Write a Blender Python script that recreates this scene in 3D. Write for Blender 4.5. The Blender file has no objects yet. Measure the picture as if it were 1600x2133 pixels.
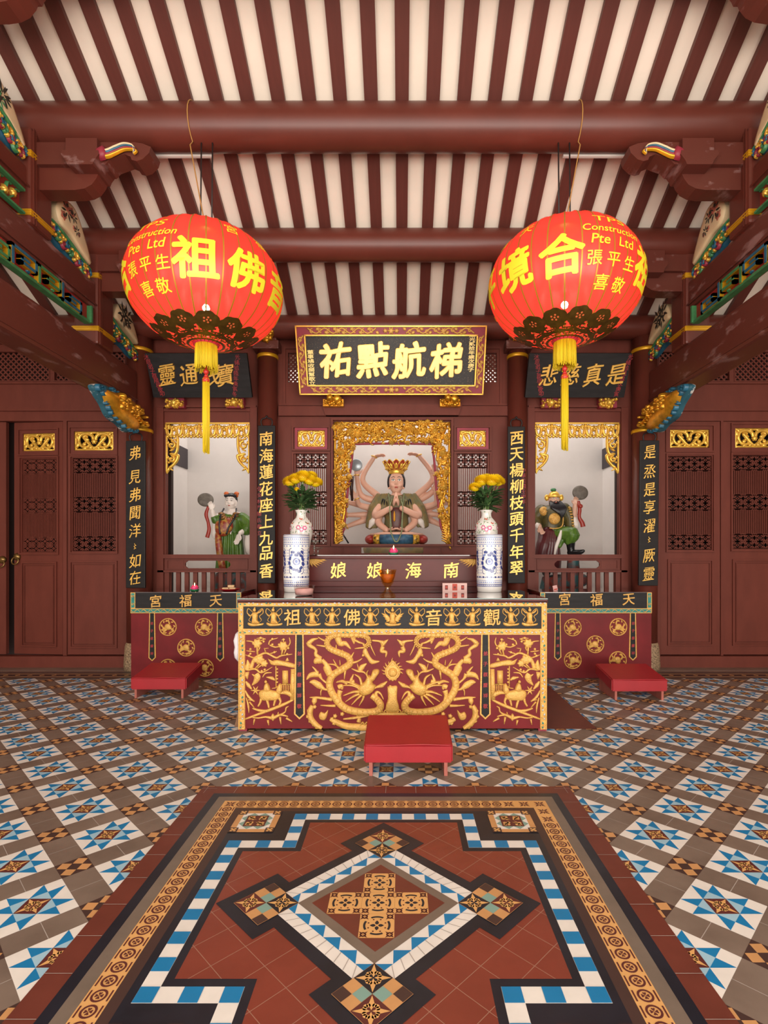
import bpy, bmesh, math, random
from mathutils import Vector, Matrix, Euler
random.seed(7)
sc = bpy.context.scene
C = sc.collection
pi = math.pi
sin, cos = math.sin, math.cos

# ---------------------------------------------------------------- camera, light, exposure
FPX, CX, CY, CAMX, EYE = 1125.0, 836.0, 1155.0, 0.09, 1.3
cam = bpy.data.cameras.new('camera')
cam.sensor_fit = 'HORIZONTAL'; cam.sensor_width = 36.0
cam.lens = FPX / 1600 * 36
cam.shift_x = (800 - CX) / 1600
cam.shift_y = (CY - 1066.5) / 1600
cam.clip_start = 0.05
camo = bpy.data.objects.new('camera', cam); C.objects.link(camo)
camo.location = (CAMX, 0, EYE); camo.rotation_euler = (pi/2, 0, 0)
sc.camera = camo

sc.view_settings.view_transform = 'Standard'
sc.view_settings.look = 'None'
sc.view_settings.gamma = 1.0
sc.view_settings.use_curve_mapping = False
sc.view_settings.exposure = 0.28
sc.cycles.use_denoising = True
sc.cycles.max_bounces = 8
sc.cycles.diffuse_bounces = 4
sc.cycles.transparent_max_bounces = 12
sc.cycles.sample_clamp_indirect = 4.0
sc.cycles.caustics_reflective = False
sc.cycles.caustics_refractive = False

wd = bpy.data.worlds.new('daylight'); sc.world = wd; wd.use_nodes = True
wb = wd.node_tree.nodes['Background']
wb.inputs[0].default_value = (1.0, 0.95, 0.90, 1)
wb.inputs[1].default_value = 1.0

def area(name, loc, rot, sx, sy, power, col=(1, 1, 1), spread=pi):
    l = bpy.data.lights.new(name, 'AREA'); l.shape = 'RECTANGLE'; l.size = sx; l.size_y = sy
    l.energy = power; l.color = col; l.spread = spread
    o = bpy.data.objects.new(name, l); C.objects.link(o); o.location = loc; o.rotation_euler = rot
    return o
# daylight of the open courtyard in front of the hall (behind the camera)
area('courtyard_daylight', (0.5, -2.6, 2.4), (pi/2, 0, 0), 9, 4.2, 300, (1, 0.95, 0.88))
# sunlit paving of the courtyard throwing light up under the roof
area('courtyard_bounce', (0.3, -2.9, 0.1), (pi - 0.75, 0, 0), 10, 3.5, 600, (1, 0.90, 0.79))
# unseen overhead lamps added to brighten the shrine room behind the screen wall
area('shrine_fill_left', (-2.05, 6.95, 4.0), (0, 0, 0), 1.3, 0.8, 28, (1, 0.95, 0.9))
area('shrine_fill_middle', (0.0, 6.85, 4.0), (0, 0, 0), 2.2, 0.7, 42, (1, 0.95, 0.9))
area('shrine_fill_right', (2.05, 6.95, 4.0), (0, 0, 0), 1.3, 0.8, 28, (1, 0.95, 0.9))

# ---------------------------------------------------------------- projection helpers (photo pixel at a known depth -> metres)
def WX(px, Y): return CAMX + (px - CX) * Y / FPX
def WZ(py, Y): return EYE + (CY - py) * Y / FPX
YW = 6.25                                   # front face of the screen wall
def wx(px): return WX(px, YW)
def wz(py): return WZ(py, YW)

# ---------------------------------------------------------------- materials
def lin(h):
    if isinstance(h, str):
        h = h.lstrip('#'); h = [int(h[i:i+2], 16) / 255 for i in (0, 2, 4)]
    return [(c / 12.92 if c <= 0.04045 else ((c + 0.055) / 1.055) ** 2.4) for c in h] + [1]
MATS = {}
def mat(name, col, rough=0.5, metal=0.0, var=0.0, scale=6.0, bump=0.0, bscale=40.0, spec=0.5, col2=None, stretch=(1, 1, 1), coat=0.0, emit=None, estr=0.0, thresh=None):
    m = bpy.data.materials.new(name); m.use_nodes = True
    nt = m.node_tree; b = nt.nodes['Principled BSDF']
    b.inputs['Base Color'].default_value = lin(col)
    b.inputs['Roughness'].default_value = rough
    b.inputs['Metallic'].default_value = metal
    b.inputs['Specular IOR Level'].default_value = spec
    b.inputs['Coat Weight'].default_value = coat
    b.inputs['Coat Roughness'].default_value = 0.15
    if emit:
        b.inputs['Emission Color'].default_value = lin(emit); b.inputs['Emission Strength'].default_value = estr
    if var or bump or col2:
        tc = nt.nodes.new('ShaderNodeTexCoord'); mp = nt.nodes.new('ShaderNodeMapping')
        mp.inputs['Scale'].default_value = stretch
        nt.links.new(tc.outputs['Object'], mp.inputs[0])
    if var or col2:
        n = nt.nodes.new('ShaderNodeTexNoise'); n.inputs['Scale'].default_value = scale
        n.inputs['Detail'].default_value = 5; n.inputs['Roughness'].default_value = 0.6
        nt.links.new(mp.outputs[0], n.inputs['Vector'])
        r = nt.nodes.new('ShaderNodeValToRGB')
        c = lin(col)
        lo = lin(col2) if col2 else [x * (1 - var) for x in c[:3]] + [1]
        hi = c if col2 else [min(1, x * (1 + var)) for x in c[:3]] + [1]
        a, z = thresh or (0.32, 0.68)
        r.color_ramp.elements[0].position = a; r.color_ramp.elements[1].position = z
        r.color_ramp.elements[0].color = lo; r.color_ramp.elements[1].color = hi
        nt.links.new(n.outputs['Fac'], r.inputs[0]); nt.links.new(r.outputs[0], b.inputs['Base Color'])
        m['ramp'] = r.name
    if bump:
        n2 = nt.nodes.new('ShaderNodeTexNoise'); n2.inputs['Scale'].default_value = bscale; n2.inputs['Detail'].default_value = 4
        nt.links.new(mp.outputs[0], n2.inputs['Vector'])
        bp = nt.nodes.new('ShaderNodeBump'); bp.inputs['Strength'].default_value = bump; bp.inputs['Distance'].default_value = 0.01
        nt.links.new(n2.outputs['Fac'], bp.inputs['Height']); nt.links.new(bp.outputs[0], b.inputs['Normal'])
    MATS[name] = m
    return m

WOOD = mat('red_lacquered_wood', '#6a352b', 0.5, spec=0.22, var=0.10, scale=3, stretch=(3, 3, 1), bump=0.05, bscale=25)
WOODB = mat('red_beam_paint', '#622e24', 0.36, spec=.4, var=0.10, scale=2.5, bump=0.04, bscale=12)
WOODW = mat('weathered_beam_paint', '#603027', 0.38, spec=.4, scale=3.2, col2='#8d6a66', thresh=(0.33, 0.42), stretch=(1.3, 0.7, 2.2), bump=0.06, bscale=20)
RAFT = mat('rafter_paint', '#5f2f27', 0.5, var=0.08, scale=4, stretch=(8, 1, 1))
PLAS = mat('cream_ceiling_board', '#f3e4d3', 0.8, var=0.035, scale=3, bump=0.02)
WHITE = mat('white_plaster', '#d6cfca', 0.85, var=0.05, scale=2.0, bump=0.03, bscale=14)
DARK = mat('dark_void', '#160d0b', 0.9)
BLACKB = mat('black_lacquer', '#1c1919', 0.5, spec=.25, var=0.25, scale=5, stretch=(1, 1, 8), bump=0.06, bscale=30)
BLACKP = mat('black_plaque_board', '#211f20', 0.5, spec=.25, var=0.3, scale=4, stretch=(1, 6, 6), bump=0.08, bscale=30)
SPECK = mat('speckled_black_ground', '#1f1a18', 0.5, scale=90, col2='#6f5a44', thresh=(0.30, 0.43), bump=0.15, bscale=90)
GOLD = mat('gilding', '#f0bd50', 0.32, 0.5, var=0.18, scale=14, bump=0.12, bscale=50)
GOLDD = mat('deep_gilding', '#d89c2e', 0.28, 0.65, var=0.35, scale=12, bump=0.15, bscale=45)
GOLDP = mat('gold_paint', '#d9a856', 0.42, 0.15, var=0.14, scale=40, bump=0.5, bscale=110)
GOLDC = mat('bright_gold_leaf', '#efd58a', 0.38, 0.30, var=0.05, scale=8)
GOLDT = mat('gold_lettering', '#ecbb58', 0.34, 0.3, var=0.12, scale=18)
GBAND = mat('gold_band_paint', '#d9a21f', 0.35, 0.4, var=0.1)
ALTRED = mat('altar_red_lacquer', '#6e1b1f', 0.45, spec=.25, var=0.18, scale=4, bump=0.06, bscale=18)
DKRED = mat('dark_red_lacquer', '#5a2320', 0.4, spec=.3, var=0.16, scale=4, bump=0.05, bscale=12)
CRIM = mat('crimson_paint', '#8f2a3a', 0.5, var=0.12)
REDINK = mat('red_ink', '#a02a30', 0.5)
TEAL = mat('teal_paint', '#1f7f78', 0.45, var=0.2, scale=20)
BLUEP = mat('blue_paint', '#255f78', 0.4, var=0.25, scale=14)
GREENP = mat('green_paint', '#3f7d4e', 0.4, var=0.25, scale=14)
CREAM = mat('cream_paint', '#e0c79c', 0.5, var=0.06, scale=6)
PINKW = mat('pinkish_white_paint', '#e6d3ca', 0.5, var=0.08, scale=14)
SILV = mat('silver_paint', '#b9c2c8', 0.35, 0.3, var=0.15, scale=30)
VINYL = mat('red_vinyl', '#9a1d25', 0.36, var=0.06, scale=8, bump=0.04, bscale=60)
LEGW = mat('red_stained_wood', '#a25a4d', 0.55, var=0.15, scale=8, stretch=(4, 4, 1))
IRON = mat('dark_iron', '#2e2626', 0.5, 0.5)
BRASS = mat('old_brass', '#8a6d3f', 0.35, 0.8, var=0.2)
GRAN = mat('granite', '#b59a78', 0.75, scale=70, col2='#5f4a3a', thresh=(0.38, 0.6), bump=0.1, bscale=80)
TASSEL = mat('yellow_tassel_cord', '#e8c71a', 0.6, var=0.15, scale=3, stretch=(60, 60, 1), bump=0.3, bscale=60)
WIRE = mat('wire_black', '#2a2220', 0.5)
ROPE = mat('hemp_string', '#a9793f', 0.7)
TUBE = mat('white_conduit', '#dcd3cb', 0.5)
GLASS = None

def glass_mat(name, tint=(0.9, 0.97, 0.95, 1), gloss=0.10, rough=0.02):
    m = bpy.data.materials.new(name); m.use_nodes = True; nt = m.node_tree
    nt.nodes.remove(nt.nodes['Principled BSDF'])
    out = nt.nodes['Material Output']
    tr = nt.nodes.new('ShaderNodeBsdfTransparent'); tr.inputs[0].default_value = tint
    gl = nt.nodes.new('ShaderNodeBsdfGlossy'); gl.inputs['Roughness'].default_value = rough
    mx = nt.nodes.new('ShaderNodeMixShader'); mx.inputs[0].default_value = gloss
    nt.links.new(tr.outputs[0], mx.inputs[1]); nt.links.new(gl.outputs[0], mx.inputs[2])
    nt.links.new(mx.outputs[0], out.inputs[0])
    return m
GLASS = glass_mat('table_glass')

# ---------------------------------------------------------------- mesh builder
def lerp(a, b, t): return a + (b - a) * t
def spline(pts, n=8, closed=False):
    """Catmull-Rom through 2D / 3D points"""
    P = [tuple(p) for p in pts]; out = []
    k = len(P)
    if k < 3:
        return P
    for i in range(k if closed else k - 1):
        p0 = P[(i - 1) % k] if closed or i > 0 else P[0]
        p1 = P[i]; p2 = P[(i + 1) % k]
        p3 = P[(i + 2) % k] if closed or i + 2 < k else P[-1]
        for j in range(n):
            t = j / n
            out.append(tuple(0.5 * ((2*b) + (c - a)*t + (2*a - 5*b + 4*c - d)*t*t + (3*b - a - 3*c + d)*t**3) for a, b, c, d in zip(p0, p1, p2, p3)))
    if not closed: out.append(P[-1])
    return out

class Plane:
    """a local drawing plane: u, v in the plane, h off it"""
    def __init__(s, o, ux=(1, 0, 0), uy=(0, 0, 1), n=(0, -1, 0)):
        s.o = Vector(o); s.ux = Vector(ux); s.uy = Vector(uy); s.n = Vector(n)
    def __call__(s, u, v, h=0.0): return s.o + s.ux*u + s.uy*v + s.n*h

GLY = {}
def glyph(ch, bold=0.0):
    """triangulated flat outline of a character: centred verts (unit em), faces"""
    key = (ch, round(bold, 3))
    if key in GLY: return GLY[key]
    c = bpy.data.curves.new('lettering', 'FONT'); c.body = ch; c.size = 1; c.offset = bold; c.resolution_u = 3
    o = bpy.data.objects.new('lettering', c); C.objects.link(o)
    dg = bpy.context.evaluated_depsgraph_get()
    me = bpy.data.meshes.new_from_object(o.evaluated_get(dg))
    bm = bmesh.new(); bm.from_mesh(me)
    bmesh.ops.remove_doubles(bm, verts=bm.verts, dist=1e-4)
    xs = [v.co.x for v in bm.verts]; ys = [v.co.y for v in bm.verts]
    cx = (min(xs) + max(xs)) / 2; cy = (min(ys) + max(ys)) / 2
    bm.verts.index_update()
    V = [(v.co.x - cx, v.co.y - cy) for v in bm.verts]
    F = [[v.index for v in f.verts] for f in bm.faces]
    E = [[v.index for v in e.verts] for e in bm.edges if len(e.link_faces) == 1]
    bm.free(); bpy.data.objects.remove(o); bpy.data.meshes.remove(me); bpy.data.curves.remove(c)
    GLY[key] = (V, F, E, max(xs) - min(xs), max(ys) - min(ys))
    return GLY[key]

class MB:
    def __init__(s): s.v = []; s.f = []; s.m = []; s.sm = []
    def add(s, verts, faces, mi=0, smooth=False):
        k = len(s.v); s.v += [Vector(v) for v in verts]
        s.f += [[i + k for i in f] for f in faces]; s.m += [mi] * len(faces); s.sm += [smooth] * len(faces)
        return s
    def box(s, x0, x1, y0, y1, z0, z1, mi=0):
        V = [(x, y, z) for z in (z0, z1) for y in (y0, y1) for x in (x0, x1)]
        return s.add(V, [(0, 2, 3, 1), (4, 5, 7, 6), (0, 1, 5, 4), (2, 6, 7, 3), (0, 4, 6, 2), (1, 3, 7, 5)], mi)
    def bbox(s, x0, x1, y0, y1, z0, z1, b=0.01, mi=0):
        """box with chamfered edges"""
        bm = bmesh.new(); bmesh.ops.create_cube(bm, size=1)
        for v in bm.verts:
            v.co = Vector((lerp(x0, x1, v.co.x + .5), lerp(y0, y1, v.co.y + .5), lerp(z0, z1, v.co.z + .5)))
        bmesh.ops.bevel(bm, geom=bm.edges[:], offset=b, segments=2, affect='EDGES', profile=0.6)
        return s.frombm(bm, mi)
    def frombm(s, bm, mi=0, smooth=False, M=None):
        bm.verts.index_update()
        V = [(M @ v.co) if M else v.co.copy() for v in bm.verts]
        s.add(V, [[v.index for v in f.verts] for f in bm.faces], mi, smooth); bm.free(); return s
    def quad(s, a, b, c, d, mi=0): return s.add([a, b, c, d], [(0, 1, 2, 3)], mi)
    def poly(s, pl, pts, h=0.0, mi=0): return s.add([pl(u, v, h) for u, v in pts], [list(range(len(pts)))], mi)
    def prism(s, pl, pts, h0, h1, mi=0, back=True):
        n = len(pts)
        V = [pl(u, v, h0) for u, v in pts] + [pl(u, v, h1) for u, v in pts]
        F = [list(range(n, 2*n))] + [(i, (i+1) % n, n + (i+1) % n, n + i) for i in range(n)]
        if back: F.append(list(range(n))[::-1])
        return s.add(V, F, mi)
    def dome(s, pl, pts, h, h0=0.0, mi=0, rings=((1, 0), (0.93, .45), (0.78, .78), (0.45, .97)), c=None):
        n = len(pts)
        cx, cy = c or (sum(p[0] for p in pts)/n, sum(p[1] for p in pts)/n)
        V = []; F = []
        for k, (sc_, hh) in enumerate(rings):
            V += [pl(cx + (u - cx)*sc_, cy + (v - cy)*sc_, h0 + h*hh) for u, v in pts]
            if k:
                F += [((k-1)*n + i, (k-1)*n + (i+1) % n, k*n + (i+1) % n, k*n + i) for i in range(n)]
        V.append(pl(cx, cy, h0 + h)); b = (len(rings)-1)*n
        F += [(b + i, b + (i+1) % n, len(V)-1) for i in range(n)]
        return s.add(V, F, mi, True)
    def ribbon(s, pl, pts, w, h, h0=0.0, mi=0, n=6, sm=True):
        """raised rounded band along a curve; w = width or list of widths at the control points"""
        P = spline(pts, n); k = len(P)
        if isinstance(w, (int, float)): W = [w] * k
        else:
            W = []
            for i in range(k):
                t = i / (k - 1) * (len(w) - 1); j = min(int(t), len(w) - 2); W.append(lerp(w[j], w[j+1], t - j))
        prof = ((-1, 0), (-0.72, .7), (0, 1), (0.72, .7), (1, 0))
        V = []; F = []
        for i, p in enumerate(P):
            a = P[max(0, i-1)]; b = P[min(k-1, i+1)]
            dx, dy = b[0]-a[0], b[1]-a[1]; L = math.hypot(dx, dy) or 1; nx, ny = -dy/L, dx/L
            hh = h * min(1.0, W[i] / (max(W) or 1) * 0.6 + 0.4)
            for q, z in prof: V.append(pl(p[0] + nx*q*W[i]/2, p[1] + ny*q*W[i]/2, h0 + hh*z))
        for i in range(k-1):
            for j in range(4):
                F.append((i*5 + j, i*5 + j + 1, i*5 + 6 + j, i*5 + 5 + j))
        F.append((0, 1, 2, 3, 4)); F.append(tuple((k-1)*5 + j for j in (4, 3, 2, 1, 0)))
        return s.add(V, F, mi, sm)
    def tube(s, path, r, sides=10, mi=0, caps=True, smooth=True):
        P = [Vector(p) for p in path]; k = len(P)
        R = [r]*k if isinstance(r, (int, float)) else [lerp(r[min(int(i/(k-1)*(len(r)-1)), len(r)-2)], r[min(int(i/(k-1)*(len(r)-1)), len(r)-2)+1], i/(k-1)*(len(r)-1) - min(int(i/(k-1)*(len(r)-1)), len(r)-2)) for i in range(k)]
        V = []; F = []; up = Vector((0.13, 0.27, 0.95)); prev = None
        for i in range(k):
            t = (P[min(k-1, i+1)] - P[max(0, i-1)]).normalized()
            a = t.cross(up) if prev is None else prev - t * prev.dot(t)
            if a.length < 1e-5: a = t.cross(Vector((1, 0, 0)))
            a.normalize(); prev = a; b = t.cross(a)
            for j in range(sides):
                q = 2*pi*j/sides; V.append(P[i] + (a*cos(q) + b*sin(q)) * R[i])
        for i in range(k-1):
            for j in range(sides):
                F.append((i*sides + j, i*sides + (j+1) % sides, (i+1)*sides + (j+1) % sides, (i+1)*sides + j))
        if caps: F += [tuple(range(sides))[::-1], tuple((k-1)*sides + j for j in range(sides))]
        return s.add(V, F, mi, smooth)
    def lathe(s, o, prof, n=32, mi=0, smooth=True, sx=1, sy=1):
        """prof: (radius, z) from bottom to top about a vertical axis at o"""
        o = Vector(o); V = []; F = []; k = len(prof)
        for r, z in prof:
            for j in range(n):
                q = 2*pi*j/n; V.append(o + Vector((r*cos(q)*sx, r*sin(q)*sy, z)))
        for i in range(k-1):
            for j in range(n):
                F.append((i*n + j, i*n + (j+1) % n, (i+1)*n + (j+1) % n, (i+1)*n + j))
        if prof[0][0] > 1e-4: F.append(tuple(range(n))[::-1])
        if prof[-1][0] > 1e-4: F.append(tuple((k-1)*n + j for j in range(n)))
        return s.add(V, F, mi, smooth)
    def ball(s, c, r, seg=14, ring=8, mi=0, M=None):
        if isinstance(r, (int, float)): r = (r, r, r)
        V = []; F = []; c = Vector(c)
        for i in range(ring + 1):
            a = pi * i / ring
            for j in range(seg):
                q = 2*pi*j/seg; p = Vector((r[0]*sin(a)*cos(q), r[1]*sin(a)*sin(q), -r[2]*cos(a)))
                V.append(c + (M @ p if M else p))
        for i in range(ring):
            for j in range(seg): F.append((i*seg + j, i*seg + (j+1) % seg, (i+1)*seg + (j+1) % seg, (i+1)*seg + j))
        return s.add(V, F, mi, True)
    def text(s, pl, ch, u, v, size, h, h0=0.0, bold=0.02, mi=0, shear=0.0, sxy=(1, 1), rise=0.07):
        """raised brush lettering centred at (u, v)"""
        V, F, E, w, hh = glyph(ch)
        # brush feel: horizontals climb to the right, slight wobble
        rnd = random.Random(ord(ch[0]))
        ph = [rnd.uniform(0, 6.28) for _ in range(4)]
        Q0 = []
        for x, y in V:
            x2 = x + shear*y + 0.016*sin(9*y + ph[0]) + 0.008*sin(23*x + ph[1])
            y2 = y + rise*x + 0.016*sin(8*x + ph[2]) + 0.008*sin(21*y + ph[3])
            Q0.append((x2, y2))
        k = 1 if bold <= 0.006 else (5 if bold < 0.022 else 7)
        for i in range(k):
            ox, oy = (bold*cos(2*pi*i/k + .5), bold*sin(2*pi*i/k + .5)) if k > 1 else (0, 0)
            hk = h + 0.0003*i*(1 if h > 0 else 0)
            Q = [(u + (a + ox)*size*sxy[0], v + (b + oy)*size*sxy[1]) for a, b in Q0]
            n = len(Q)
            VV = [pl(a, b, h0 + hk) for a, b in Q]
            FF = [list(f) for f in F]
            if h > 0:
                VV += [pl(a, b, h0) for a, b in Q]
                FF += [(e[0], e[1], n + e[1], n + e[0]) for e in E]
            s.add(VV, FF, mi)
        return s
    def build(s, name, mats, parent=None, **tags):
        me = bpy.data.meshes.new(name)
        off = wloc(parent) if parent else Vector((0, 0, 0))
        me.from_pydata([tuple(v - off) for v in s.v], [], s.f)
        if not isinstance(mats, (list, tuple)): mats = [mats]
        for m_ in mats: me.materials.append(m_)
        me.polygons.foreach_set('material_index', s.m)
        me.polygons.foreach_set('use_smooth', s.sm)
        me.validate(); me.update()
        bm = bmesh.new(); bm.from_mesh(me); bmesh.ops.recalc_face_normals(bm, faces=bm.faces); bm.to_mesh(me); bm.free()
        o = bpy.data.objects.new(name, me); C.objects.link(o)
        if parent: o.parent = parent
        for k, v in tags.items(): o[k] = v
        return o

def wloc(o):
    v = Vector((0, 0, 0))
    while o: v += o.location; o = o.parent
    return v
def thing(name, label, cat, loc, group=None, kind=None):
    o = bpy.data.objects.new(name, None); C.objects.link(o); o.location = loc; o.empty_display_size = 0.05
    o['label'] = label; o['category'] = cat
    if group: o['group'] = group
    if kind: o['kind'] = kind
    return o
def tag(o, label, cat, group=None, kind=None):
    o['label'] = label; o['category'] = cat
    if group: o['group'] = group
    if kind: o['kind'] = kind
    return o
def struct(o): o['kind'] = 'structure'; return o
def smooth(o, a=40):
    for p in o.data.polygons: p.use_smooth = True
    return o
def copy_tree(o, parent=None):
    c = o.copy(); C.objects.link(c); c.parent = parent
    for ch in list(o.children): copy_tree(ch, c)
    return c

# drawing helpers -----------------------------------------------
def arc(cx, cy, r, a0, a1, n=10, rx=None):
    return [(cx + (rx or r)*cos(lerp(a0, a1, i/n)), cy + r*sin(lerp(a0, a1, i/n))) for i in range(n+1)]
def circ(cx, cy, r, n=16, rx=None): return arc(cx, cy, r, 0, 2*pi*(n-1)/n, n-1, rx)
def spiral(cx, cy, r, turns=1.4, a0=0.0, d=1, n=10, inner=0.12):
    return [(cx + lerp(r, r*inner, i/n)*cos(a0 + d*turns*2*pi*i/n), cy + lerp(r, r*inner, i/n)*sin(a0 + d*turns*2*pi*i/n)) for i in range(n+1)]
def rect(u0, u1, v0, v1): return [(u0, v0), (u1, v0), (u1, v1), (u0, v1)]
def rrect(u0, u1, v0, v1, r, n=4):
    return arc(u1-r, v0+r, r, -pi/2, 0, n) + arc(u1-r, v1-r, r, 0, pi/2, n) + arc(u0+r, v1-r, r, pi/2, pi, n) + arc(u0+r, v0+r, r, pi, 1.5*pi, n)
def flower(cx, cy, r, k=6, depth=0.3, n=5, a0=0.0):
    N = k*n
    return [(cx + r*(1 - depth*(0.5 - 0.5*cos(k*(2*pi*i/N))) )*cos(2*pi*i/N + a0), cy + r*(1 - depth*(0.5 - 0.5*cos(k*(2*pi*i/N))))*sin(2*pi*i/N + a0)) for i in range(N)]
def leaf(x0, y0, x1, y1, w, n=5):
    """pointed leaf outline from stem to tip"""
    dx, dy = x1-x0, y1-y0; L = math.hypot(dx, dy) or 1; nx, ny = -dy/L, dx/L
    a = [(x0 + dx*t + nx*w/2*sin(pi*t**0.8), y0 + dy*t + ny*w/2*sin(pi*t**0.8)) for t in [i/n for i in range(n+1)]]
    b = [(x0 + dx*t - nx*w/2*sin(pi*t**0.8), y0 + dy*t - ny*w/2*sin(pi*t**0.8)) for t in [i/n for i in range(n-1, 0, -1)]]
    return a + b
# ================================================================ FLOOR
def floor_mats():
    def fm(n, c, r=0.42, var=0.06, scale=7, b=0.05): return mat('tile_' + n, c, r, var=var, scale=scale, bump=b, bscale=14)
    brown = mat('tile_brown', '#877669', 0.36, scale=3.2, col2='#6d5d52', thresh=(0.3, 0.7), bump=0.05, bscale=10)
    L = [brown, fm('white', '#e4ded6'), fm('blue', '#1278ae'), fm('pale_blue', '#9dc1d2'), fm('maroon', '#5c2c2a'), fm('gold', '#d9a566'),
         fm('umber', '#46322e'), fm('ochre', '#c89460', var=0.1), fm('red', '#7f3b2e', 0.33, var=0.09, scale=5), fm('black', '#1f222c', 0.34, var=0.2), fm('sage', '#7fa196'),
         fm('grout', '#a79c94', 0.8), fm('drab', '#75675b', var=0.1), fm('patch_red', '#6b3429', var=0.1)]
    # diagonal joints between the big red tiles
    m = L[8]; nt = m.node_tree; b = nt.nodes['Principled BSDF']
    tc = nt.nodes.new('ShaderNodeTexCoord'); mp = nt.nodes.new('ShaderNodeMapping'); mp.inputs['Rotation'].default_value = (0, 0, pi/4)
    br = nt.nodes.new('ShaderNodeTexBrick'); br.offset = 0; br.inputs['Scale'].default_value = 1
    br.inputs['Brick Width'].default_value = 0.12; br.inputs['Row Height'].default_value = 0.12; br.inputs['Mortar Size'].default_value = 0.0012
    br.inputs['Mortar'].default_value = lin('#97705f')
    nt.links.new(tc.outputs['Object'], mp.inputs[0]); nt.links.new(mp.outputs[0], br.inputs['Vector'])
    r = nt.nodes[m['ramp']]
    nt.links.new(r.outputs[0], br.inputs['Color1']); nt.links.new(r.outputs[0], br.inputs['Color2'])
    nt.links.new(br.outputs['Color'], b.inputs['Base Color'])
    return L
BRN, WHT, BLU, PBL, MAR, GLD, UMB, OCH, RED, BLK, SAG, GRT, DRB, PRD = range(14)
FM = floor_mats()
fl = MB()
G = Plane((0, 0, 0), (1, 0, 0), (0, 1, 0), (0, 0, 1))
fl.quad((-6.6, -2.4, 0), (6.6, -2.4, 0), (6.6, 6.3, 0), (-6.6, 6.3, 0), BRN)
LAY = 0.0004
def fp(pts, layer, m): fl.poly(G, pts, layer*LAY, m)
def dia(x, y, r): return [(x + r, y), (x, y + r), (x - r, y), (x, y - r)]
def rosette(x, y, r, layer, m, rot=0.0, k=8):
    """long diagonal points with clover lobes between them"""
    for i in range(4):
        a = rot + i*pi/2
        fp([(x + q*r*cos(a) - w*r*sin(a), y + q*r*sin(a) + w*r*cos(a)) for q, w in ((0.04, 0), (0.42, 0.17), (1.0, 0), (0.42, -0.17))], layer, m)
        b = a + pi/4
        for q, w in ((0.42, 0.0), (0.36, 0.13), (0.36, -0.13)):
            fp(circ(x + q*r*cos(b) - w*r*sin(b), y + q*r*sin(b) + w*r*cos(b), 0.13*r, 7), layer, m)
PER, T, Q_ = 0.2543, 0.121, 1/math.sqrt(2)
def uv(x, y, u, v): return (x + (u - v)*Q_, y + (u + v)*Q_)
def star(x, y):
    a, t = T/2, T
    fp([uv(x, y, u, v) for u, v in ((t, t), (-t, t), (-t, -t), (t, -t))], 1, WHT)
    for su in (1, -1):
        for sv in (1, -1):
            for tri in (((su*a, sv*a), (0, sv*a), (su*a, sv*t)), ((su*a, sv*a), (su*a, 0), (su*t, sv*a))):
                P = [uv(x, y, u, v) for u, v in tri]
                if su*sv < 0: P = P[::-1]
                fp(P, 2, BLU)
            fp([uv(x, y, u, v) for u, v in ((su*a, sv*a), (0, sv*a), (su*a, 0))], 2, PBL)
    fp([uv(x, y, u, v) for u, v in ((a, 0), (0, a), (-a, 0), (0, -a))], 3, MAR)
    rosette(x, y, a*0.92, 4, GLD, rot=pi/4)
def checker(x, y):
    q = 0.0417
    fp(dia(x, y, 0.0834), 1, UMB)
    for dx, dy in ((q, 0), (-q, 0), (0, q), (0, -q)):
        fp(rect(x + dx - q/2 + .0006, x + dx + q/2 - .0006, y + dy - q/2 + .0006, y + dy + q/2 - .0006), 2, OCH)
def inside(x, y, m=0.0): return abs(x - 0.005) < 1.02 - m and 0.98 + m < y < 3.02 - m
for i in range(-24, 25):
    for j in range(-12, 17):
        x = i*PER; y = 1.995 + j*PER
        if y > 5.85 or y < -1.9 or abs(x) > 6: continue
        if inside(x, y, 0.2): continue
        if (i + j) % 2 != 0: star(x, y)
        else: checker(x, y)
        # joints across the middle of the brown bands
        if (i + j) % 2 == 0:
            for s1, s2 in ((1, 1), (1, -1)):
                mx, my = x + s1*PER/2, y + s2*PER/2
                d = 0.059
                ax, ay = (-s2*Q_, s1*Q_)
                fp([(mx + ax*d + s1*.0009, my + ay*d + s2*.0009), (mx - ax*d + s1*.0009, my - ay*d + s2*.0009), (mx - ax*d - s1*.0009, my - ay*d - s2*.0009), (mx + ax*d - s1*.0009, my + ay*d - s2*.0009)], 1, GRT)
# border along the screen wall
fp(rect(-6.6, 6.6, 5.66, 6.25), 5, BRN)
for y0, y1, m in ((5.66, 5.70, UMB), (5.72, 5.735, OCH), (5.76, 5.84, UMB), (5.86, 5.875, OCH), (5.90, 5.94, BLK), (6.03, 6.05, GRT)):
    fp(rect(-6.6, 6.6, y0, y1), 6, m)
for k in range(-50, 51):
    fp(dia(k*0.13, 5.80, 0.03), 7, OCH)
# plain red field under the altar
fp(rect(-0.95, 1.55, 4.02, 5.35), 5, PRD)
# ---- the mosaic carpet (square of half side 1.02 about MX, MY)
MX, MY, HW = 0.005, 2.0, 1.02
lay = 8
def sq(h, m, layer): fp(rect(MX - h, MX + h, MY - h, MY + h), layer, m)
o_ = HW
for w, m in ((0.088, RED), (0.042, BLK), (0.048, DRB), (0.080, GLD), (0.038, UMB)):
    sq(o_, PRD if m == RED else m, lay)
    if m == GLD: GO, GI = o_, o_ - w
    if m == RED: RO, RI = o_, o_ - w
    o_ -= w; lay += 1
HB = o_                                   # outer edge of the stepped black / blue / white frame
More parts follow.
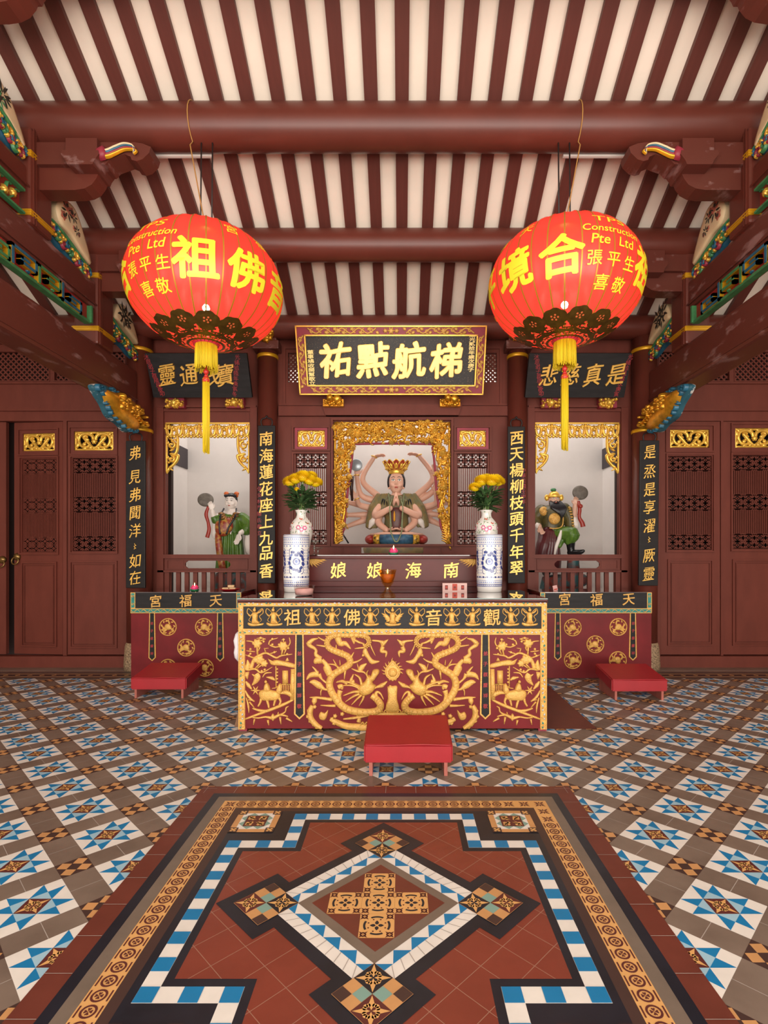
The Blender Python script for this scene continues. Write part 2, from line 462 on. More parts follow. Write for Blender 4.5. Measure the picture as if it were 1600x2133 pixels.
# joints in the plain border bands
for k in range(-6, 7):
    for sgn in (-1, 1):
        a = k*0.165
        for (b0, b1, st) in ((RI, RO, 0.0),):
            fp(rect(MX + a - .0009, MX + a + .0009, *sorted((MY + sgn*b0, MY + sgn*b1))), lay, GRT)
            fp(rect(*sorted((MX + sgn*b0, MX + sgn*b1)), MY + a - .0009, MY + a + .0009), lay, GRT)
# gold border tiles: rings with crosses, replacement star tiles at one corner
gm = (GO + GI)/2; n = 29; st = 2*(gm)/n
def ring_tile(x, y, horiz):
    r = 0.024; k = 18
    R1 = circ(x, y, r, k); R0 = circ(x, y, r*0.72, k)
    for i in range(k): fp([R0[i], R1[i], R1[(i+1) % k], R0[(i+1) % k]], lay, MAR)
    for i in range(4):
        a = i*pi/2
        fp([(x + cos(a+q)*p, y + sin(a+q)*p) for q, p in ((-.1, .001), (-.55, .012), (-.2, .013), (0, .0105), (.2, .013), (.55, .012), (.1, .001))], lay, MAR)
    for s_ in (-1, 1):
        if horiz: fp(rect(x - .02, x + .02, y + s_*0.032 - .0025, y + s_*0.032 + .0025), lay, MAR)
        else: fp(rect(x + s_*0.032 - .0025, x + s_*0.032 + .0025, y - .02, y + .02), lay, MAR)
def star_tile(x, y):
    for i in range(8):
        a = i*pi/4 + pi/8*0; R = 0.037 if i % 2 else 0.027
        fp([(x + cos(a+q)*p*R, y + sin(a+q)*p*R) for q, p in ((0, .12), (.32, .5), (.12, .72), (0, 1), (-.12, .72), (-.32, .5))], lay, MAR)
for k in range(n + 1):
    a = -gm + k*st
    for s_ in (-1, 1):
        for hz in (True, False):
            x, y = (MX + a, MY + s_*gm) if hz else (MX + s_*gm, MY + a)
            corner = k in (0, n)
            if corner:
                if hz: star_tile(x, y)
                continue
            rep = (s_ == 1 and k > n - 4)
            if rep:
                if k == n - 3 or k == n - 1: pass
                star_x = MX + gm - 0.08*(n - k); star_y = MY + gm - 0.08*(n - k)
                if n - k <= 2: star_tile(*((star_x, y) if hz else (x, star_y)))
                elif not hz or True: pass
                continue
            ring_tile(x, y, hz)
lay += 1
# stepped frame
N_ = 0.252
def step(h):
    """square of half side h with corners cut by notches that follow the corner blocks"""
    nn = N_ - (HB - h)*0 
    q = h - nn
    P = [(q, -h), (q, -q), (h, -q), (h, q), (q, q), (q, h), (-q, h), (-q, q), (-h, q), (-h, -q), (-q, -q), (-q, -h)]
    return [(MX + a, MY + b) for a, b in P]
sq(HB, BLK, lay)
lay += 1
fp(step(HB - 0.029), WHT, lay) if False else None
h1 = HB - 0.029; h2 = h1 - 0.06; h3 = h2 - 0.029
def stepq(h): q = HB - N_ - (HB - h); return h, q
for h, m in ((h1, WHT), (h2, BLK), (h3, RED)):
    fp(step(h), lay, m); lay += 1
# blue squares along the white run
wrun = (h1 + h2)/2; qrun = wrun - N_; s = 0.06
def blue_run(p, q, start=0, skip=0):
    L = math.hypot(q[0]-p[0], q[1]-p[1]); k = int(round(L/s)); 
    for i in range(k + 1):
        if (i + start) % 2 or (skip and i in (0, k)) or (skip == 2 and i == 0): continue
        t = i/k; x, y = MX + lerp(p[0], q[0], t), MY + lerp(p[1], q[1], t)
        e = s/2*0.97
        fp(rect(x - e, x + e, y - e, y + e), lay, BLU)
for a, b in ((1, 1), (1, -1), (-1, 1), (-1, -1)):
    blue_run((a*qrun, b*wrun), (a*qrun, b*qrun)); blue_run((a*qrun + a*s*2, b*qrun), (a*wrun, b*qrun))
for b in (1, -1):
    blue_run((-qrun, b*wrun), (qrun, b*wrun), 0, 1); blue_run((b*wrun, -qrun), (b*wrun, qrun), 0, 1)
lay += 1
# corner blocks
for a in (1, -1):
    for b in (1, -1):
        cx_, cy_ = MX + a*(HB - 0.105), MY + b*(HB - 0.105); H = 0.105
        fp(rect(cx_ - H, cx_ + H, cy_ - H, cy_ + H), lay, OCH)
        fp(rect(cx_ - .077, cx_ + .077, cy_ - .077, cy_ + .077), lay + 1, WHT)
        fp(rect(cx_ - .052, cx_ + .052, cy_ - .052, cy_ + .052), lay + 2, MAR)
        for k in range(4):
            ca, sa = cos(k*pi/2), sin(k*pi/2)
            R = lambda u, v: (cx_ + u*ca - v*sa, cy_ + u*sa + v*ca)
            for c0 in (-.026, .026): fp([R(c0 - .026, .052), R(c0 + .026, .052), R(c0, .077)], lay + 2, SAG)
            x, y = R(.085, .085)
            fp(rect(x - .021, x + .021, y - .021, y + .021), lay + 2, UMB)
            for i in range(4):
                an = i*pi/2 + pi/4
                fp(circ(x + cos(an)*.012, y + sin(an)*.012, .0065, 6), lay + 3, GLD)
            fp(dia(x, y, .008), lay + 3, GLD)
            for (u, v, r_) in ((.034, .034, .011), (.02, .036, .009), (.036, .02, .009), (.018, .018, .01)):
                fp(circ(*R(u, v), r_, 7), lay + 3, GLD)
            fp([R(.012, .0), R(.028, .02), R(.046, .046), R(.02, .028)], lay + 3, GLD)
# centre diamond
D = lay + 1
fp(dia(MX, MY, .485), D, BLK)
tips = [(MX + .415, MY), (MX - .415, MY), (MX, MY + .415), (MX, MY - .415)]
for x, y in tips: fp(dia(x, y, .187), D + .4, BLK)
fp(dia(MX, MY, .420), D + 1, WHT); fp(dia(MX, MY, .357), D + 2, WHT)
for k in range(4):
    ca, sa = cos(k*pi/2), sin(k*pi/2)
    # blue teeth: axis aligned right triangles along each side of the ring
    m_ = 6
    for i in range(m_):
        t0, t1 = (i)/m_, (i + 1)/m_
        p = lambda r, t: (r*(1 - t), r*t)
        A, B = p(.357, t0), p(.357, t1)
        P = [A, B, (B[0], A[1])]
        fp([(MX + u*ca - v*sa, MY + u*sa + v*ca) for u, v in P], D + 3, BLU)
    for i in range(1, 13):
        t = i/13; A, B = p(.420, t), p(.357, t); nx = .0009
        fp([(MX + u*ca - v*sa, MY + u*sa + v*ca) for u, v in ((A[0] + nx, A[1] - nx), (A[0] - nx, A[1] + nx), (B[0] - nx, B[1] + nx), (B[0] + nx, B[1] - nx))], D + 4, GRT)
fp(dia(MX, MY, .297), D + 4, DRB); fp(dia(MX, MY, .246), D + 5, PRD)
for x, y in tips:
    dx, dy = (x - MX)/.415, (y - MY)/.415
    fp(dia(x, y, .121), D + 5, OCH)
    fp(dia(x - dx*.06, y - dy*.06, .0595), D + 6, BLK); rosette(x - dx*.06, y - dy*.06, .055, D + 7, GLD, rot=0)
    fp(dia(x + dx*.06, y + dy*.06, .0595), D + 6, MAR); rosette(x + dx*.06, y + dy*.06, .055, D + 7, GLD, rot=0)
    for s_ in (-1, 1):
        fp(dia(x - dy*.03*s_, y + dx*.03*s_, .0295), D + 6, SAG)
        fp(dia(x - dy*.09*s_, y + dx*.09*s_, .0295), D + 6, UMB)
for dx, dy in ((0, 0), (1, 0), (-1, 0), (0, 1), (0, -1)):
    x, y = MX + dx*.1225, MY + dy*.1225; h = .061
    fp(rect(x - h, x + h, y - h, y + h), D + 6, GLD)
    for i in range(4):
        a = i*pi/2
        R1, R0 = arc(x, y, .048, a - .5, a + .5, 8), arc(x, y, .040, a - .5, a + .5, 8)
        for q in range(8): fp([R0[q], R1[q], R1[q+1], R0[q+1]], D + 7, BLK)
        fp(leaf(x + .004*cos(a), y + .004*sin(a), x + .025*cos(a), y + .025*sin(a), .014), D + 7, BLK)
        for q in (-.4, .4): fp(circ(x + .032*cos(a + q), y + .032*sin(a + q), .0035, 6), D + 7, MAR)
        b = a + pi/4; rosette(x + .064*cos(b), y + .064*sin(b), .022, D + 7, MAR, rot=b)
struct(fl.build('floor', FM))

# ================================================================ CEILING, RAFTERS, PURLINS
def roofz(Y): return 7.204 - 0.52*Y
RIDGE = 2.0
cb = MB()
for (ya, za, yb, zb) in ((6.9, roofz(6.9), RIDGE, roofz(RIDGE)), (RIDGE, roofz(RIDGE), -1.6, roofz(RIDGE) - 0.5*3.6)):
    cb.add([(-6.2, ya, za + .05), (6.2, ya, za + .05), (6.2, yb, zb + .05), (-6.2, yb, zb + .05), (-6.2, ya, za + .12), (6.2, ya, za + .12), (6.2, yb, zb + .12), (-6.2, yb, zb + .12)],
           [(0, 1, 2, 3), (4, 5, 6, 7), (0, 1, 5, 4), (2, 3, 7, 6), (0, 3, 7, 4), (1, 2, 6, 5)])
struct(cb.build('ceiling', PLAS))
rm = MB(); w = .107/2
rm.add([(x, y, roofz(y) + dz) for y in (RIDGE, 6.6) for x in (-w, w) for dz in (0, .055)],
       [(0, 2, 3, 1), (4, 5, 7, 6), (0, 4, 6, 2), (1, 3, 7, 5), (0, 1, 5, 4), (2, 6, 7, 3)])
raf = None
for k in range(-23, 24):
    if raf is None:
        raf = rm.build('rafter', RAFT); r = raf
    else:
        r = raf.copy(); C.objects.link(r)
    r.location = (0.096 + k*0.2487, 0, 0)
    tag(r, 'brown rafter board running up the cream ceiling', 'rafter', 'rafters under the cream ceiling', 'structure')
def purlin(Y, Z, r0, r1, x0, x1, label, mt):
    m = MB(); P = []; R = []
    n = 28
    for i in range(n + 1):
        t = i/n; P.append((lerp(x0, x1, t), Y, Z)); R.append(lerp(r0, r1, min(1, (sin(pi*t)*1.6))))
    m.tube(P, R, 36)
    o = m.build('purlin', mt)
    return tag(o, label, 'roof beam', None, 'structure')
purlin(4.40, 4.776, .150, .171, -6, 6, 'thick round red roof beam that both lanterns hang from', WOODB)
purlin(5.252, 4.306, .138, .148, -6, 6, 'middle round red roof beam passing behind the two lanterns', WOODB)
purlin(6.12, 3.875, .13, .13, -6, 6, 'lowest round red roof beam above the big gilt name board', WOODB)
purlin(3.45, 5.22, .15, .165, -6, 6, 'highest round red roof beam at the top of the ceiling', WOODB)

# ================================================================ SCREEN WALL
def pierced(m, x0, x1, z0, z1, y0, y1, holes, mi=0):
    """board with rectangular openings (x0, x1, z0, z1)"""
    xs = sorted({x0, x1} | {min(max(h[i], x0), x1) for h in holes for i in (0, 1)})
    zs = sorted({z0, z1} | {min(max(h[i], z0), z1) for h in holes for i in (2, 3)})
    for zi in range(len(zs) - 1):
        run = None
        for xi in range(len(xs) - 1):
            cxm, czm = (xs[xi] + xs[xi+1])/2, (zs[zi] + zs[zi+1])/2
            solid = not any(h[0] < cxm < h[1] and h[2] < czm < h[3] for h in holes)
            if solid: run = run if run is not None else xs[xi]
            if run is not None and (not solid or xi == len(xs) - 2):
                m.box(run, xs[xi+1] if solid else xs[xi], y0, y1, zs[zi], zs[zi+1], mi); run = None
def molding(m, x0, x1, z0, z1, w, y, h, mi=0):
    h *= 1.25
    """raised frame around an opening; outer edge x0..z1"""
    for (a, b, c, d) in ((x0, x1, z1 - w, z1), (x0, x1, z0, z0 + w), (x0, x0 + w, z0 + w, z1 - w), (x1 - w, x1, z0 + w, z1 - w)):
        m.box(a, b, y - h, y, c, d, mi)
def raised_panel(m, x0, x1, z0, z1, y, mi=0):
    molding(m, x0, x1, z0, z1, .018, y, .014, mi)
    e = .05
    molding(m, x0 + e - .012, x1 - e + .012, z0 + e - .012, z1 - e + .012, .006, y, .010, mi)
    m.box(x0 + e, x1 - e, y - .008, y, z0 + e, z1 - e, mi)
W3, ZT = 3.30, 4.05
wl = MB()
HL = []     # openings in the whole wall
# side bays of the wall: doors and transom lattices
XL0, XL1 = wx(-60), wx(262); XR0, XR1 = wx(1372), wx(1680)
z_door0, z_door1 = 0.13, 2.845
left_lat = [(wx(-60), wx(104)), (wx(112), wx(262))]; right_lat = [(wx(1372), wx(1521)), (wx(1529), wx(1690))]
for a, b in left_lat + right_lat: HL.append((a, b, wz(795), wz(731)))
HL += [(wx(-60), wx(131), z_door0, z_door1), (wx(139), wx(262), z_door0, z_door1), (wx(1376), wx(1502), z_door0, z_door1), (wx(1507), wx(1640), z_door0, z_door1)]
# niches
NL = (wx(345), wx(520)); NR = (wx(1115), wx(1290)); NZ = (1.30, wz(880))
for a, b in (NL, NR):
    HL.append((a, b, NZ[0], NZ[1])); HL.append((a + .04, b - .04, .62, 1.105)); HL.append((a + .21, b - .21, 1.14, 1.228))
NC = (wx(696), wx(938), wz(1134), wz(878)); HL.append(NC)
HL.append((wx(752), wx(882), 1.315, 1.385))
FL = ((wx(614), wx(683)), (wx(951), wx(1018)))
for a, b in FL:
    HL.append((a + .012, b - .012, wz(1134), wz(944))); HL.append((a + .012, b - .012, wz(936), wz(892)))
HL += [(wx(600), wx(1035), wz(797), wz(735))]
pierced(wl, -6.6, 6.6, 0.0, ZT, YW, YW + .07, HL)
# rails and mouldings
for a, b in ((-6.6, wx(300)), (wx(1345), 6.6)):
    wl.box(a, b, YW - .03, YW, 2.955, 2.98); wl.box(a, b, YW - .018, YW, 2.98, 3.0)
    wl.box(a, b, YW - .025, YW, wz(797) - .02, wz(797)); wl.box(a, b, YW - .03, YW, wz(718), wz(710)); wl.box(a, b, YW - .05, YW, 0, .13)
for a, b in ((wx(330), wx(535)), (wx(1100), wx(1305))):
    wl.box(a, b, YW - .02, YW, wz(858), wz(852)); wl.box(a, b, YW - .035, YW, wz(850), wz(846))
    wl.box(a - .01, a + .07, YW - .03, YW, 0, 3.0); wl.box(b - .07, b + .01, YW - .03, YW, 0, 3.0)
    wl.box(a, b, YW - .035, YW, 1.255, 1.30)
    molding(wl, a + .1, b - .1, 1.125, 1.243, .012, YW, .01)
    wl.box(a, b, YW - .03, YW, 1.095, 1.118)
for px0, px1 in ((582, 700), (938, 1056)):
    a, b = wx(px0), wx(px1)
wl.box(wx(582), wx(1056), YW - .05, YW, wz(868), wz(848))          # lintel above the middle shrine
wl.box(wx(582), wx(1056), YW - .03, YW, wz(846), wz(842))
wl.prism(Plane((0, YW, 0)), [(wx(680), wz(868)), (wx(954), wz(868)), (wx(962), wz(846)), (wx(672), wz(846))], 0, .075)
for a, b in FL:
    molding(wl, a - .03, b + .03, wz(940), wz(888), .02, YW, .02)
    molding(wl, a - .03, b + .03, wz(1138), wz(942), .02, YW, .02)
molding(wl, wx(690), wx(944), 1.395, wz(872), .025, YW, .03)
wl.box(wx(582), wx(1056), YW - .02, YW, 1.28, 1.30)
molding(wl, wx(712), wx(922), 1.303, 1.392, .012, YW, .012)
for a, b in ((wx(612), wx(700)), (wx(935), wx(1022))): raised_panel(wl, a, b, .75, 1.28, YW)
molding(wl, wx(590), wx(1046), wz(846), wz(722), .03, YW, .012)
struct(wl.build('wall_back', WOOD))
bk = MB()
bk.box(-6.6, wx(340), YW + .22, YW + .28, 0, ZT); bk.box(wx(1300), 6.6, YW + .22, YW + .28, 0, ZT)  # dark backing added behind doors and lattices; its colour stands in for shade
struct(bk.build('shade_backing_behind_doors', mat('painted_shade_backing', '#2c1713', 0.7)))
zc = 4.35; YB = 7.62
nr = MB(); nr.box(-3.03, 3.03, YB, YB + .05, 0, zc); struct(nr.build('wall_shrine_back', WHITE))
nr = MB(); nr.box(-3.03, -2.93, YW + .07, YB, 0, zc); struct(nr.build('wall_shrine_left', WHITE))
nr = MB(); nr.box(2.93, 3.03, YW + .07, YB, 0, zc); struct(nr.build('wall_shrine_right', WHITE))
nr = MB(); nr.box(-2.93, 2.93, YW + .07, YB, .40, .46); struct(nr.build('floor_shrine', WHITE))
nb = MB()
for sx in (-1, 1):
    nb.box(sx*2.93 - .012, sx*2.93 + .012, YW + .28, YB - .01, 2.50, 2.78)
    o = nb.build('wall_vent', mat('slate_vent', '#3d3538', 0.7)) if sx == 1 else None
struct(o)
pp = MB(); pp.tube([(WX(354, 6.75), 6.75, .462), (WX(354, 6.75), 6.75, WZ(1060, 6.75))], .04, 14); o = pp.build('drain_pipe', CREAM); tag(o, 'cream upright pipe in the corner of the left shrine niche', 'pipe')

sd = MB()
for sx in (-1, 1): sd.box(sx*5.6 - .05, sx*5.6 + .05, .6, 6.25, 0, 4.6)
struct(sd.build('wall_side_aisles', mat('side_wall_plaster', '#b9a08c', .8, var=.08)))
# ---- columns
def column(x, y, r, z1, label, band_z=None, base=True):
    t = thing('column', label, 'column', (x, y, 0), None, 'structure')
    m = MB(); m.lathe((x, y, 0), [(r, .30 if base else 0), (r*1.02, 1.5), (r, z1)], 32); m.build('shaft', WOODB, t)
    if base:
        b = MB(); b.lathe((x, y, 0), [(r*1.18, 0), (r*1.22, .06), (r*1.12, .27), (r*1.02, .31)], 28); b.build('stone_base', GRAN, t)
    for bz in band_z or ():
        g = MB(); g.lathe((x, y, 0), [(r + .003, bz - .02), (r + .009, bz - .015), (r + .009, bz + .015), (r + .003, bz + .02)], 32); g.build('gold_band', GBAND, t)
    return t
column(-2.88, 6.13, .135, 3.74, 'round red column left of the left shrine niche', (2.70, 3.60))
column(2.85, 6.13, .135, 3.74, 'round red column right of the right shrine niche', (2.69, 3.60))
for x, lb in ((wx(560), 'slim red column left of the middle shrine'), (wx(1076), 'slim red column right of the middle shrine')):
    t = column(x, 6.20, .112, 3.62, lb, (wz(748),), False)
    m = MB(); m.bbox(x - .15, x + .15, 6.08, 6.32, 3.62, 3.72, .012); m.bbox(x - .12, x + .12, 6.10, 6.30, 3.72, 3.95, .012); m.build('capital', WOODW, t)
    g = MB(); pl = Plane((x, 6.075, 3.78))
    for k in range(26):
        a = k*2.4; rr = .10*math.sqrt(k/26)
        g.dome(pl, flower(rr*cos(a), rr*sin(a)*.8, .035, 5, .4, 3, a), .05 + .02*sin(k))
    g.build('gilt_boss', GOLDD, t)

# ---- lattice work
def fret(m, x0, x1, z0, z1, y, th=.013, d=.016, nx=4, nz=2):
    pl = Plane((0, y, 0)); a = (x1 - x0)/nx; b = (z1 - z0)/nz
    def bar(p, q, t=th):
        dx, dz = q[0]-p[0], q[1]-p[1]; L = math.hypot(dx, dz) or 1; ox, oz = -dz/L*t/2, dx/L*t/2
        m.prism(pl, [(p[0]+ox, p[1]+oz), (q[0]+ox, q[1]+oz), (q[0]-ox, q[1]-oz), (p[0]-ox, p[1]-oz)], 0, d, back=False)
    for zz in (z0, z1): bar((x0, zz), (x1, zz), th*1.2)
    for i in range(nx):
        for k in range(nz):
            cx_, cz = x0 + (i + .5)*a, z0 + (k + .5)*b; p, q = a/2, b/2
            oct_ = [(.42, 1), (1, .42), (1, -.42), (.42, -1), (-.42, -1), (-1, -.42), (-1, .42), (-.42, 1)]
            P = [(cx_ + u*p, cz + v*q) for u, v in oct_]
            for j in range(8): bar(P[j], P[(j+1) % 8])
            I = [(cx_ + u*p*.62, cz + v*q*.62) for u, v in oct_]
            for j in (0, 2, 4, 6): bar(I[j], I[j+1])
            for j in range(8): bar(P[j], I[j], th*.8)
            bar((cx_ - p*.3, cz), (cx_ + p*.3, cz)); bar((cx_, cz - q*.35), (cx_, cz + q*.35))
            for su in (-1, 1):
                for sv in (-1, 1): bar((cx_ + su*p, cz + sv*q*.75), (cx_ + su*p*.75, cz + sv*q), th)
def lattice(m, x0, x1, z0, z1, y, ns=24):
    H = z1 - z0; b = H*.155; g = H*.268
    zz = [z0, z0 + b, z0 + b + g, z0 + 2*b + g, z0 + 2*b + 2*g, z1]
    for a, c in ((zz[0], zz[1]), (zz[2], zz[3]), (zz[4], zz[5])): fret(m, x0, x1, a, c, y)
    for a, c in ((zz[1], zz[2]), (zz[3], zz[4])):
        for i in range(ns):
            x = lerp(x0, x1, (i + .5)/ns); w_ = (x1 - x0)/ns*.25
            m.box(x - w_, x + w_, y - .014, y, a, c)
def weave(m, x0, x1, z0, z1, y, s=.062, th=.017):
    pl = Plane((0, y, 0)); W, H = x1 - x0, z1 - z0
    for sgn in (1, -1):
        k = -int(H/s) - 1
        while k*s < W + H:
            c = k*s
            p = []
            # line x - x0 = c + sgn*(z-z0) clipped to the box
            for t in range(2): pass
            if sgn == 1: t0, t1 = max(0, -c), min(H, W - c); f = lambda t: (x0 + c + t, z0 + t)
            else: t0, t1 = max(0, c - W), min(H, c); f = lambda t: (x0 + c - t, z0 + t)
            if t1 - t0 > .01:
                a, b = f(t0), f(t1); ox, oz = th*.35, -sgn*th*.35
                m.prism(pl, [(a[0]+ox, a[1]+oz), (b[0]+ox, b[1]+oz), (b[0]-ox, b[1]-oz), (a[0]-ox, a[1]-oz)], 0 if sgn == 1 else .008, .012 if sgn == 1 else .02, back=False)
            k += 1
for i, (a, b) in enumerate(left_lat + right_lat):
    m = MB(); weave(m, a, b, wz(795), wz(731), YW + .05); molding(m, a, b, wz(795), wz(731), .012, YW + .03, .03)
    if i in (1, 2):
        pl = Plane((0, YW + .05, 0)); x = a
        while x < b:
            z = wz(795)
            while z < wz(731): m.prism(pl, circ(x, z, .016, 8), 0, .022, back=False); z += .062
            x += .062
    struct(m.build('window_%d' % (i + 1), WOOD))
m = MB(); weave(m, wx(600), wx(1035), wz(797), wz(735), YW + .05, .05, .02); struct(m.build('window_5', WOOD))

def carved(m, pl, u0, u1, v0, v1, h=.02, mi=0, frame=True):
    """openwork panel: rounded frame, paired C scrolls, leaves and a centre boss"""
    W, H = u1 - u0, v1 - v0; cx_, cy_ = (u0 + u1)/2, (v0 + v1)/2; t = H*.055
    if frame: m.ribbon(pl, rrect(u0 + t, u1 - t, v0 + t, v1 - t, H*.10, 3) + [rrect(u0 + t, u1 - t, v0 + t, v1 - t, H*.10, 3)[0]], t*2.2, h*.7, mi=mi, n=2)
    for s in (-1, 1):
        X = lambda u: cx_ + s*u*W/2
        Y_ = lambda v: cy_ + v*H/2
        m.ribbon(pl, [(X(.06), Y_(.10)), (X(.12), Y_(.55)), (X(.38), Y_(.80)), (X(.70), Y_(.62)), (X(.80), Y_(.05)), (X(.66), Y_(-.52)), (X(.38), Y_(-.62)), (X(.24), Y_(-.30)), (X(.36), Y_(-.05)), (X(.48), Y_(-.2))], [t*3, t*3.4, t*3, t*3, t*2.6, t*2.6, t*2.4, t*1.6], h, mi=mi, n=5)
        m.ribbon(pl, [(X(.02), Y_(-.75)), (X(.20), Y_(-.45)), (X(.42), Y_(.10)), (X(.55), Y_(.38)), (X(.44), Y_(.55)), (X(.34), Y_(.40))], [t*2.4, t*3, t*2.4, t*1.5], h*1.1, mi=mi, n=5)
        for (a, b, c, d, w_) in ((.80, .1, .95, .75, .22), (.78, -.1, .95, -.8, .22), (.38, -.62, .62, -.88, .2), (.3, .75, .04, .9, .2), (.55, .2, .25, .12, .26), (.62, -.3, .40, -.36, .22), (.10, -.5, .30, -.86, .2), (.70, .55, .9, .92, .16)):
            m.dome(pl, leaf(X(a), Y_(b), X(c), Y_(d), w_*H), h*.9, mi=mi)
    m.dome(pl, flower(cx_, cy_ - .02*H, H*.16, 6, .3), h*1.5, mi=mi)
    m.dome(pl, flower(cx_, v0 + H*.14, H*.10, 5, .3), h*1.2, mi=mi)

def door(name, px0, px1, gold, lat, low, ring=None, rot=0, hinge=1):
    x0, x1 = wx(px0), wx(px1); t = MB(); y = YW + .01
    piv = Vector((x1 if hinge > 0 else x0, y + .03, 0))
    g = (wx(gold[0]), wx(gold[1]), wz(gold[3]), wz(gold[2])); l = (wx(lat[0]), wx(lat[1]), wz(lat[3]), wz(lat[2])); q = (wx(low[0]), wx(low[1]), wz(low[3]), wz(low[2]))
    root = bpy.data.objects.new(name, None); C.objects.link(root); root.location = piv; struct(root)
    pierced(t, x0, x1, z_door0 + .01, z_door1 - .005, y, y + .05, [g, l])
    molding(t, g[0] - .055, g[1] + .055, g[2] - .055, g[3] + .055, .016, y, .014)
    molding(t, l[0] - .03, l[1] + .03, l[2] - .03, l[3] + .03, .018, y, .016)
    t.build('leaf_frame', WOOD, root)
    m = MB(); raised_panel(m, q[0], q[1], q[2], q[3], y); m.build('lower_panel', WOOD, root)
    m = MB(); lattice(m, *l, y + .035); m.build('lattice', WOOD, root)
    m = MB(); carved(m, Plane((0, y + .02, 0)), *g, h=.02); m.build('carved_gilt_panel', GOLD, root)
    if ring:
        m = MB(); x, z = wx(ring[0]), wz(ring[1])
        m.lathe((0, 0, 0), [(.045, 0), (.04, .014), (.022, .03), (0.001, .034)], 18); 
        Mx = Matrix.Translation((x, y, z)) @ Matrix.Rotation(pi/2, 4, 'X'); m.v = [Mx @ v for v in m.v]
        hd = m.build('door_knocker_plate', BRASS, root)
        r = MB(); r.tube([(x + .042*sin(a), y - .035 - .008*cos(a), z - .045 - .042*cos(a)*-1*-1) for a in [2*pi*i/18 for i in range(19)]], .008, 8, caps=False); r.build('door_ring', BRASS, hd)
    root.rotation_euler = (0, 0, rot)
    return root
door('door_1', 21, 130, (40, 112, 901, 938), (38, 117, 955, 1150), (38, 118, 1170, 1348), (28, 1160), rot=math.radians(-5.5))
door('door_2', 140, 261, (153, 235, 898, 938), (150, 240, 954, 1148), (145, 244, 1168, 1350))
door('door_3', -120, 8, (-96, -22, 901, 938), (-98, -18, 955, 1150), (-100, -15, 1170, 1348), (1, 1166), rot=math.radians(2), hinge=-1)
door('door_4', 1377, 1501, (1397, 1479, 894, 932), (1393, 1484, 950, 1145), (1391, 1486, 1165, 1345))
door('door_5', 1508, 1640, (1533, 1616, 891, 932), (1528, 1622, 948, 1143), (1526, 1625, 1165, 1345))

# ---- niche balusters
for (a, b) in (NL, NR):
    m = MB(); n = 8
    for i in range(n):
        x = lerp(a + .04, b - .04, (i + 1)/(n + 1)); m.box(x - .024, x + .024, YW + .01, YW + .045, .62, 1.108)
    pl = Plane((0, YW + .02, 0))
    for s, x in ((1, a + .21), (-1, b - .21)):
        m.prism(pl, [(x, 1.228), (x + s*.05, 1.228), (x + s*.02, 1.205), (x + s*.012, 1.184), (x + s*.02, 1.163), (x + s*.05, 1.14), (x, 1.14)], 0, .015)
    tag(m.build('balustrade', WOOD), 'short red balustrade below the %s shrine niche' % ('left' if a < 0 else 'right'), 'balustrade', None, 'structure')
# ---- lattice and gilt panels beside the middle shrine
for i, (a, b) in enumerate(FL):
    side = 'left' if i == 0 else 'right'
    m = MB(); lattice(m, a + .012, b - .012, wz(1134), wz(944), YW + .045, 16); struct(m.build('window_%d' % (6 + i), WOOD))
    t = thing('carved_wall_panel', 'small gilt scroll panel in a red frame %s of the middle shrine' % side, 'carved panel', ((a + b)/2, YW + .03, wz(936)))
    m = MB(); carved(m, Plane((0, YW + .02, 0)), a + .03, b - .03, wz(932), wz(896), .02); m.build('openwork', GOLD, t)
    m = MB(); molding(m, a + .005, b - .005, wz(936), wz(892), .028, YW + .02, .03); m.build('red_frame', CRIM, t)
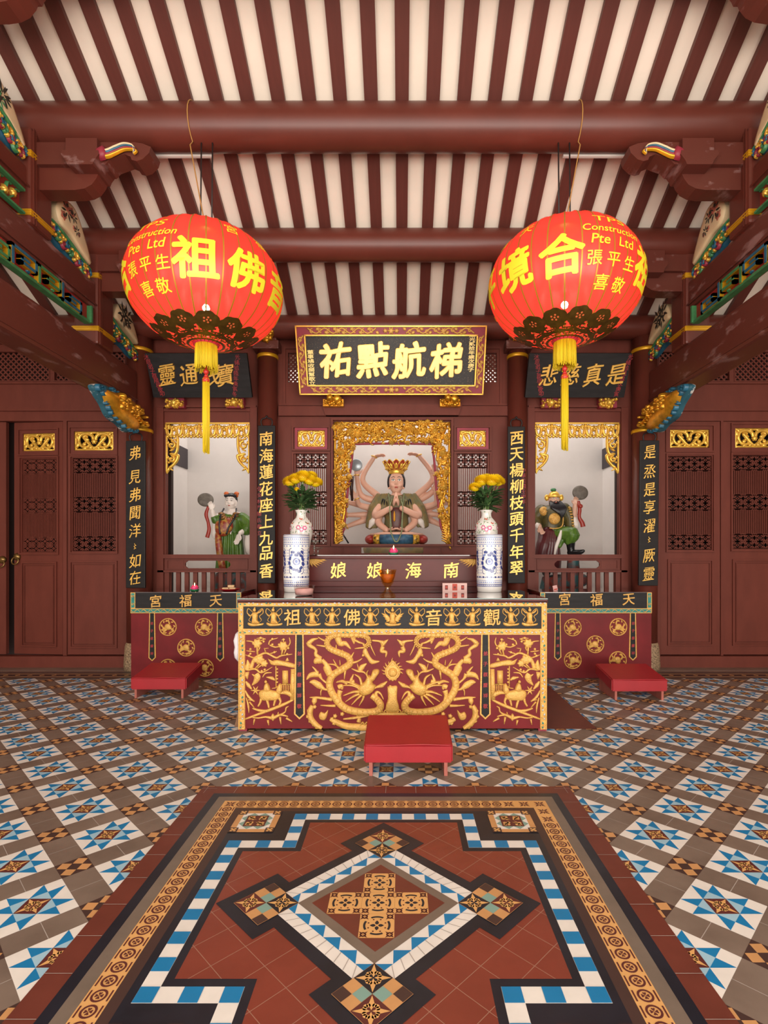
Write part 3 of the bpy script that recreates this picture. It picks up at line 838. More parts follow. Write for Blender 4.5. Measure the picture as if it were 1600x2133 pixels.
# ================================================================ SIDE TRUSSES
AX = 2.83
def SP(px, py):
    """point on the inner face of the left truss (u = depth, v = height)"""
    Y = (AX + CAMX)*FPX/(CX - px); return (Y, WZ(py, Y))
def truss(sg):  # beam, post, frieze and board numbers were scaled about the camera, then baked in
    side = 'left' if sg < 0 else 'right'
    pl = Plane((sg*AX, 0, 0), (0, 1, 0), (0, 0, 1), (-sg, 0, 0))
    X = lambda a, b: sorted((sg*a, sg*b))
    def beam(name, y0, y1, z0, z1, x0, x1, label, mt=WOODB, kind='structure'):
        m = MB(); m.bbox(*X(x0, x1), y0, y1, z0, z1, .03)
        m.prism(pl, [(y0, z0 + .035), (y1, z0 + .035), (y1, z0 + .05), (y0, z0 + .05)], 0, .006)
        return tag(m.build(name, mt), label, 'beam', None, kind)
    beam('tie_beam', 2.0, 5.98, 2.965, 3.326, AX, AX + .26, 'lowest and longest red tie beam of the %s roof truss' % side, WOODW)
    beam('tie_beam', 2.0, 5.205, 3.644, 3.912, AX + .01, AX + .23, 'middle red tie beam of the %s roof truss above the painted fret' % side, WOODW)
    beam('tie_beam', 2.0, 4.268, 4.142, 4.352, AX + .02, AX + .2, 'top red tie beam of the %s roof truss' % side)
    # posts with gold bands
    for nm, y0, y1, z0, z1, bands in (('under the thick roof beam', 4.235, 4.50, 3.905, 4.66, (4.45, 3.986)), ('under the middle roof beam', 5.175, 5.46, 3.322, 4.23, (3.976, 3.468))):
        t = thing('truss_post', 'stout square red post of the %s truss %s' % (side, nm), 'post', (sg*(AX + .11), (y0 + y1)/2, z0), None, 'structure')
        m = MB(); m.bbox(*X(AX - .015, AX + .22), y0, y1, z0, z1, .025)
        for q in (y0 + .03, y0 + .055): m.prism(pl, rect(q - .006, q + .006, z0, z1), .015, .024)
        m.build('shaft', WOODB, t)
        for bz in bands:
            g = MB(); g.bbox(*X(AX - .022, AX + .228), y0 - .008, y1 + .008, bz - .024, bz + .024, .006)
            for dz in (-.012, .012): g.box(*X(AX - .027, AX + .232), y0 - .013, y1 + .013, bz + dz - .005, bz + dz + .005)
            g.build('gold_band', GBAND, t)
    # brackets carrying the roof beams, arms along X
    def bracket(Yc, dz, reach, label, scroll=True, low=True):
        t = thing('roof_bracket', label, 'bracket', (sg*AX, Yc, 4.27 + dz))
        pf = Plane((0, Yc - .09, dz), (sg, 0, 0), (0, 0, 1), (0, -1, 0))       # u = |x|
        a = AX + .02; L = reach
        if low:
            m = MB()
            out = [(a, 4.455), (a - .28*L, 4.455), (a - .36*L, 4.432), (a - .42*L, 4.44), (a - .47*L, 4.46), (a - .53*L, 4.46), (a - .55*L, 4.43), (a - .52*L, 4.36), (a - .48*L, 4.31), (a - .42*L, 4.28), (a - .34*L, 4.268), (a, 4.268)]
            m.prism(pf, [(u, v + .045) for u, v in out], -.20, -.06); m.build('lower_arm', WOODW if sg > 0 else WOODB, t)
        m = MB()
        nose = [(a, 4.665), (a - .86*L, 4.665), (a - .93*L, 4.655), (a - L, 4.628), (a - .985*L, 4.58), (a - .93*L, 4.53), (a - .88*L, 4.515), (a - .84*L, 4.525), (a - .83*L, 4.55), (a - .78*L, 4.57), (a - .66*L, 4.53), (a - .62*L, 4.49), (a, 4.49)]
        m.prism(pf, nose, -.19, -.02); m.build('upper_arm', WOODW, t)
        m = MB(); c = a - .45*L; h = .13*L
        m.prism(pf, rect(c - h, c + h, 4.55, 4.66), -.21, .03)
        m.prism(pf, [(c - h*1.15, 4.55), (c + h*1.15, 4.55), (c + h*1.2, 4.52), (c + h*.9, 4.47), (c + h*.8, 4.44), (c - h*.8, 4.44), (c - h*.9, 4.47), (c - h*1.2, 4.52)], -.21, .05)
        m.build('bearing_block', WOODW, t)
        if scroll:
            s = MB()
            for k, (off, mi) in enumerate(((.030, 0), (.012, 1), (-.006, 2), (-.022, 3))):
                s.ribbon(pf, [(a - .60*L, 4.545 + off*.7), (a - .66*L, 4.552 + off*.9), (a - .72*L, 4.578 + off), (a - .79*L, 4.605 + off*.9), (a - .86*L, 4.60 + off*.6), (a - .885*L + off*.4, 4.575), (a - .87*L, 4.553)], [.03, .026, .02, .018, .016, .013], .03, h0=.0, mi=mi)
            s.dome(pf, leaf(a - .585*L, 4.50, a - .63*L, 4.61, .10), .045, h0=.0, mi=2)
            s.build('painted_scroll', [CREAM, BLUEP, CRIM, GBAND], t)
        return t
    bracket(4.36, -.09, .95, 'red cloud-nosed bracket under the thick roof beam, %s side' % side)
    bracket(5.25, -.47, .80, 'red bracket under the middle roof beam behind the %s lantern' % side, scroll=False)
    bracket(3.47, .50, 1.0, 'red bracket at the very top %s corner of the ceiling' % side)
    # painted fret hanging under the middle beam
    t = thing('painted_fret_frieze', 'blue and green painted fret frieze with gold edges under the %s middle tie beam' % side, 'frieze', (sg*(AX + .06), 3.6, 3.6))
    m = MB(); m.prism(pl, rect(2.2, 5.08, 3.487, 3.639), -.09, -.03); m.build('backboard', mat('fret_red_%s' % side, '#8e2420', 0.45, var=.2, scale=9), t)
    def fretpath(y0, L, flip):
        a, b = 3.499, 3.629; 
        if flip: a, b = b, a
        return [(y0, b), (y0, a), (y0 + L*.42, a), (y0 + L*.42, lerp(a, b, .62)), (y0 + L*.16, lerp(a, b, .62)), (y0 + L*.16, lerp(a, b, .34)), (y0 + L*.28, lerp(a, b, .34))]
    for mi, mt, nm in ((0, BLUEP, 'blue_fret'), (1, GREENP, 'green_fret')):
        m = MB(); e = MB(); k = 0; y0 = 2.25
        while y0 < 4.80:
            if k % 2 == mi:
                P = fretpath(y0, .62, k % 4 > 1)
                for i in range(len(P) - 1):
                    d = .011
                    (ax, az), (bx, bz) = P[i], P[i+1]
                    R = rect(min(ax, bx) - d, max(ax, bx) + d, min(az, bz) - d, max(az, bz) + d)
                    m.prism(pl, R, -.03, .012)
                    m2 = .004
                    e.prism(pl, rect(R[0][0] - m2, R[1][0] + m2, R[0][1] - m2, R[2][1] + m2), -.03, .006)
                for q in range(3): m.dome(pl, flower(y0 + .12 + .09*q, 3.56 + .02*(-1)**q, .028, 5, .35, 3), .02, h0=-.03)
            y0 += .30; k += 1
        m.build(nm, mt, t); e.build('gold_edging', GBAND, t)
    m = MB(); m.prism(pl, rect(2.2, 5.08, 3.468, 3.492), -.06, .0); m.prism(pl, rect(5.065, 5.09, 3.478, 3.634), -.05, .015); m.build('green_border', GREENP, t)
    # gilt painted panel below the top beam
    t = thing('painted_beam_board', 'gilt and green carved board below the top tie beam of the %s truss' % side, 'carved board', (sg*(AX + .06), 3.4, 4.1))
    m = MB(); m.prism(pl, rect(2.2, 4.17, 3.937, 4.122), -.09, -.03); m.build('backboard', mat('panel_red_%s' % side, '#7d241d', 0.45), t)
    m = MB(); g = MB(); rr = random.Random(4)
    for k in range(22):
        y = 2.3 + k*.085
        g.dome(pl, flower(y, 4.035 + .03*sin(k*2.1), .036, 6, .45, 3, k), .035, h0=-.03)
        m.ribbon(pl, [(y - .05, 3.965), (y, 3.995 + .02*(k % 2)), (y + .03, 4.08), (y + .07, 4.09)], [.012, .02, .012], .025, h0=-.03)
    for zz in (3.942, 4.118): m.prism(pl, rect(2.2, 4.18, zz - .008, zz + .008), -.03, .01)
    m.build('green_scrolls', GREENP, t); g.build('gilt_flowers', GOLD, t)
    # painted wing boards
    def wing(n, cream, carve, label, paint):
        cy, cz = sum(p[0] for p in cream)/len(cream), sum(p[1] for p in cream)/len(cream)
        t = thing('painted_wing_board', label, 'wing board', (sg*(AX + .03), cy, cz))
        C_ = spline(cream, 5, True)
        m = MB(); m.prism(pl, C_, -.12, -.012); m.dome(pl, C_, .022, h0=-.012, rings=((1, 0), (.96, .7), (.8, 1), (.4, 1))); m.build('cream_board', CREAM, t)
        p = MB()
        for kind, u, v, r_ in paint:
            y, z = SP(u, v)
            if kind == 'f':
                p.dome(pl, flower(y, z, r_, 5, .35, 4), .006, h0=.010, mi=1); p.dome(pl, flower(y, z, r_*.4, 5, .3, 3), .004, h0=.016, mi=0)
            else:
                for q in range(7):
                    a = q*.9 + u; p.dome(pl, leaf(y + .2*r_*cos(a), z + .2*r_*sin(a), y + r_*cos(a), z + r_*sin(a), r_*.22), .004, h0=.012, mi=0 if kind == 'b' else 2)
        p.build('painted_flowers', [mat('wing_ink_%s%d' % (side, n), '#2f2a20', .6), mat('wing_pink_%s%d' % (side, n), '#a8604c', .6), GREENP], t)
        # carved scroll band along the lower edge
        A = spline(carve, 6); k = len(A)
        gm_, bm_, rm_, am_ = MB(), MB(), MB(), MB()
        bm_.ribbon(pl, carve, [.05, .11, .13, .12, .10, .05], .05, h0=-.08)
        for i, (y, z) in enumerate(A):
            if i % 2: continue
            o = (gm_, am_, rm_, bm_)[(i//2) % 4]; mi = 0
            dy, dz = A[min(k-1, i+1)][0] - A[max(0, i-1)][0], A[min(k-1, i+1)][1] - A[max(0, i-1)][1]; L = math.hypot(dy, dz) or 1; ny, nz = -dz/L, dy/L
            s_ = 1 if (i//2) % 2 else -1
            o.ribbon(pl, spiral(y + ny*.02*s_, z + nz*.02*s_, .038, 1.1, i, s_, 8), [.022, .018, .012], .03, h0=-.03)
            am_.dome(pl, flower(y - ny*.03*s_, z - nz*.03*s_, .020, 5, .4, 3), .03, h0=-.03)
        gm_.ribbon(pl, [(y + .028*1.2, z + .05) for y, z in carve], [.012, .022, .022, .018, .012], .04, h0=-.03)
        bm_.build('blue_scrollwork', BLUEP, t); gm_.build('green_scrollwork', GREENP, t); rm_.build('red_scrollwork', CRIM, t); am_.build('gilt_scrollwork', GOLD, t)
    wing(1, [SP(119, 436), SP(122, 422), SP(132, 413), SP(155, 433), SP(172, 478), SP(191, 550), SP(172, 528), SP(150, 492), SP(128, 466)],
         [SP(104, 462), SP(120, 482), SP(138, 505), SP(160, 535), SP(176, 556), SP(188, 570)], 'cream wing board painted with peonies between the two truss posts on the %s' % side,
         [('f', 136, 428, .05), ('f', 146, 443, .055), ('f', 130, 448, .045), ('b', 138, 440, .09), ('b', 151, 452, .06), ('f', 152, 475, .025), ('f', 162, 490, .02), ('b', 158, 482, .05)])
    wing(2, [SP(240, 660), SP(245, 640), SP(252, 633), SP(261, 639), SP(276, 669), SP(289, 716), SP(278, 704), SP(262, 684), SP(250, 672)],
         [SP(233, 668), SP(241, 684), SP(252, 700), SP(266, 715), SP(276, 730), SP(286, 744)], 'cream wing board painted with bamboo beside the column on the %s' % side,
         [('b', 254, 652, .12), ('b', 262, 660, .13), ('b', 256, 664, .10), ('b', 265, 672, .07)])
    wing(3, [SP(-60, 130), SP(-20, 135), SP(10, 185), SP(28, 222), SP(54, 303), SP(38, 285), SP(10, 235), SP(-20, 195), SP(-60, 160)],
         [SP(-60, 185), SP(-20, 215), SP(5, 248), SP(22, 275), SP(38, 300), SP(53, 318)], 'cream wing board painted with leaves at the picture edge on the %s' % side,
         [('b', 0, 192, .10), ('b', 5, 200, .08), ('g', -3, 205, .07)])
    # carved corbel under the lowest beam
    O = [(191, 802), (215, 801), (240, 822), (268, 834), (284, 852), (291, 880), (286, 899), (262, 900), (246, 884), (225, 868), (212, 842), (198, 820)]
    P = [(min(SP(*q)[0], 5.90), SP(*q)[1]) for q in O]
    t = thing('carved_corbel', 'gilt and blue carved corbel under the lowest tie beam beside the %s column' % side, 'corbel', (sg*(AX + .05), P[6][0], P[6][1]))
    m = MB(); S = spline(P, 4, True); m.prism(pl, S, -.035, 0); m.dome(pl, S, .03, rings=((1, 0), (.96, .8), (.8, 1))); m.build('body', mat('corbel_blue_%s' % side, '#2b5a68', .5, scale=11, col2='#d8cfc8', thresh=(.36, .42)), t)
    b = MB()
    for i, q in enumerate(((197, 806), (207, 818), (204, 812), (213, 836), (219, 848), (224, 860), (233, 868), (242, 876), (252, 886), (262, 894), (274, 896), (236, 822), (226, 814))):
        y, z = SP(*q); b.ribbon(pl, spiral(y, z, .040 if i < 3 else .030, 1.2, i*1.3, 1 if i % 2 else -1, 8), [.024, .02, .012], .05, h0=.02)
    b.build('blue_cloud_scrolls', BLUEP, t)
    g = MB(); GP = [(min(SP(*q)[0], 5.89), SP(*q)[1]) for q in ((204, 811), (228, 816), (258, 829), (281, 850), (289, 879), (285, 898), (264, 896), (245, 882), (228, 866), (213, 842))]
    g.dome(pl, spline(GP, 4, True), .10, h0=.02, rings=((1, 0), (.96, .35), (.86, .65), (.66, .88), (.35, .98)))
    rr = random.Random(11)
    for k in range(34):
        u = rr.uniform(228, 284); v = 832 + (u - 226)*.72 + rr.uniform(-14, 12); y, z = SP(u, v)
        g.dome(pl, flower(y, z, rr.uniform(.022, .040), 5, .35, 3, k), .105, h0=.04)
    for k in range(7):
        y, z = SP(250 + k*5, 862 + k*5.2); g.ribbon(pl, arc(y, z, .05, -.6 + 1.2, 2.6, 6), .016, .035, h0=.10)
    g.build('gilt_figure', GOLDD, t)
for s in (-1, 1): truss(s)

# ================================================================ NAME BOARDS
def board_plane(xc, yb, zb, yt, zt):
    up = Vector((0, yt - yb, zt - zb)); H = up.length; up.normalize()
    return Plane((xc, yb, zb), (1, 0, 0), up, Vector((0, -up.z, up.y))), H
# big gilt board
yb, yt = 6.06, 5.79
pl, H = board_plane(WX(815.5, yb), yb, WZ(822, yb), yt, WZ(678, yt)); W = 381*yb/FPX/2
t = thing('name_board', 'large gilt framed name board with four bold gold characters above the middle shrine', 'name board', pl.o)
m = MB(); m.prism(pl, rect(-W + .02, W - .02, .02, H - .02), -.05, -.005); m.build('backboard', SPECK, t)
fw = .105
m = MB()
for a, b, c, d in ((-W, W, H - fw, H), (-W, W, 0, fw), (-W, -W + fw, fw, H - fw), (W - fw, W, fw, H - fw)): m.prism(pl, rect(a, b, c, d), -.04, .012)
m.build('red_frame', CRIM, t)
m = MB(); e = .014
for i in (0, fw - e):
    for a, b, c, d in ((-W + i, W - i, H - i - e, H - i), (-W + i, W - i, i, i + e), (-W + i, -W + i + e, i, H - i), (W - i - e, W - i, i, H - i)): m.prism(pl, rect(a, b, c, d), .012, .03)
m.build('gilt_edge', GOLD, t)
m = MB()
def vine(m, pl, p, q, n, amp, w, h, h0, mi=0):
    """waving scroll with curls and leaves from p to q"""
    dx, dy = q[0]-p[0], q[1]-p[1]; L = math.hypot(dx, dy); tx, ty = dx/L, dy/L; nx, ny = -ty, tx
    st = L/n
    P = lambda s, o: (p[0] + tx*s + nx*o, p[1] + ty*s + ny*o)
    m.ribbon(pl, [P(i*st/2, amp*.62*(-1)**i) for i in range(2*n + 1)], w, h, h0=h0, mi=mi, n=4)
    for i in range(n):
        for s_, b in ((1, .25), (-1, .75)):
            c = P((i + b)*st, -s_*amp*.12)
            m.ribbon(pl, spiral(c[0], c[1], amp*.62, 1.1, s_*1.2, s_, 8), [w*.9, w*.8, w*.5], h*.9, h0=h0, mi=mi, n=3)
            a = P((i + b + .22)*st, s_*amp*.1); z = P((i + b + .45)*st, s_*amp*.8); m.dome(pl, leaf(*a, *z, w*1.9), h, h0=h0, mi=mi)
for y in (fw/2, H - fw/2):
    for s_ in (-1, 1): vine(m, pl, (s_*(W - .13), y), (s_*.16, y), 4, fw*.40, .019, .018, .012)
    for dx in (0, -.06, .06): m.dome(pl, flower(dx, y, .042 if dx == 0 else .03, 6, .4), .024, h0=.012)
    for s_ in (-1, 1): m.dome(pl, flower(s_*W*.55, y, .036, 6, .4), .022, h0=.012)
for s_ in (-1, 1):
    vine(m, pl, (s_*(W - fw/2), H - .1), (s_*(W - fw/2), .1), 3, fw*.40, .019, .018, .012)
m.build('gilt_scrollwork', GOLDP, t)
for i, (ch, px) in enumerate(zip('祐㸃航梯', (700, 778, 853, 930))):
    m = MB(); u = (px - 815.5)*5.93/FPX
    m.text(pl, ch, u, H*.51, .37, .035, h0=-.005, bold=.026, rise=.10, shear=.05); m.build('gold_character', GOLDC, t)
    s = MB(); s.text(pl, ch, u, H*.51, .37, .02, h0=-.004, bold=.038, rise=.10, shear=.05); s.build('character_outline', GOLDD, t)
for chs, px, v0, v1 in (('道光貳拾年歲次庚子', 982, H*.90 - .0, H*.34), ('董事鳩收閩幫敬立', 648.5, H*.66, H*.14)):
    m = MB(); u = (px - 815.5)*5.93/FPX; n = len(chs)
    for i, ch in enumerate(chs): m.text(pl, ch, u, lerp(v0, v1, (i + .5)/n), abs(v1 - v0)/n*1.0, .014, h0=-.005, bold=.02, sxy=(1.6, 1))
    m.build('gold_inscription', GOLDC, t)
for px in (694, 938):
    x, z = WX(px, 6.1), WZ(827, 6.1); side = 'left' if px < 800 else 'right'
    m = MB(); p2 = Plane((x, 6.13, z)); m.prism(p2, rect(-.115, .115, -.10, -.02), -.10, .02)
    rr = random.Random(px)
    for k in range(46): m.dome(p2, flower(rr.uniform(-.1, .1), rr.uniform(-.085, -.03), rr.uniform(.015, .03), 5, .4, 3, k), rr.uniform(.03, .06), h0=.01)
    m.dome(p2, flower(-.03, -.02, .05, 5, .2), .10, h0=.02); m.dome(p2, flower(.045, -.025, .06, 4, .15), .08, h0=.02)
    tag(m.build('gilt_bracket', GOLDD), 'gilt carved beast bracket under the %s end of the large name board' % side, 'bracket')
# two black boards
def black_board(side, corners, chars, cpx, small, label):
    yb, yt = 6.06, 5.85; x0, x1 = corners
    xc = (x0 + x1)/2
    pl, H = board_plane(WX(xc, yb), yb, WZ(828, yb), yt, WZ(736, yt)); W = (x1 - x0)*yb/FPX/2
    t = thing('name_board', label, 'name board', pl.o)
    m = MB(); m.prism(pl, rect(-W, W, 0, H), -.045, 0); m.build('board', BLACKP, t)
    for ch, px in zip(chars, cpx):
        m = MB(); m.text(pl, ch, (px - xc)*5.95/FPX, H*.53, .245, .022, bold=.007, rise=.14, shear=.14, sxy=(.84, 1)); m.build('gold_character', GOLDT, t)
    for k, (txt, px) in enumerate(small):
        m = MB()
        for i, ch in enumerate(txt): m.text(pl, ch, (px - xc)*5.95/FPX + .012*i*(-1 if k else 1), H*(.92 - .84*i/(len(txt) - 1)), .058, .004, bold=.0)
        m.build('red_inscription', REDINK, t)
black_board('left', (320, 525), '靈通筏寶', (357, 402, 450, 478), (('沐恩弟子蔡陽楊敬叩', 320), ('光緒拾陸年庚寅冬', 507)), 'black name board with four gold characters above the left shrine niche')
black_board('right', (1094, 1300), '悲慈真是', (1137, 1182, 1228, 1276), (('沐恩弟子曾瑞記敬叩', 1107), ('光緒拾陸歲次庚寅', 1300)), 'black name board with four gold characters above the right shrine niche')
for px in (362, 487, 1149, 1270):
    x, z = WX(px, 6.12), WZ(838, 6.12)
    m = MB(); p2 = Plane((x, 6.16, z)); m.prism(p2, rect(-.10, .10, -.05, .06), -.1, .0, mi=1)
    rr = random.Random(px)
    for k in range(26): m.dome(p2, flower(rr.uniform(-.095, .095), rr.uniform(-.045, .045), rr.uniform(.014, .028), 5, .4, 3, k), rr.uniform(.03, .05))
    m.dome(p2, flower(0, 0, .05, 5, .3), .07)
    which = {362: 'left end of the left black name board', 487: 'right end of the left black name board', 1149: 'left end of the right black name board', 1270: 'right end of the right black name board'}[px]
    tag(m.build('gilt_bracket', [GOLD, CRIM]), 'small gilt carved bracket under the ' + which, 'bracket')

# ================================================================ COUPLET BOARDS
def couplet(px0, px1, py0, py1, Y, text, label, size, cursive=False, ys=None, note=None, rot=0.0, hook=True):
    x0, x1, z0, z1 = WX(px0, Y), WX(px1, Y), WZ(py1, Y), WZ(py0, Y); xc = (x0 + x1)/2
    t = thing('couplet_board', label, 'couplet board', (xc, Y + .03, z0))
    m = MB(); m.bbox(x0, x1, Y, Y + .03, z0, z1, .006); m.build('board', BLACKB, t)
    pl = Plane((xc, Y, 0))
    for ch, py in zip(text, ys):
        m = MB(); s_ = size*(.45 if ch == '〻' else 1)
        m.text(pl, ch, 0, WZ(py, Y), s_, .009, bold=(-.004 if cursive else .014), rise=.12, shear=.10 if cursive else .03, sxy=(.82, 1.0) if cursive else (.95, 1)); m.build('gold_character', GOLDT, t)
    if note:
        m = MB(); n = len(note[0])
        for i, ch in enumerate(note[0]): m.text(pl, ch, note[1]*(x1 - x0), WZ(lerp(note[2], note[3], i/(n-1)), Y), .055, .003, bold=0)
        m.build('red_inscription', REDINK, t)
    if hook:
        h = MB(); w = (x1 - x0)*.33
        h.tube(spline([(xc - w*.8, Y + .02, z1 - .01), (xc - w, Y + .01, z1 + .04), (xc - w*.75, Y + .01, z1 + .075), (xc - w*.2, Y + .01, z1 + .085), (xc, Y + .01, z1 + .11), (xc + w*.2, Y + .01, z1 + .085), (xc + w*.75, Y + .01, z1 + .075), (xc + w, Y + .01, z1 + .04), (xc + w*.8, Y + .02, z1 - .01)], 4), .008, 8)
        h.build('iron_hanger', IRON, t)
    t.rotation_euler = (0, rot, 0)
couplet(262, 302, 918, 1225, 5.93, '弗見弗聞洋〻如在', 'tall black board of cursive gold writing on the column left of the left niche', .165, True, (944, 993, 1031, 1068, 1105, 1138, 1168, 1203))
couplet(1331, 1371, 917, 1220, 5.93, '是烝是享濯〻厥靈', 'tall black board of cursive gold writing on the column right of the right niche', .165, True, (942, 982, 1020, 1056, 1095, 1124, 1157, 1195), rot=math.radians(.55))
couplet(537, 573, 886, 1215, 6.04, '南海蓮花座上九品香', 'tall black board of gold writing on the slim column left of the middle shrine', .168, False, (914, 949, 983, 1018, 1052, 1086, 1121, 1152, 1189), ('信女林門陳氏敬立', -.40, 1018, 1110))
couplet(1058, 1094, 888, 1215, 6.04, '西天楊柳枝頭千年翠', 'tall black board of gold writing on the slim column right of the middle shrine', .168, False, (913, 946, 979, 1013, 1047, 1081, 1115, 1149, 1183), ('中華民國壬申年', .40, 980, 1045))

# ================================================================ LANTERNS
def fabric(name, col, tr=.5, clear=.0):
    m = bpy.data.materials.new(name); m.use_nodes = True; nt = m.node_tree; nt.nodes.remove(nt.nodes['Principled BSDF']); out = nt.nodes['Material Output']
    d = nt.nodes.new('ShaderNodeBsdfDiffuse'); d.inputs[0].default_value = lin(col)
    t = nt.nodes.new('ShaderNodeBsdfTranslucent'); t.inputs[0].default_value = lin(col)
    g = nt.nodes.new('ShaderNodeBsdfGlossy'); g.inputs['Roughness'].default_value = .35
    c = nt.nodes.new('ShaderNodeBsdfTransparent')
    a = nt.nodes.new('ShaderNodeMixShader'); a.inputs[0].default_value = tr
    b = nt.nodes.new('ShaderNodeMixShader'); b.inputs[0].default_value = .05
    e = nt.nodes.new('ShaderNodeMixShader'); e.inputs[0].default_value = clear
    nt.links.new(d.outputs[0], a.inputs[1]); nt.links.new(t.outputs[0], a.inputs[2])
    nt.links.new(a.outputs[0], b.inputs[1]); nt.links.new(g.outputs[0], b.inputs[2])
    nt.links.new(b.outputs[0], e.inputs[1]); nt.links.new(c.outputs[0], e.inputs[2]); nt.links.new(e.outputs[0], out.inputs[0])
    return m
LRED = fabric('lantern_red_silk', '#e5483c', .40, .13)
LYEL = fabric('lantern_yellow_print', '#fff23c', .15, .0)
LDRK = mat('lantern_dark_gilt_print', '#5d4517', .4, .5, var=.3, scale=20)
BULB = mat('lantern_bulb', '#ffffff', .5, emit='#fff1d8', estr=120)
CUT = {}
def cut_glyph(ch, bold, cell):
    if (ch, bold, cell) in CUT: return CUT[(ch, bold, cell)]
    V, F, E, w, h = glyph(ch, bold)
    bm = bmesh.new(); vs = [bm.verts.new((x, y, 0)) for x, y in V]
    for f in F:
        try: bm.faces.new([vs[i] for i in f])
        except ValueError: pass
    for ax, L in ((0, w), (1, h)):
        k = int(L/2/cell) + 1
        for i in range(-k, k + 1):
            n = Vector((1, 0, 0)) if ax == 0 else Vector((0, 1, 0))
            bmesh.ops.bisect_plane(bm, geom=bm.verts[:] + bm.edges[:] + bm.faces[:], plane_co=n*(i*cell), plane_no=n)
    bm.verts.index_update()
    r = ([(v.co.x, v.co.y) for v in bm.verts], [[v.index for v in f.verts] for f in bm.faces]); bm.free()
    CUT[(ch, bold, cell)] = r; return r
A_, C_h = .600, .458
def lantern(x, y, zc, ztop_rope, lam0, label, tilt):
    d = Vector((CAMX - x, 0 - y, 0)).normalized(); rt = Vector((-d.y, d.x, 0))
    if rt.x < 0: rt = -rt
    ctr = Vector((x, y, zc))
    def on(lam, th, e=1.0):
        c, s = cos(th), sin(th)
        cc = math.copysign(abs(c)**.92, c); 
        return ctr + ((d*cos(lam) + rt*sin(lam))*cc*A_ + Vector((0, 0, s*C_h)))*e
    t = thing('lantern', label, 'lantern', (x, y, zc), 'red silk lanterns')
    m = MB(); n = 32; sub = 4; rows = 34; th0, th1 = -pi/2*.87, pi/2*.90
    N = n*sub; V = []; F = []
    for i in range(rows + 1):
        th = lerp(th0, th1, i/rows)
        for j in range(N):
            f = (j % sub)/sub; dip = 1 - .010*sin(pi*f)
            V.append(on(2*pi*j/N, th, dip))
    for i in range(rows):
        for j in range(N): F.append((i*N + j, i*N + (j+1) % N, (i+1)*N + (j+1) % N, (i+1)*N + j))
    m.add(V, F, 0, True); m.build('silk_shade', LRED, t)
    m = MB()
    for j in range(n):
        lam = 2*pi*j/n; V = []; F = []
        for i in range(rows + 1):
            th = lerp(th0, th1, i/rows); wv = .0048/(A_*max(.2, cos(th)))
            V += [on(lam - wv, th, 1.004), on(lam + wv, th, 1.004)]
        for i in range(rows): F.append((2*i, 2*i + 1, 2*i + 3, 2*i + 2))
        m.add(V, F, 0, True)
    m.build('gilt_ribs', mat('lantern_rib_gilt', '#b98a2a', .35, .4), t)
    def put(mb, ch, lam, th, size, bold, rise=.05, shear=0, e=1.006, sxy=(1, 1)):
      V, F = cut_glyph(ch, 0.0, .12)
      nk = 7 if bold > .02 else 4
      for ik in range(nk):
        Q = []; bx, by = bold*cos(2*pi*ik/nk + .4), bold*sin(2*pi*ik/nk + .4)
        for a, b in V:
            a2, b2 = (a + bx + shear*b)*sxy[0], (b + by + rise*a)*sxy[1]
            tt = th + b2*size/(C_h*1.12); Q.append(on(lam + a2*size/(A_*max(.35, cos(tt))), tt, e + .0003*ik))
        mb.add(Q, F, 0, True)
    R = math.radians
    slots = ['安', '平', '境', '合', None, '祖', '佛', '音', '觀', None]
    for i, ch in enumerate(slots):
        lam = lam0 + R(36)*(i - 5)
        if ch:
            m = MB(); put(m, ch, lam, R(-7), .325, .030, .06); m.build('gold_character', LYEL, t)
        else:
            m = MB()
            put(m, 'TPS', lam, R(27), .10, .0, .0, .12, sxy=(1.7, 1))
            put(m, 'Construction', lam + R(1), R(15), .088, .010, 0, .2); put(m, 'Pte', lam - R(10), R(4), .11, .010, 0, .15); put(m, 'Ltd', lam + R(10), R(4), .11, .010, 0, .15)
            for k, ch2 in enumerate('張平生'): put(m, ch2, lam + R(-14 + 14*k), R(-12), .115, .010)
            for k, ch2 in enumerate('喜敬'): put(m, ch2, lam + R(-6 + 16*k), R(-30), .115, .010)
            m.build('gold_lettering', LYEL, t)
    m = MB()
    for k, ch in enumerate('宮福天'):
        for b in (0, pi): put(m, ch, lam0 + b + R(26 + 27*k), R(30), .11, .010)
    m.build('small_gold_characters', LYEL, t)
    # dark gilt clouds and net around the bottom
    m = MB()
    def patch(pts, c, e=1.006, mm=None):
        n_ = len(pts); V = []; F = []
        for k_, s_ in enumerate((1, .75, .5, .25)):
            for u, v in pts: V.append(on(c[0] + (u)*s_/(A_*max(.3, cos(c[1] + v*s_/C_h))), c[1] + v*s_/C_h, e))
            if k_: F += [((k_-1)*n_ + i, (k_-1)*n_ + (i+1) % n_, k_*n_ + (i+1) % n_, k_*n_ + i) for i in range(n_)]
        V.append(on(c[0], c[1], e)); b = 3*n_; F += [(b + i, b + (i+1) % n_, len(V) - 1) for i in range(n_)]
        (mm or m).add(V, F, 0, True)
    nc = 12
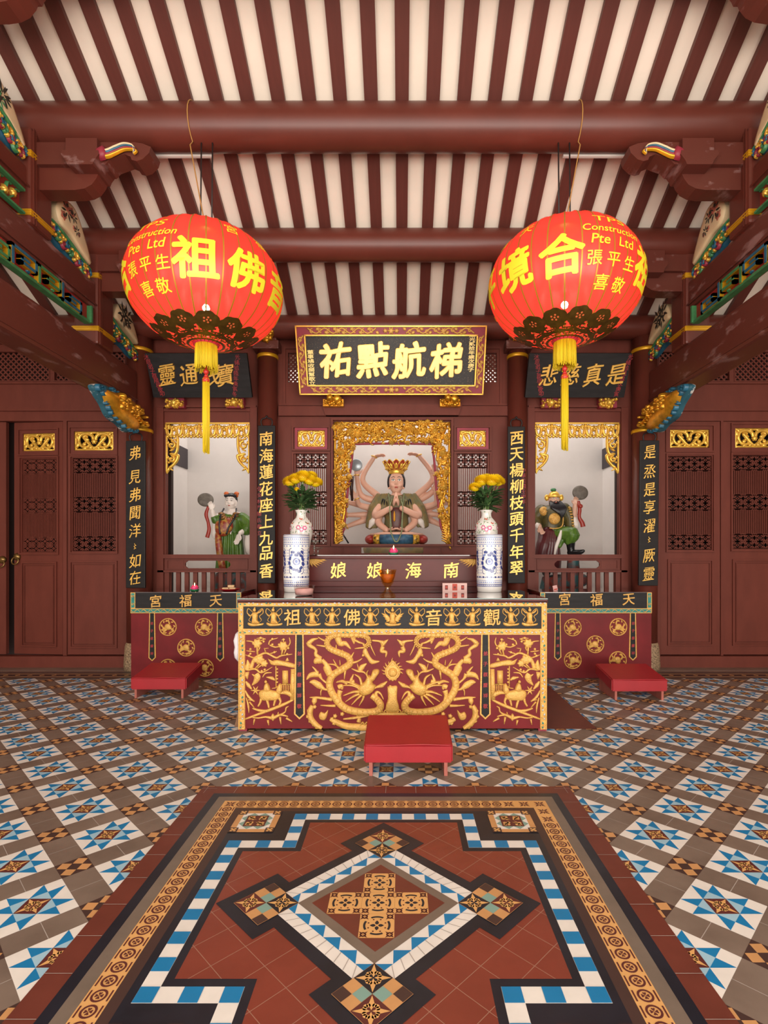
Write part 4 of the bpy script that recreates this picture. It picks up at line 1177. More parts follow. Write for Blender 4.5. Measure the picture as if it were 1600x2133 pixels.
    for k in range(nc):
        lam = lam0 + R(8) + 2*pi*k/nc; th = R(-57)
        cl = []
        for i in range(44):
            a = 2*pi*i/44; r = .083*(1 + .13*abs(sin(3.5*a))); cl.append((r*cos(a)*1.0, r*sin(a)*.74 - (.012 if sin(a) < -.3 and abs(cos(a)) < .5 else 0)))
        patch(cl, (lam, th))
        for s_ in (-1, 1):
            P = [(s_*.06, -.035), (s_*.045, -.062), (s_*.015, -.075), (s_*.0, -.10), (s_*.03, -.115), (s_*.075, -.125), (s_*.10, -.13)]
            S = spline(P, 5)
            V = []; F = []
            for i, (u, v) in enumerate(S):
                tt = th + v/C_h; w_ = .012
                V += [on(lam + u/(A_*max(.25, cos(th + v/C_h))), tt - w_/C_h, 1.006), on(lam + u/(A_*max(.25, cos(tt))), tt + w_/C_h, 1.006)]
            for i in range(len(S) - 1): F.append((2*i, 2*i+1, 2*i+3, 2*i+2))
            m.add(V, F, 0, True)
    dm = MB()
    for k in range(nc):
        for q in range(6):
            a = q*1.2566; rr_ = .024 if q < 5 else 0
            patch(circ(0, 0, .0075, 8), (lam0 + R(8) + 2*pi*k/nc + rr_*cos(a)/(A_*.55), R(-57) + rr_*.8*sin(a)/C_h), 1.011, dm)
    dm.build('cloud_dots', mat('lantern_dot_orange', '#d9683a', .5), t)
    for row, (ta, tb) in enumerate(((-66, -64), (-69.5, -68), (-73, -71.5), (-76, -74.8), (-79.5, -77.5))):
        q = 48
        for k in range(q):
            if row < 4 and (k + row*2) % 4 == 3: continue
            l0 = lam0 + 2*pi*(k + .0)/q; l1 = lam0 + 2*pi*(k + .98)/q
            m.add([on(l0, R(ta), 1.006), on(l1, R(ta), 1.006), on(l1, R(tb), 1.006), on(l0, R(tb), 1.006)], [(0, 1, 2, 3)], 0, True)
            if k % 2 == row % 2: m.add([on(l0, R(ta - 2), 1.006), on(l0 + .05, R(ta - 2), 1.006), on(l0 + .05, R(tb), 1.006), on(l0, R(tb), 1.006)], [(0, 1, 2, 3)], 0, True)
    m.build('dark_gilt_print', LDRK, t)
    zb = zc - C_h*.985
    m = MB(); m.lathe((x, y, zb), [(.05, .0), (.098, -.004), (.105, .012), (.10, .035), (.06, .045)], 28); m.build('bottom_ring', mat('lantern_ring_pink', '#d8344a', .4), t)
    m = MB(); m.lathe((x, y, zc + C_h*.985), [(.11, -.02), (.13, 0), (.12, .02), (.05, .03)], 24); m.build('top_ring', mat('lantern_ring_gilt', '#a97d22', .4, .5), t)
    # yellow tassels
    f = MB(); rr = random.Random(3)
    for k in range(150):
        a = 2*pi*k/150 + rr.uniform(-.02, .02); r = .080 + rr.uniform(-.006, .006); ln = .20 + rr.uniform(-.02, .015)
        f.tube([(x + r*cos(a), y + r*sin(a), zb - .005), (x + r*1.03*cos(a), y + r*1.03*sin(a), zb - ln*.5), (x + r*1.05*cos(a + .03), y + r*1.05*sin(a + .03), zb - ln)], .0032, 4)
    f.lathe((x, y, zb), [(.075, -.17), (.078, -.02), (.082, -.002)], 20); f.build('fringe', TASSEL, t)
    b = MB(); b.tube([(x, y, zb - .15), (x, y, zb - .28)], .008, 8); b.ball((x, y, zb - .215), .022); b.ball((x, y, zb - .25), .016); b.lathe((x, y, zb - .30), [(.028, 0), (.03, .02), (.02, .045), (.008, .05)], 14); b.build('red_bead', mat('lantern_bead_red', '#c8322c', .4), t)
    f = MB()
    for k in range(70):
        a = 2*pi*k*.382; r = .026*math.sqrt((k + .5)/70); ln = .56 + rr.uniform(-.05, .05)
        f.tube([(x + r*cos(a), y + r*sin(a), zb - .27), (x + r*1.05*cos(a), y + r*1.05*sin(a), zb - .6), (x + r*.95*cos(a) + rr.uniform(-.006, .006), y + r*.95*sin(a), zb - .27 - ln)], .0042, 4)
    f.build('long_tassel', TASSEL, t)
    m = MB(); m.ball((x, y, zc - .155), .028, 14, 10); m.build('light_bulb', BULB, t)
    m = MB(); m.tube([(x, y, zc - .13), (x, y, zc + C_h)], .018, 8); m.build('lamp_holder', WIRE, t)
    # suspension
    m = MB()
    for s_ in (-.045, .045): m.tube([(x + s_, y, zc + C_h*.97), (x + s_*1.0, y + .02, 4.66)], .006, 6)
    m.build('hanging_wires', WIRE, t)
    m = MB(); q = []
    for i in range(13):
        a = -1.2 + 3.6*i/12; q.append((x - .11*(1 if tilt > 0 else -1) + .0*i, 4.40 - .176*cos(a), 4.776 + .176*sin(a)))
    m.tube([(x, y, zc + C_h)] + [(x - .105*(1 if tilt > 0 else -1), 4.27, 4.54)] + q, .005, 6); m.build('hanging_rope', ROPE, t)
    l = bpy.data.lights.new('lantern_lamp', 'POINT'); l.energy = 16; l.color = (1, .82, .6); l.shadow_soft_size = .06
    o = bpy.data.objects.new('lantern_lamp', l); C.objects.link(o); o.parent = t; o.location = (0, 0, -.08)
    return t
lantern(-1.475, 4.33, 3.43, 0, math.radians(-7), 'red silk lantern with yellow tassel hanging in front of the left shrine niche', 1)
lantern(1.40, 4.33, 3.455, 0, math.radians(70), 'red silk lantern with yellow tassel hanging in front of the right shrine niche', -1)
for sg in (-1, 1):
    m = MB(); x0, x1 = (WX(318, 4.55), WX(446, 4.55)) if sg < 0 else (WX(1310, 4.55), WX(1170, 4.55))
    m.bbox(min(x0, x1), max(x0, x1), 4.50, 4.53, 4.62, 4.65, .006)
    tag(m.build('lamp_conduit', TUBE), 'white cable conduit along the thick roof beam above the %s lantern' % ('left' if sg < 0 else 'right'), 'conduit')
# ================================================================ ALTAR IN FRONT
YA = 3.974
AXc = lambda px: WX(px, YA)
AZ = lambda py: WZ(py, YA)
pa = Plane((0, YA, 0))
ax0, ax1, ZA = AXc(497), AXc(1139), AZ(1246)
alt = thing('altar_table', 'large red altar with gilt dragons, pearl and black frieze in the middle of the hall', 'altar', ((ax0 + ax1)/2, YA + .4, 0))
m = MB(); m.box(ax0 + .01, ax1 - .01, YA + .02, YA + .86, 0.015, ZA - .03); m.build('body', DKRED, alt)
m = MB(); m.prism(pa, rect(ax0 + .04, ax1 - .04, .02, AZ(1322)), -.03, 0); m.build('front_panel', ALTRED, alt)
m = MB(); m.bbox(ax0 - .006, ax1 + .006, YA - .012, YA + .88, ZA - .035, ZA - .008, .006); m.build('table_top', DKRED, alt)
m = MB(); m.bbox(ax0 - .004, ax1 + .004, YA - .014, YA + .88, ZA - .008, ZA, .002)
GT = bpy.data.materials.new('dark_glass_top'); GT.use_nodes = True; b_ = GT.node_tree.nodes['Principled BSDF']
b_.inputs['Base Color'].default_value = lin('#3a2220'); b_.inputs['Roughness'].default_value = .03; b_.inputs['Coat Weight'].default_value = 1; b_.inputs['Coat Roughness'].default_value = .02
m.build('glass_top', GT, alt)
m = MB(); m.box(ax0 - .004, ax1 + .004, YA - .018, YA - .0145, ZA - .007, ZA - .001); m.build('glass_edge', mat('glass_edge_green', '#6d8a86', .2), alt)
m = MB()
for sx in (ax0 + .03, ax1 - .03): m.box(sx - .03, sx + .03, YA + .005, YA + .06, 0, .03)
m.build('foot', CRIM, alt)
fx0, fx1 = AXc(507), AXc(1128)
m = MB(); m.prism(pa, rect(fx0, fx1, AZ(1309), AZ(1262)), -.01, .002); m.build('black_frieze', BLACKP, alt)
# gold and silver scroll borders
gb, sb = MB(), MB()
def border(u0, u1, v0, v1, horiz=True):
    gb.prism(pa, rect(u0, u1, v0, v1), -.01, .006, mi=0)
    L = (u1 - u0) if horiz else (v1 - v0); n = int(L/.062); wd = (v1 - v0) if horiz else (u1 - u0)
    for e in (.12, .88):
        if horiz: gb.prism(pa, rect(u0, u1, lerp(v0, v1, e) - .0025, lerp(v0, v1, e) + .0025), .006, .012)
        else: gb.prism(pa, rect(lerp(u0, u1, e) - .0025, lerp(u0, u1, e) + .0025, v0, v1), .006, .012)
    for i in range(n):
        c = (i + .5)/n
        x, y = (lerp(u0, u1, c), (v0 + v1)/2) if horiz else ((u0 + u1)/2, lerp(v0, v1, c))
        s_ = 1 if i % 2 else -1
        gb.ribbon(pa, spiral(x, y, wd*.34, 1.0, pi*(i % 2), s_, 8), [.006, .006, .004], .008, h0=.006)
        for q in (-1, 1):
            dx, dy = (q*.016, s_*wd*.12) if horiz else (s_*wd*.12, q*.016)
            sb.dome(pa, leaf(x + dx*.3, y + dy*.3, x + dx*1.6, y + dy*1.6, wd*.28), .006, h0=.007, mi=(0 if i % 3 else 1))
border(ax0, ax1, AZ(1263), AZ(1251.5)); border(ax0, ax1, AZ(1322), AZ(1309.5))
border(ax0, AXc(507.5), AZ(1309.5), AZ(1263), False); border(AXc(1127.5), ax1, AZ(1309.5), AZ(1263), False)
gb.build('gilt_border', GOLDP, alt); sb.build('silver_border_leaves', [SILV, TEAL], alt)
gb, sb = MB(), MB()
border(ax0, AXc(511), .015, AZ(1322), False); border(AXc(1125), ax1, .015, AZ(1322), False)
gb.build('side_border', GOLDP, alt); sb.build('side_border_leaves', [SILV, TEAL], alt)
# frieze characters and immortals
for ch, px in zip('祖佛音觀', (610, 733, 903, 1024)):
    m = MB(); m.text(pa, ch, AXc(px), AZ(1285.5), .128, .014, h0=.002, bold=.012, rise=.08); m.build('gold_character', GOLDP, alt)
def immortal(px, kind):
    m = MB(); x, z = AXc(px), AZ(1285); h = .002; r = random.Random(px)
    m.dome(pa, [(x + u, z + v) for u, v in spline([(-.055, -.055), (-.03, -.068), (.02, -.066), (.055, -.060), (.06, -.045), (.03, -.052), (0, -.05), (-.03, -.048), (-.052, -.04)], 3, True)], .016, h0=h)
    if kind == 'w':
        for s_ in (-1, 1):
            for q in range(4): m.dome(pa, leaf(x + s_*.012, z - .015, x + s_*(.085 - .012*q), z + .03 - .022*q, .022), .014, h0=h)
    lean = r.uniform(-.012, .012)
    m.dome(pa, [(x + u + lean*(v*8), z + v) for u, v in spline([(-.026, -.05), (-.018, -.02), (-.022, .012), (-.012, .034), (.012, .034), (.021, .012), (.016, -.02), (.028, -.05)], 3, True)], .024, h0=h)
    m.ball(pa(x + lean*.4, z + .052, h + .014), .0125, 10, 6); m.dome(pa, circ(x + lean*.4, z + .066, .007, 8), .014, h0=h)
    for s_ in (-1, 1):
        up = r.random() < .5
        m.ribbon(pa, [(x + s_*.014, z + .028), (x + s_*.034, z + (.036 if up else .008)), (x + s_*.05, z + (.055 if up else .02))], [.013, .011, .008], .018, h0=h)
        m.ribbon(pa, [(x + s_*.012, z + .03), (x + s_*.05, z + .062), (x + s_*.058, z + .03), (x + s_*.032, z + .005), (x + s_*.046, z - .022), (x + s_*.03, z - .04)], [.004, .006, .006, .005, .003], .010, h0=h)
    for q in range(3): m.ribbon(pa, [(x - .012 + .012*q, z + .01), (x - .016 + .014*q, z - .02), (x - .02 + .018*q, z - .048)], [.004, .006, .005], .026, h0=h + .004)
    m.build('immortal_figure', GOLDP, alt)
for px, k in ((532, 's'), (571, 's'), (651, 's'), (692, 's'), (772, 's'), (818, 'w'), (868, 's'), (941, 's'), (984, 's'), (1064, 's'), (1103, 's')): immortal(px, k)
# hanging pendants with a pointed end
def pendant(pl, f, x0, x1, y0, y1, tip, parent, chars=5):
    u0, u1 = f(x0)[0] if False else x0, x1
    g, k = MB(), MB(); w = u1 - u0; c = (u0 + u1)/2; e = w*.16
    g.prism(pl, [(u0 + e*.4, y0), (u1 - e*.4, y0), (u1 + e*.5, tip + w*.55), (c, tip), (u0 - e*.5, tip + w*.55)], -.004, .007)
    g.build('pendant_edge', GOLDP, parent)
    k.prism(pl, [(u0 + e*1.3, y0), (u1 - e*1.3, y0), (u1 - e*.6, tip + w*.62), (c, tip + w*.22), (u0 + e*.6, tip + w*.62)], .0, .010)
    k.build('pendant_black_strip', BLACKP, parent)
    t = MB(); n = chars
    for i in range(n): t.text(pl, '弟子蔡慶祥敬奉'[i % 7], c, lerp(y0, tip, .22 + .62*i/(n - 1)), w*.5, .003, h0=.010)
    t.build('red_inscription', REDINK, parent)
for a, b in ((614.5, 634), (1001, 1020.5)): pendant(pa, None, AXc(a), AXc(b), AZ(1322), .1, AZ(1498), alt, 6)
# relief carving of the front: drawn once for the left half, mirrored about the axis
MID = AXc(818)
def half(name, fn):
    for s_ in (1, -1):
        m = MB()
        def X(cx, cy, s_=s_):       # coordinates traced from an enlarged image crop: 4.706 units per photo pixel
            x, z = AXc(490 + cx/4.706), AZ(1300 + cy/4.706)
            return (MID + (x - MID)*s_, z)
        fn(m, X); m.build(name, GOLDP, alt)
U = .0035325/4.706                      # metres per crop unit
def dragon(m, X):
    R = lambda pts, w, h=.016, n=6: m.ribbon(pa, [X(*p) for p in pts], [q*U*1.08 + .001 for q in w], h, n=n)
    body = [(1335, 700), (1390, 740), (1425, 800), (1385, 855), (1250, 865), (1090, 830), (985, 730), (925, 610), (950, 510), (1050, 440), (1125, 385), (1105, 320), (1030, 285), (930, 240), (900, 185), (930, 130), (1000, 108), (1120, 108), (1250, 112), (1305, 140), (1310, 190), (1275, 215), (1255, 190)]
    R(body, [50, 62, 66, 68, 68, 68, 66, 64, 62, 62, 60, 58, 56, 54, 52, 50, 48, 44, 40, 36, 30, 20], .024)
    # scales along the back
    S = spline([X(*p) for p in body], 6)
    for i in range(4, len(S) - 6, 2):
        dx, dy = S[i+1][0] - S[i-1][0], S[i+1][1] - S[i-1][1]; L = math.hypot(dx, dy) or 1
        for o in (-.35, 0, .35): m.dome(pa, circ(S[i][0] - dy/L*o*.036, S[i][1] + dx/L*o*.036, .006, 6), .006, h0=.021 - .006*abs(o))
    # head
    m.dome(pa, spline([X(*p) for p in ((1200, 650), (1215, 600), (1270, 560), (1300, 500), (1340, 520), (1350, 580), (1380, 600), (1360, 650), (1310, 690), (1250, 700))], 3, True), .04)
    m.dome(pa, spline([X(*p) for p in ((1290, 560), (1330, 500), (1350, 450), (1400, 440), (1415, 470), (1390, 510), (1350, 560))], 3, True), .035)
    for (a, b) in (((1220, 660), (1060, 700)), ((1220, 680), (1080, 760)), ((1240, 690), (1140, 790)), ((1260, 700), (1215, 800)), ((1225, 630), (1050, 600)), ((1215, 610), (1000, 560)), ((1240, 590), (1170, 490))):
        R([a, (lerp(a[0], b[0], .5) + 14, lerp(a[1], b[1], .5) - 16), b], [26, 20, 5], .026)
    for c in ((1270, 600), (1300, 560), (1330, 610), (1345, 530), (1240, 640), (1375, 470)): m.ball(pa(*X(*c), .03), .009, 8, 6)
    R([(1300, 520), (1290, 480), (1305, 450)], [16, 14, 4], .034); R([(1320, 660), (1380, 620), (1440, 600), (1490, 560)], [22, 16, 40, 6], .02)
    # legs, claws, fins and whiskers
    for P, w in ((((1390, 740), (1380, 680), (1400, 665), (1430, 690), (1455, 740)), (34, 30, 20, 14, 5)), (((940, 640), (880, 640), (820, 600), (770, 570), (730, 570)), (18, 18, 60, 50, 10)),
                 (((850, 640), (840, 660), (840, 700)), (14, 12, 6)), (((950, 740), (880, 730), (800, 720), (730, 718)), (30, 26, 20, 6)), (((780, 720), (775, 760), (770, 790)), (40, 46, 8)), (((985, 800), (920, 800), (835, 795)), (26, 18, 5)),
                 (((930, 500), (900, 430), (890, 395), (850, 350)), (60, 70, 40, 30)), (((850, 350), (800, 360), (780, 385)), (60, 60, 20)), (((840, 340), (790, 300), (790, 250), (730, 210), (720, 180)), (40, 34, 24, 36, 50)), (((720, 190), (760, 155), (815, 140)), (44, 30, 5)), (((900, 580), (850, 540), (820, 490)), (18, 16, 44)), (((820, 490), (740, 500), (700, 545)), (56, 44, 6)), (((810, 480), (780, 440), (755, 415)), (24, 16, 5)),
                 (((1020, 440), (980, 400), (900, 390)), (22, 16, 5)), (((1000, 415), (960, 345)), (16, 6)), (((1030, 400), (1025, 350)), (14, 5)), (((1130, 340), (1150, 300), (1165, 275)), (22, 14, 4)), (((1070, 300), (1050, 250)), (20, 5)), (((990, 255), (990, 200)), (18, 5)), (((930, 225), (860, 215), (795, 205)), (26, 16, 5)), (((920, 170), (870, 160), (810, 125)), (24, 16, 5)), (((930, 130), (880, 115)), (20, 5)),
                 (((1125, 385), (1200, 365), (1245, 335)), (24, 16, 5)), (((1080, 440), (1070, 540)), (24, 8)), (((1000, 120), (1030, 190), (1080, 190), (1135, 245)), (60, 50, 40, 6)), (((1060, 190), (1065, 165)), (16, 5)), (((1150, 110), (1160, 150), (1165, 195)), (60, 40, 6)), (((1160, 150), (1220, 180), (1260, 190)), (24, 18, 10)),
                 (((1270, 230), (1210, 235), (1170, 240)), (18, 12, 4)), (((1340, 160), (1420, 170), (1460, 200)), (12, 20, 70)), (((1440, 200), (1500, 150)), (50, 5)), (((1450, 220), (1435, 265), (1480, 275), (1475, 325)), (36, 34, 26, 5)), (((1320, 190), (1345, 250), (1375, 310)), (14, 12, 4)),
                 (((1280, 235), (1275, 275), (1310, 330), (1345, 370), (1415, 365)), (20, 50, 34, 44, 5)), (((1260, 300), (1245, 315)), (30, 10)), (((1290, 500), (1260, 470), (1200, 460), (1140, 435)), (14, 14, 20, 5)), (((1220, 460), (1245, 420), (1290, 385)), (40, 46, 6)), (((1210, 440), (1195, 385)), (12, 4)), (((1170, 560), (1135, 560), (1160, 490)), (30, 34, 6)), (((1010, 620), (1040, 610), (1050, 640)), (40, 44, 14)), (((1030, 650), (1020, 700), (1045, 770)), (50, 36, 12)),
                 (((1100, 585), (1050, 560), (990, 570)), (30, 26, 6))):
        R(P, w, .014, 4)
    # lower serpents and waves
    R([(760, 800), (735, 850), (740, 920), (790, 985), (850, 1020)], [40, 50, 52, 50, 30], .02)
    for c in ((720, 850), (712, 905), (735, 950), (770, 985), (800, 1010), (780, 810)): m.dome(pa, flower(*X(*c), .016, 5, .3, 3), .012)
    m.dome(pa, spline([X(*p) for p in ((820, 900), (840, 860), (880, 870), (910, 840), (905, 890), (880, 940), (835, 935))], 3, True), .016)
    R([(930, 930), (990, 960), (1090, 1000), (1210, 1010), (1330, 1010)], [30, 50, 60, 64, 60], .02)
    for c in ((950, 930), (980, 900), (1000, 960), (1050, 880), (970, 970), (1040, 985)): m.dome(pa, flower(*X(*c), .018, 5, .3, 3), .014)
    R([(1060, 930), (1160, 920), (1280, 900), (1350, 880)], [10, 24, 18, 10], .014); R([(1210, 960), (1215, 920), (1190, 900)], [40, 30, 10], .014)
    for i in range(5): R([(1230 + i*40, 985), (1250 + i*40, 960), (1270 + i*40, 985)], [10, 12, 10], .018, 3)
half('dragon_relief', dragon)
def scene_(m, X):
    R = lambda pts, w, h=.012, n=4: m.ribbon(pa, [X(*p) for p in pts], [q*U*1.12 + .001 for q in w], h, n=n)
    Dm = lambda pts, h=.014: m.dome(pa, spline([X(*p) for p in pts], 3, True), h)
    R([(100, 930), (330, 845), (470, 790), (570, 740)], [14, 26, 26, 16]); R([(170, 825), (260, 850), (350, 840)], [10, 24, 10])
    for c, r_ in (((215, 190), 52), ((470, 215), 52), ((240, 350), 52), ((285, 385), 40), ((200, 350), 36)): m.dome(pa, flower(*X(*c), r_*U, 6, .3, 4), .014)
    for c in ((250, 135), (180, 180), (280, 170), (365, 145), (365, 200), (475, 150), (520, 235), (430, 200), (150, 245), (150, 290), (385, 275), (510, 295), (135, 310), (260, 460), (290, 445)): m.dome(pa, circ(*X(*c), 13*U, 8), .010)
    for P, w in ((((150, 440), (190, 340), (250, 300), (310, 285), (400, 330), (450, 310), (560, 295)), (40, 24, 18, 16, 16, 14, 6)), (((220, 300), (215, 220)), (16, 14)), (((455, 300), (470, 230)), (16, 12)), (((480, 290), (505, 240)), (12, 8)), (((230, 260), (245, 225)), (12, 8)), (((110, 165), (160, 170), (200, 190)), (6, 12, 14)), (((250, 165), (300, 140)), (12, 6)), (((330, 200), (345, 160), (420, 135)), (12, 12, 5)), (((340, 205), (390, 225), (430, 220)), (12, 12, 12)), (((210, 140), (260, 135), (300, 150)), (5, 10, 5)), (((455, 155), (490, 150)), (8, 6)), (((475, 140), (475, 190)), (8, 10)), (((530, 130), (540, 180), (520, 220)), (6, 12, 12)),
                 (((110, 260), (150, 265), (195, 270)), (5, 10, 6)), (((285, 235), (300, 275)), (5, 12)), (((285, 240), (330, 235)), (8, 4)), (((340, 290), (390, 275), (410, 265)), (10, 10, 4)), (((100, 300), (180, 330)), (6, 14)), (((110, 450), (125, 400), (120, 350)), (50, 40, 6)), (((110, 470), (120, 540)), (50, 8)), (((130, 450), (200, 440), (260, 475), (365, 420)), (12, 16, 14, 4)), (((200, 430), (240, 390)), (12, 12)), (((220, 430), (270, 395)), (12, 10)),
                 (((270, 520), (300, 480), (360, 475)), (8, 14, 5)), (((305, 520), (360, 530), (390, 550)), (5, 30, 10)), (((200, 490), (215, 520), (200, 560), (165, 600)), (50, 60, 40, 6)), (((165, 490), (195, 510)), (5, 20)), (((105, 560), (130, 600), (165, 640)), (10, 34, 5)), (((100, 650), (130, 710), (190, 760)), (8, 22, 8)), (((110, 720), (130, 800), (135, 870)), (8, 16, 4)), (((130, 740), (190, 750)), (10, 5)), (((140, 760), (190, 820)), (14, 6))): R(P, w)
    # pavilion
    Dm(((320, 335), (350, 360), (420, 350), (580, 390), (580, 430), (480, 410), (360, 400), (335, 370)), .018); R([(510, 360), (512, 330)], [36, 6]); R([(400, 410), (402, 620)], [10, 10])
    for i in range(5): m.dome(pa, circ(*X(413, 440 + i*32), 10*U, 8), .010)
    R([(490, 455), (490, 580)], [50, 50], .016, 6); R([(500, 590), (545, 590)], [10, 10])
    for i in range(6): R([(458 + i*17, 590), (458 + i*17, 665)], [7, 7])
    R([(455, 590), (555, 590)], [10, 10]); R([(565, 440), (560, 740)], [34, 40]); R([(430, 680), (500, 670), (560, 700)], [10, 40, 40])
    # ox and rider
    Dm(((230, 690), (250, 650), (310, 640), (380, 650), (430, 670), (440, 720), (400, 745), (330, 750), (260, 745)), .022); Dm(((400, 660), (425, 590), (450, 585), (460, 640), (440, 690)), .022)
    for P in (((255, 730), (245, 770), (225, 805)), ((310, 740), (325, 790), (330, 820)), ((395, 735), (385, 770), (378, 800)), ((430, 720), (445, 760), (430, 795))): R(P, [24, 18, 14])
    R([(415, 610), (395, 625), (360, 630)], [10, 8, 4]); R([(440, 600), (470, 590)], [10, 4])
    Dm(((285, 660), (285, 600), (310, 570), (335, 600), (345, 655)), .026); m.ball(pa(*X(305, 560), .016), 15*U, 8, 6)
    for a in range(6): R([(200, 650), (200 + 46*cos(a*1.05), 650 + 46*sin(a*1.05))], [18, 4])
    # root flowers at the bottom
    R([(170, 915), (230, 920), (300, 910), (370, 920), (440, 890), (520, 905)], [8, 12, 14, 30, 20, 6]); R([(440, 890), (490, 860), (500, 820), (525, 805)], [16, 12, 12, 5]); R([(190, 930), (180, 985)], [16, 6]); R([(320, 940), (330, 990)], [20, 6]); R([(440, 910), (450, 980)], [20, 6]); R([(420, 880), (425, 860)], [12, 5]); R([(500, 920), (560, 955)], [20, 6]); Dm(((350, 910), (370, 875), (390, 915), (370, 950)))
half('garden_scene_relief', scene_)
m = MB(); c = (MID, AZ(1398)); r = .036
for k in range(11):
    a = pi/2 + (k - 5)*.36; L = (.105 if k == 5 else .07 + .008*(k % 2)); m.ribbon(pa, [(c[0] + r*cos(a), c[1] + r*sin(a)), (c[0] + (r + L*.3)*cos(a + .12), c[1] + (r + L*.3)*sin(a + .12)), (c[0] + (r + L*.6)*cos(a), c[1] + (r + L*.6)*sin(a))], [.022, .014, .002], .014)
dr = [(c[0] + .052*cos(a)*(1 - .35*max(0, sin(a))**3), c[1] + .056*sin(a) + .02*max(0, sin(a))**6) for a in [2*pi*i/28 for i in range(28)]]
m.prism(pa, dr, 0, .014); m.ribbon(pa, dr + [dr[0]], .012, .012, h0=.012, n=2); m.dome(pa, circ(c[0], c[1] - .006, .034, 20), .026, h0=.012); m.ribbon(pa, spiral(c[0], c[1] - .006, .022, 1.6, 0, 1, 12), .005, .006, h0=.034)
for a in (-.4, 0, .4): m.dome(pa, circ(c[0] + .05*sin(a), c[1] - .062*cos(a), .012, 8), .014)
m.build('flaming_pearl_relief', GOLDP, alt)
m = MB(); q = lambda dx, py: (MID + dx*.0035325, AZ(py))
m.dome(pa, spline([q(-11, 1432), (q(-8, 1430)), q(-6, 1427), q(0, 1429), q(6, 1428), q(10, 1432), q(9, 1455), q(13, 1470), q(11, 1484), q(-13, 1484), q(-14, 1470), q(-10, 1455)], 3, True), .02)
for s_ in (-1, 1):
    for k in range(3): m.ribbon(pa, spiral(MID + s_*(.045 + .032*k), AZ(1483), .018, 1.2, pi/2, -s_, 8), [.010, .008, .004], .014)
m.prism(pa, rect(MID - .13, MID + .13, AZ(1489), AZ(1484)), 0, .012); m.build('rock_and_wave_relief', GOLDP, alt)

# ================================================================ SIDE OFFERING TABLES
YS = 5.67
ps = Plane((0, YS, 0))
def side_table(side, px0, px1, chars, meds, pend, tealpx):
    X, Z = (lambda px: WX(px, YS)), (lambda py: WZ(py, YS))
    x0, x1, zt = X(px0), X(px1), Z(1233)
    t = thing('offering_table', 'dark red offering table with gold phoenix medallions below the %s shrine niche' % side, 'altar', ((x0 + x1)/2, YS + .27, 0))
    m = MB(); m.box(x0, x1, YS, YS + .53, 0, zt - .02); m.build('body', ALTRED, t)
    m = MB(); m.bbox(x0 - .004, x1 + .004, YS - .006, YS + .535, zt - .02, zt, .003); m.build('glass_top', GT, t)
    m = MB(); m.prism(ps, rect(x0 + .05, x1 - .05, Z(1267), Z(1235)), 0, .012); m.build('black_frieze', BLACKP, t)
    g, e = MB(), MB()
    for a, b, c, d in ((x0, x1, Z(1277), Z(1267)), (x0, x0 + .05, Z(1267), Z(1234)), (x1 - .05, x1, Z(1267), Z(1234))):
        g.prism(ps, rect(a, b, c, d), 0, .012)
        e.prism(ps, rect(a + .008, b - .008, c + .008, d - .008), .006, .014)
        n = max(2, int((b - a)/.10)) if b - a > .1 else 2
        for i in range(n):
            if b - a > .1:
                cx_ = lerp(a, b, (i + .5)/n); cy_ = (c + d)/2; s_ = 1 if i % 2 else -1
                g.ribbon(ps, [(cx_ - .05, cy_ - s_*.012), (cx_ - .02, cy_ + s_*.012), (cx_ + .02, cy_ - s_*.012), (cx_ + .05, cy_ + s_*.012)], [.005, .009, .005], .007, h0=.012)
            else:
                cy_ = lerp(c, d, (i + .5)/n); g.ribbon(ps, spiral((a + b)/2, cy_, .016, 1.1, 0, 1, 8), .006, .007, h0=.012)
    g.build('gilt_border', GOLDP, t); e.build('teal_border_field', TEAL, t)
    for ch, px, py in chars: m = MB(); m.text(ps, ch, X(px), Z(py), .135, .010, h0=.012, bold=.012, rise=.10); m.build('gold_character', GOLDP, t)
    for a, b, tip in pend: pendant(ps, None, X(a), X(b), Z(1276), .1, Z(tip), t, 5)
    for i, (px, py) in enumerate(meds):
        m = MB(); x, z = X(px), Z(py); r = .094
        C_ = circ(x, z, r - .006, 28); m.ribbon(ps, C_ + [C_[0]], .012, .010, h0=0, n=1)
        a0 = i*1.3; f = 1 if i % 2 else -1
        P = lambda u, v: (x + f*(u*cos(a0*.15) - v*sin(a0*.15))*r, z + (u*sin(a0*.15) + v*cos(a0*.15))*r)
        m.dome(ps, spline([P(*q) for q in ((-.35, .1), (-.1, .35), (.25, .3), (.4, 0), (.2, -.3), (-.15, -.35), (-.4, -.15))], 3, True), .014)
        for k in range(6): m.ribbon(ps, [P(.1, -.1 - .04*k), P(.5, -.05 - .12*k), P(.72 - .08*k, .35 - .2*k)], [.010, .013, .004], .012)
        for k in range(6): m.ribbon(ps, [P(-.1, -.1), P(-.5 - .03*k, -.2 - .05*k), P(-.78 + .16*k, .1 - .17*k)], [.010, .012, .004], .012)
        m.ribbon(ps, [P(-.2, .3), P(-.1, .6), P(.12, .7), P(.25, .55)], [.018, .016, .018, .006], .014); m.ball(ps(*P(.12, .68), .008), .012, 8, 5)
        for k in range(9):
            a = k*.7 + a0; m.dome(ps, leaf(*P(.62*cos(a), .62*sin(a)), *P(.86*cos(a + .35), .86*sin(a + .35)), .016), .008)
        m.build('phoenix_medallion', GOLDP, t)
    return t, zt
side_table('left', 273, 503, (('宮', 326, 1252), ('福', 388, 1251), ('天', 451, 1251)), ((350, 1306), (425, 1306), (388, 1349), (350, 1391), (427, 1391)), ((311, 324, 1377), (452, 466, 1378)), None)
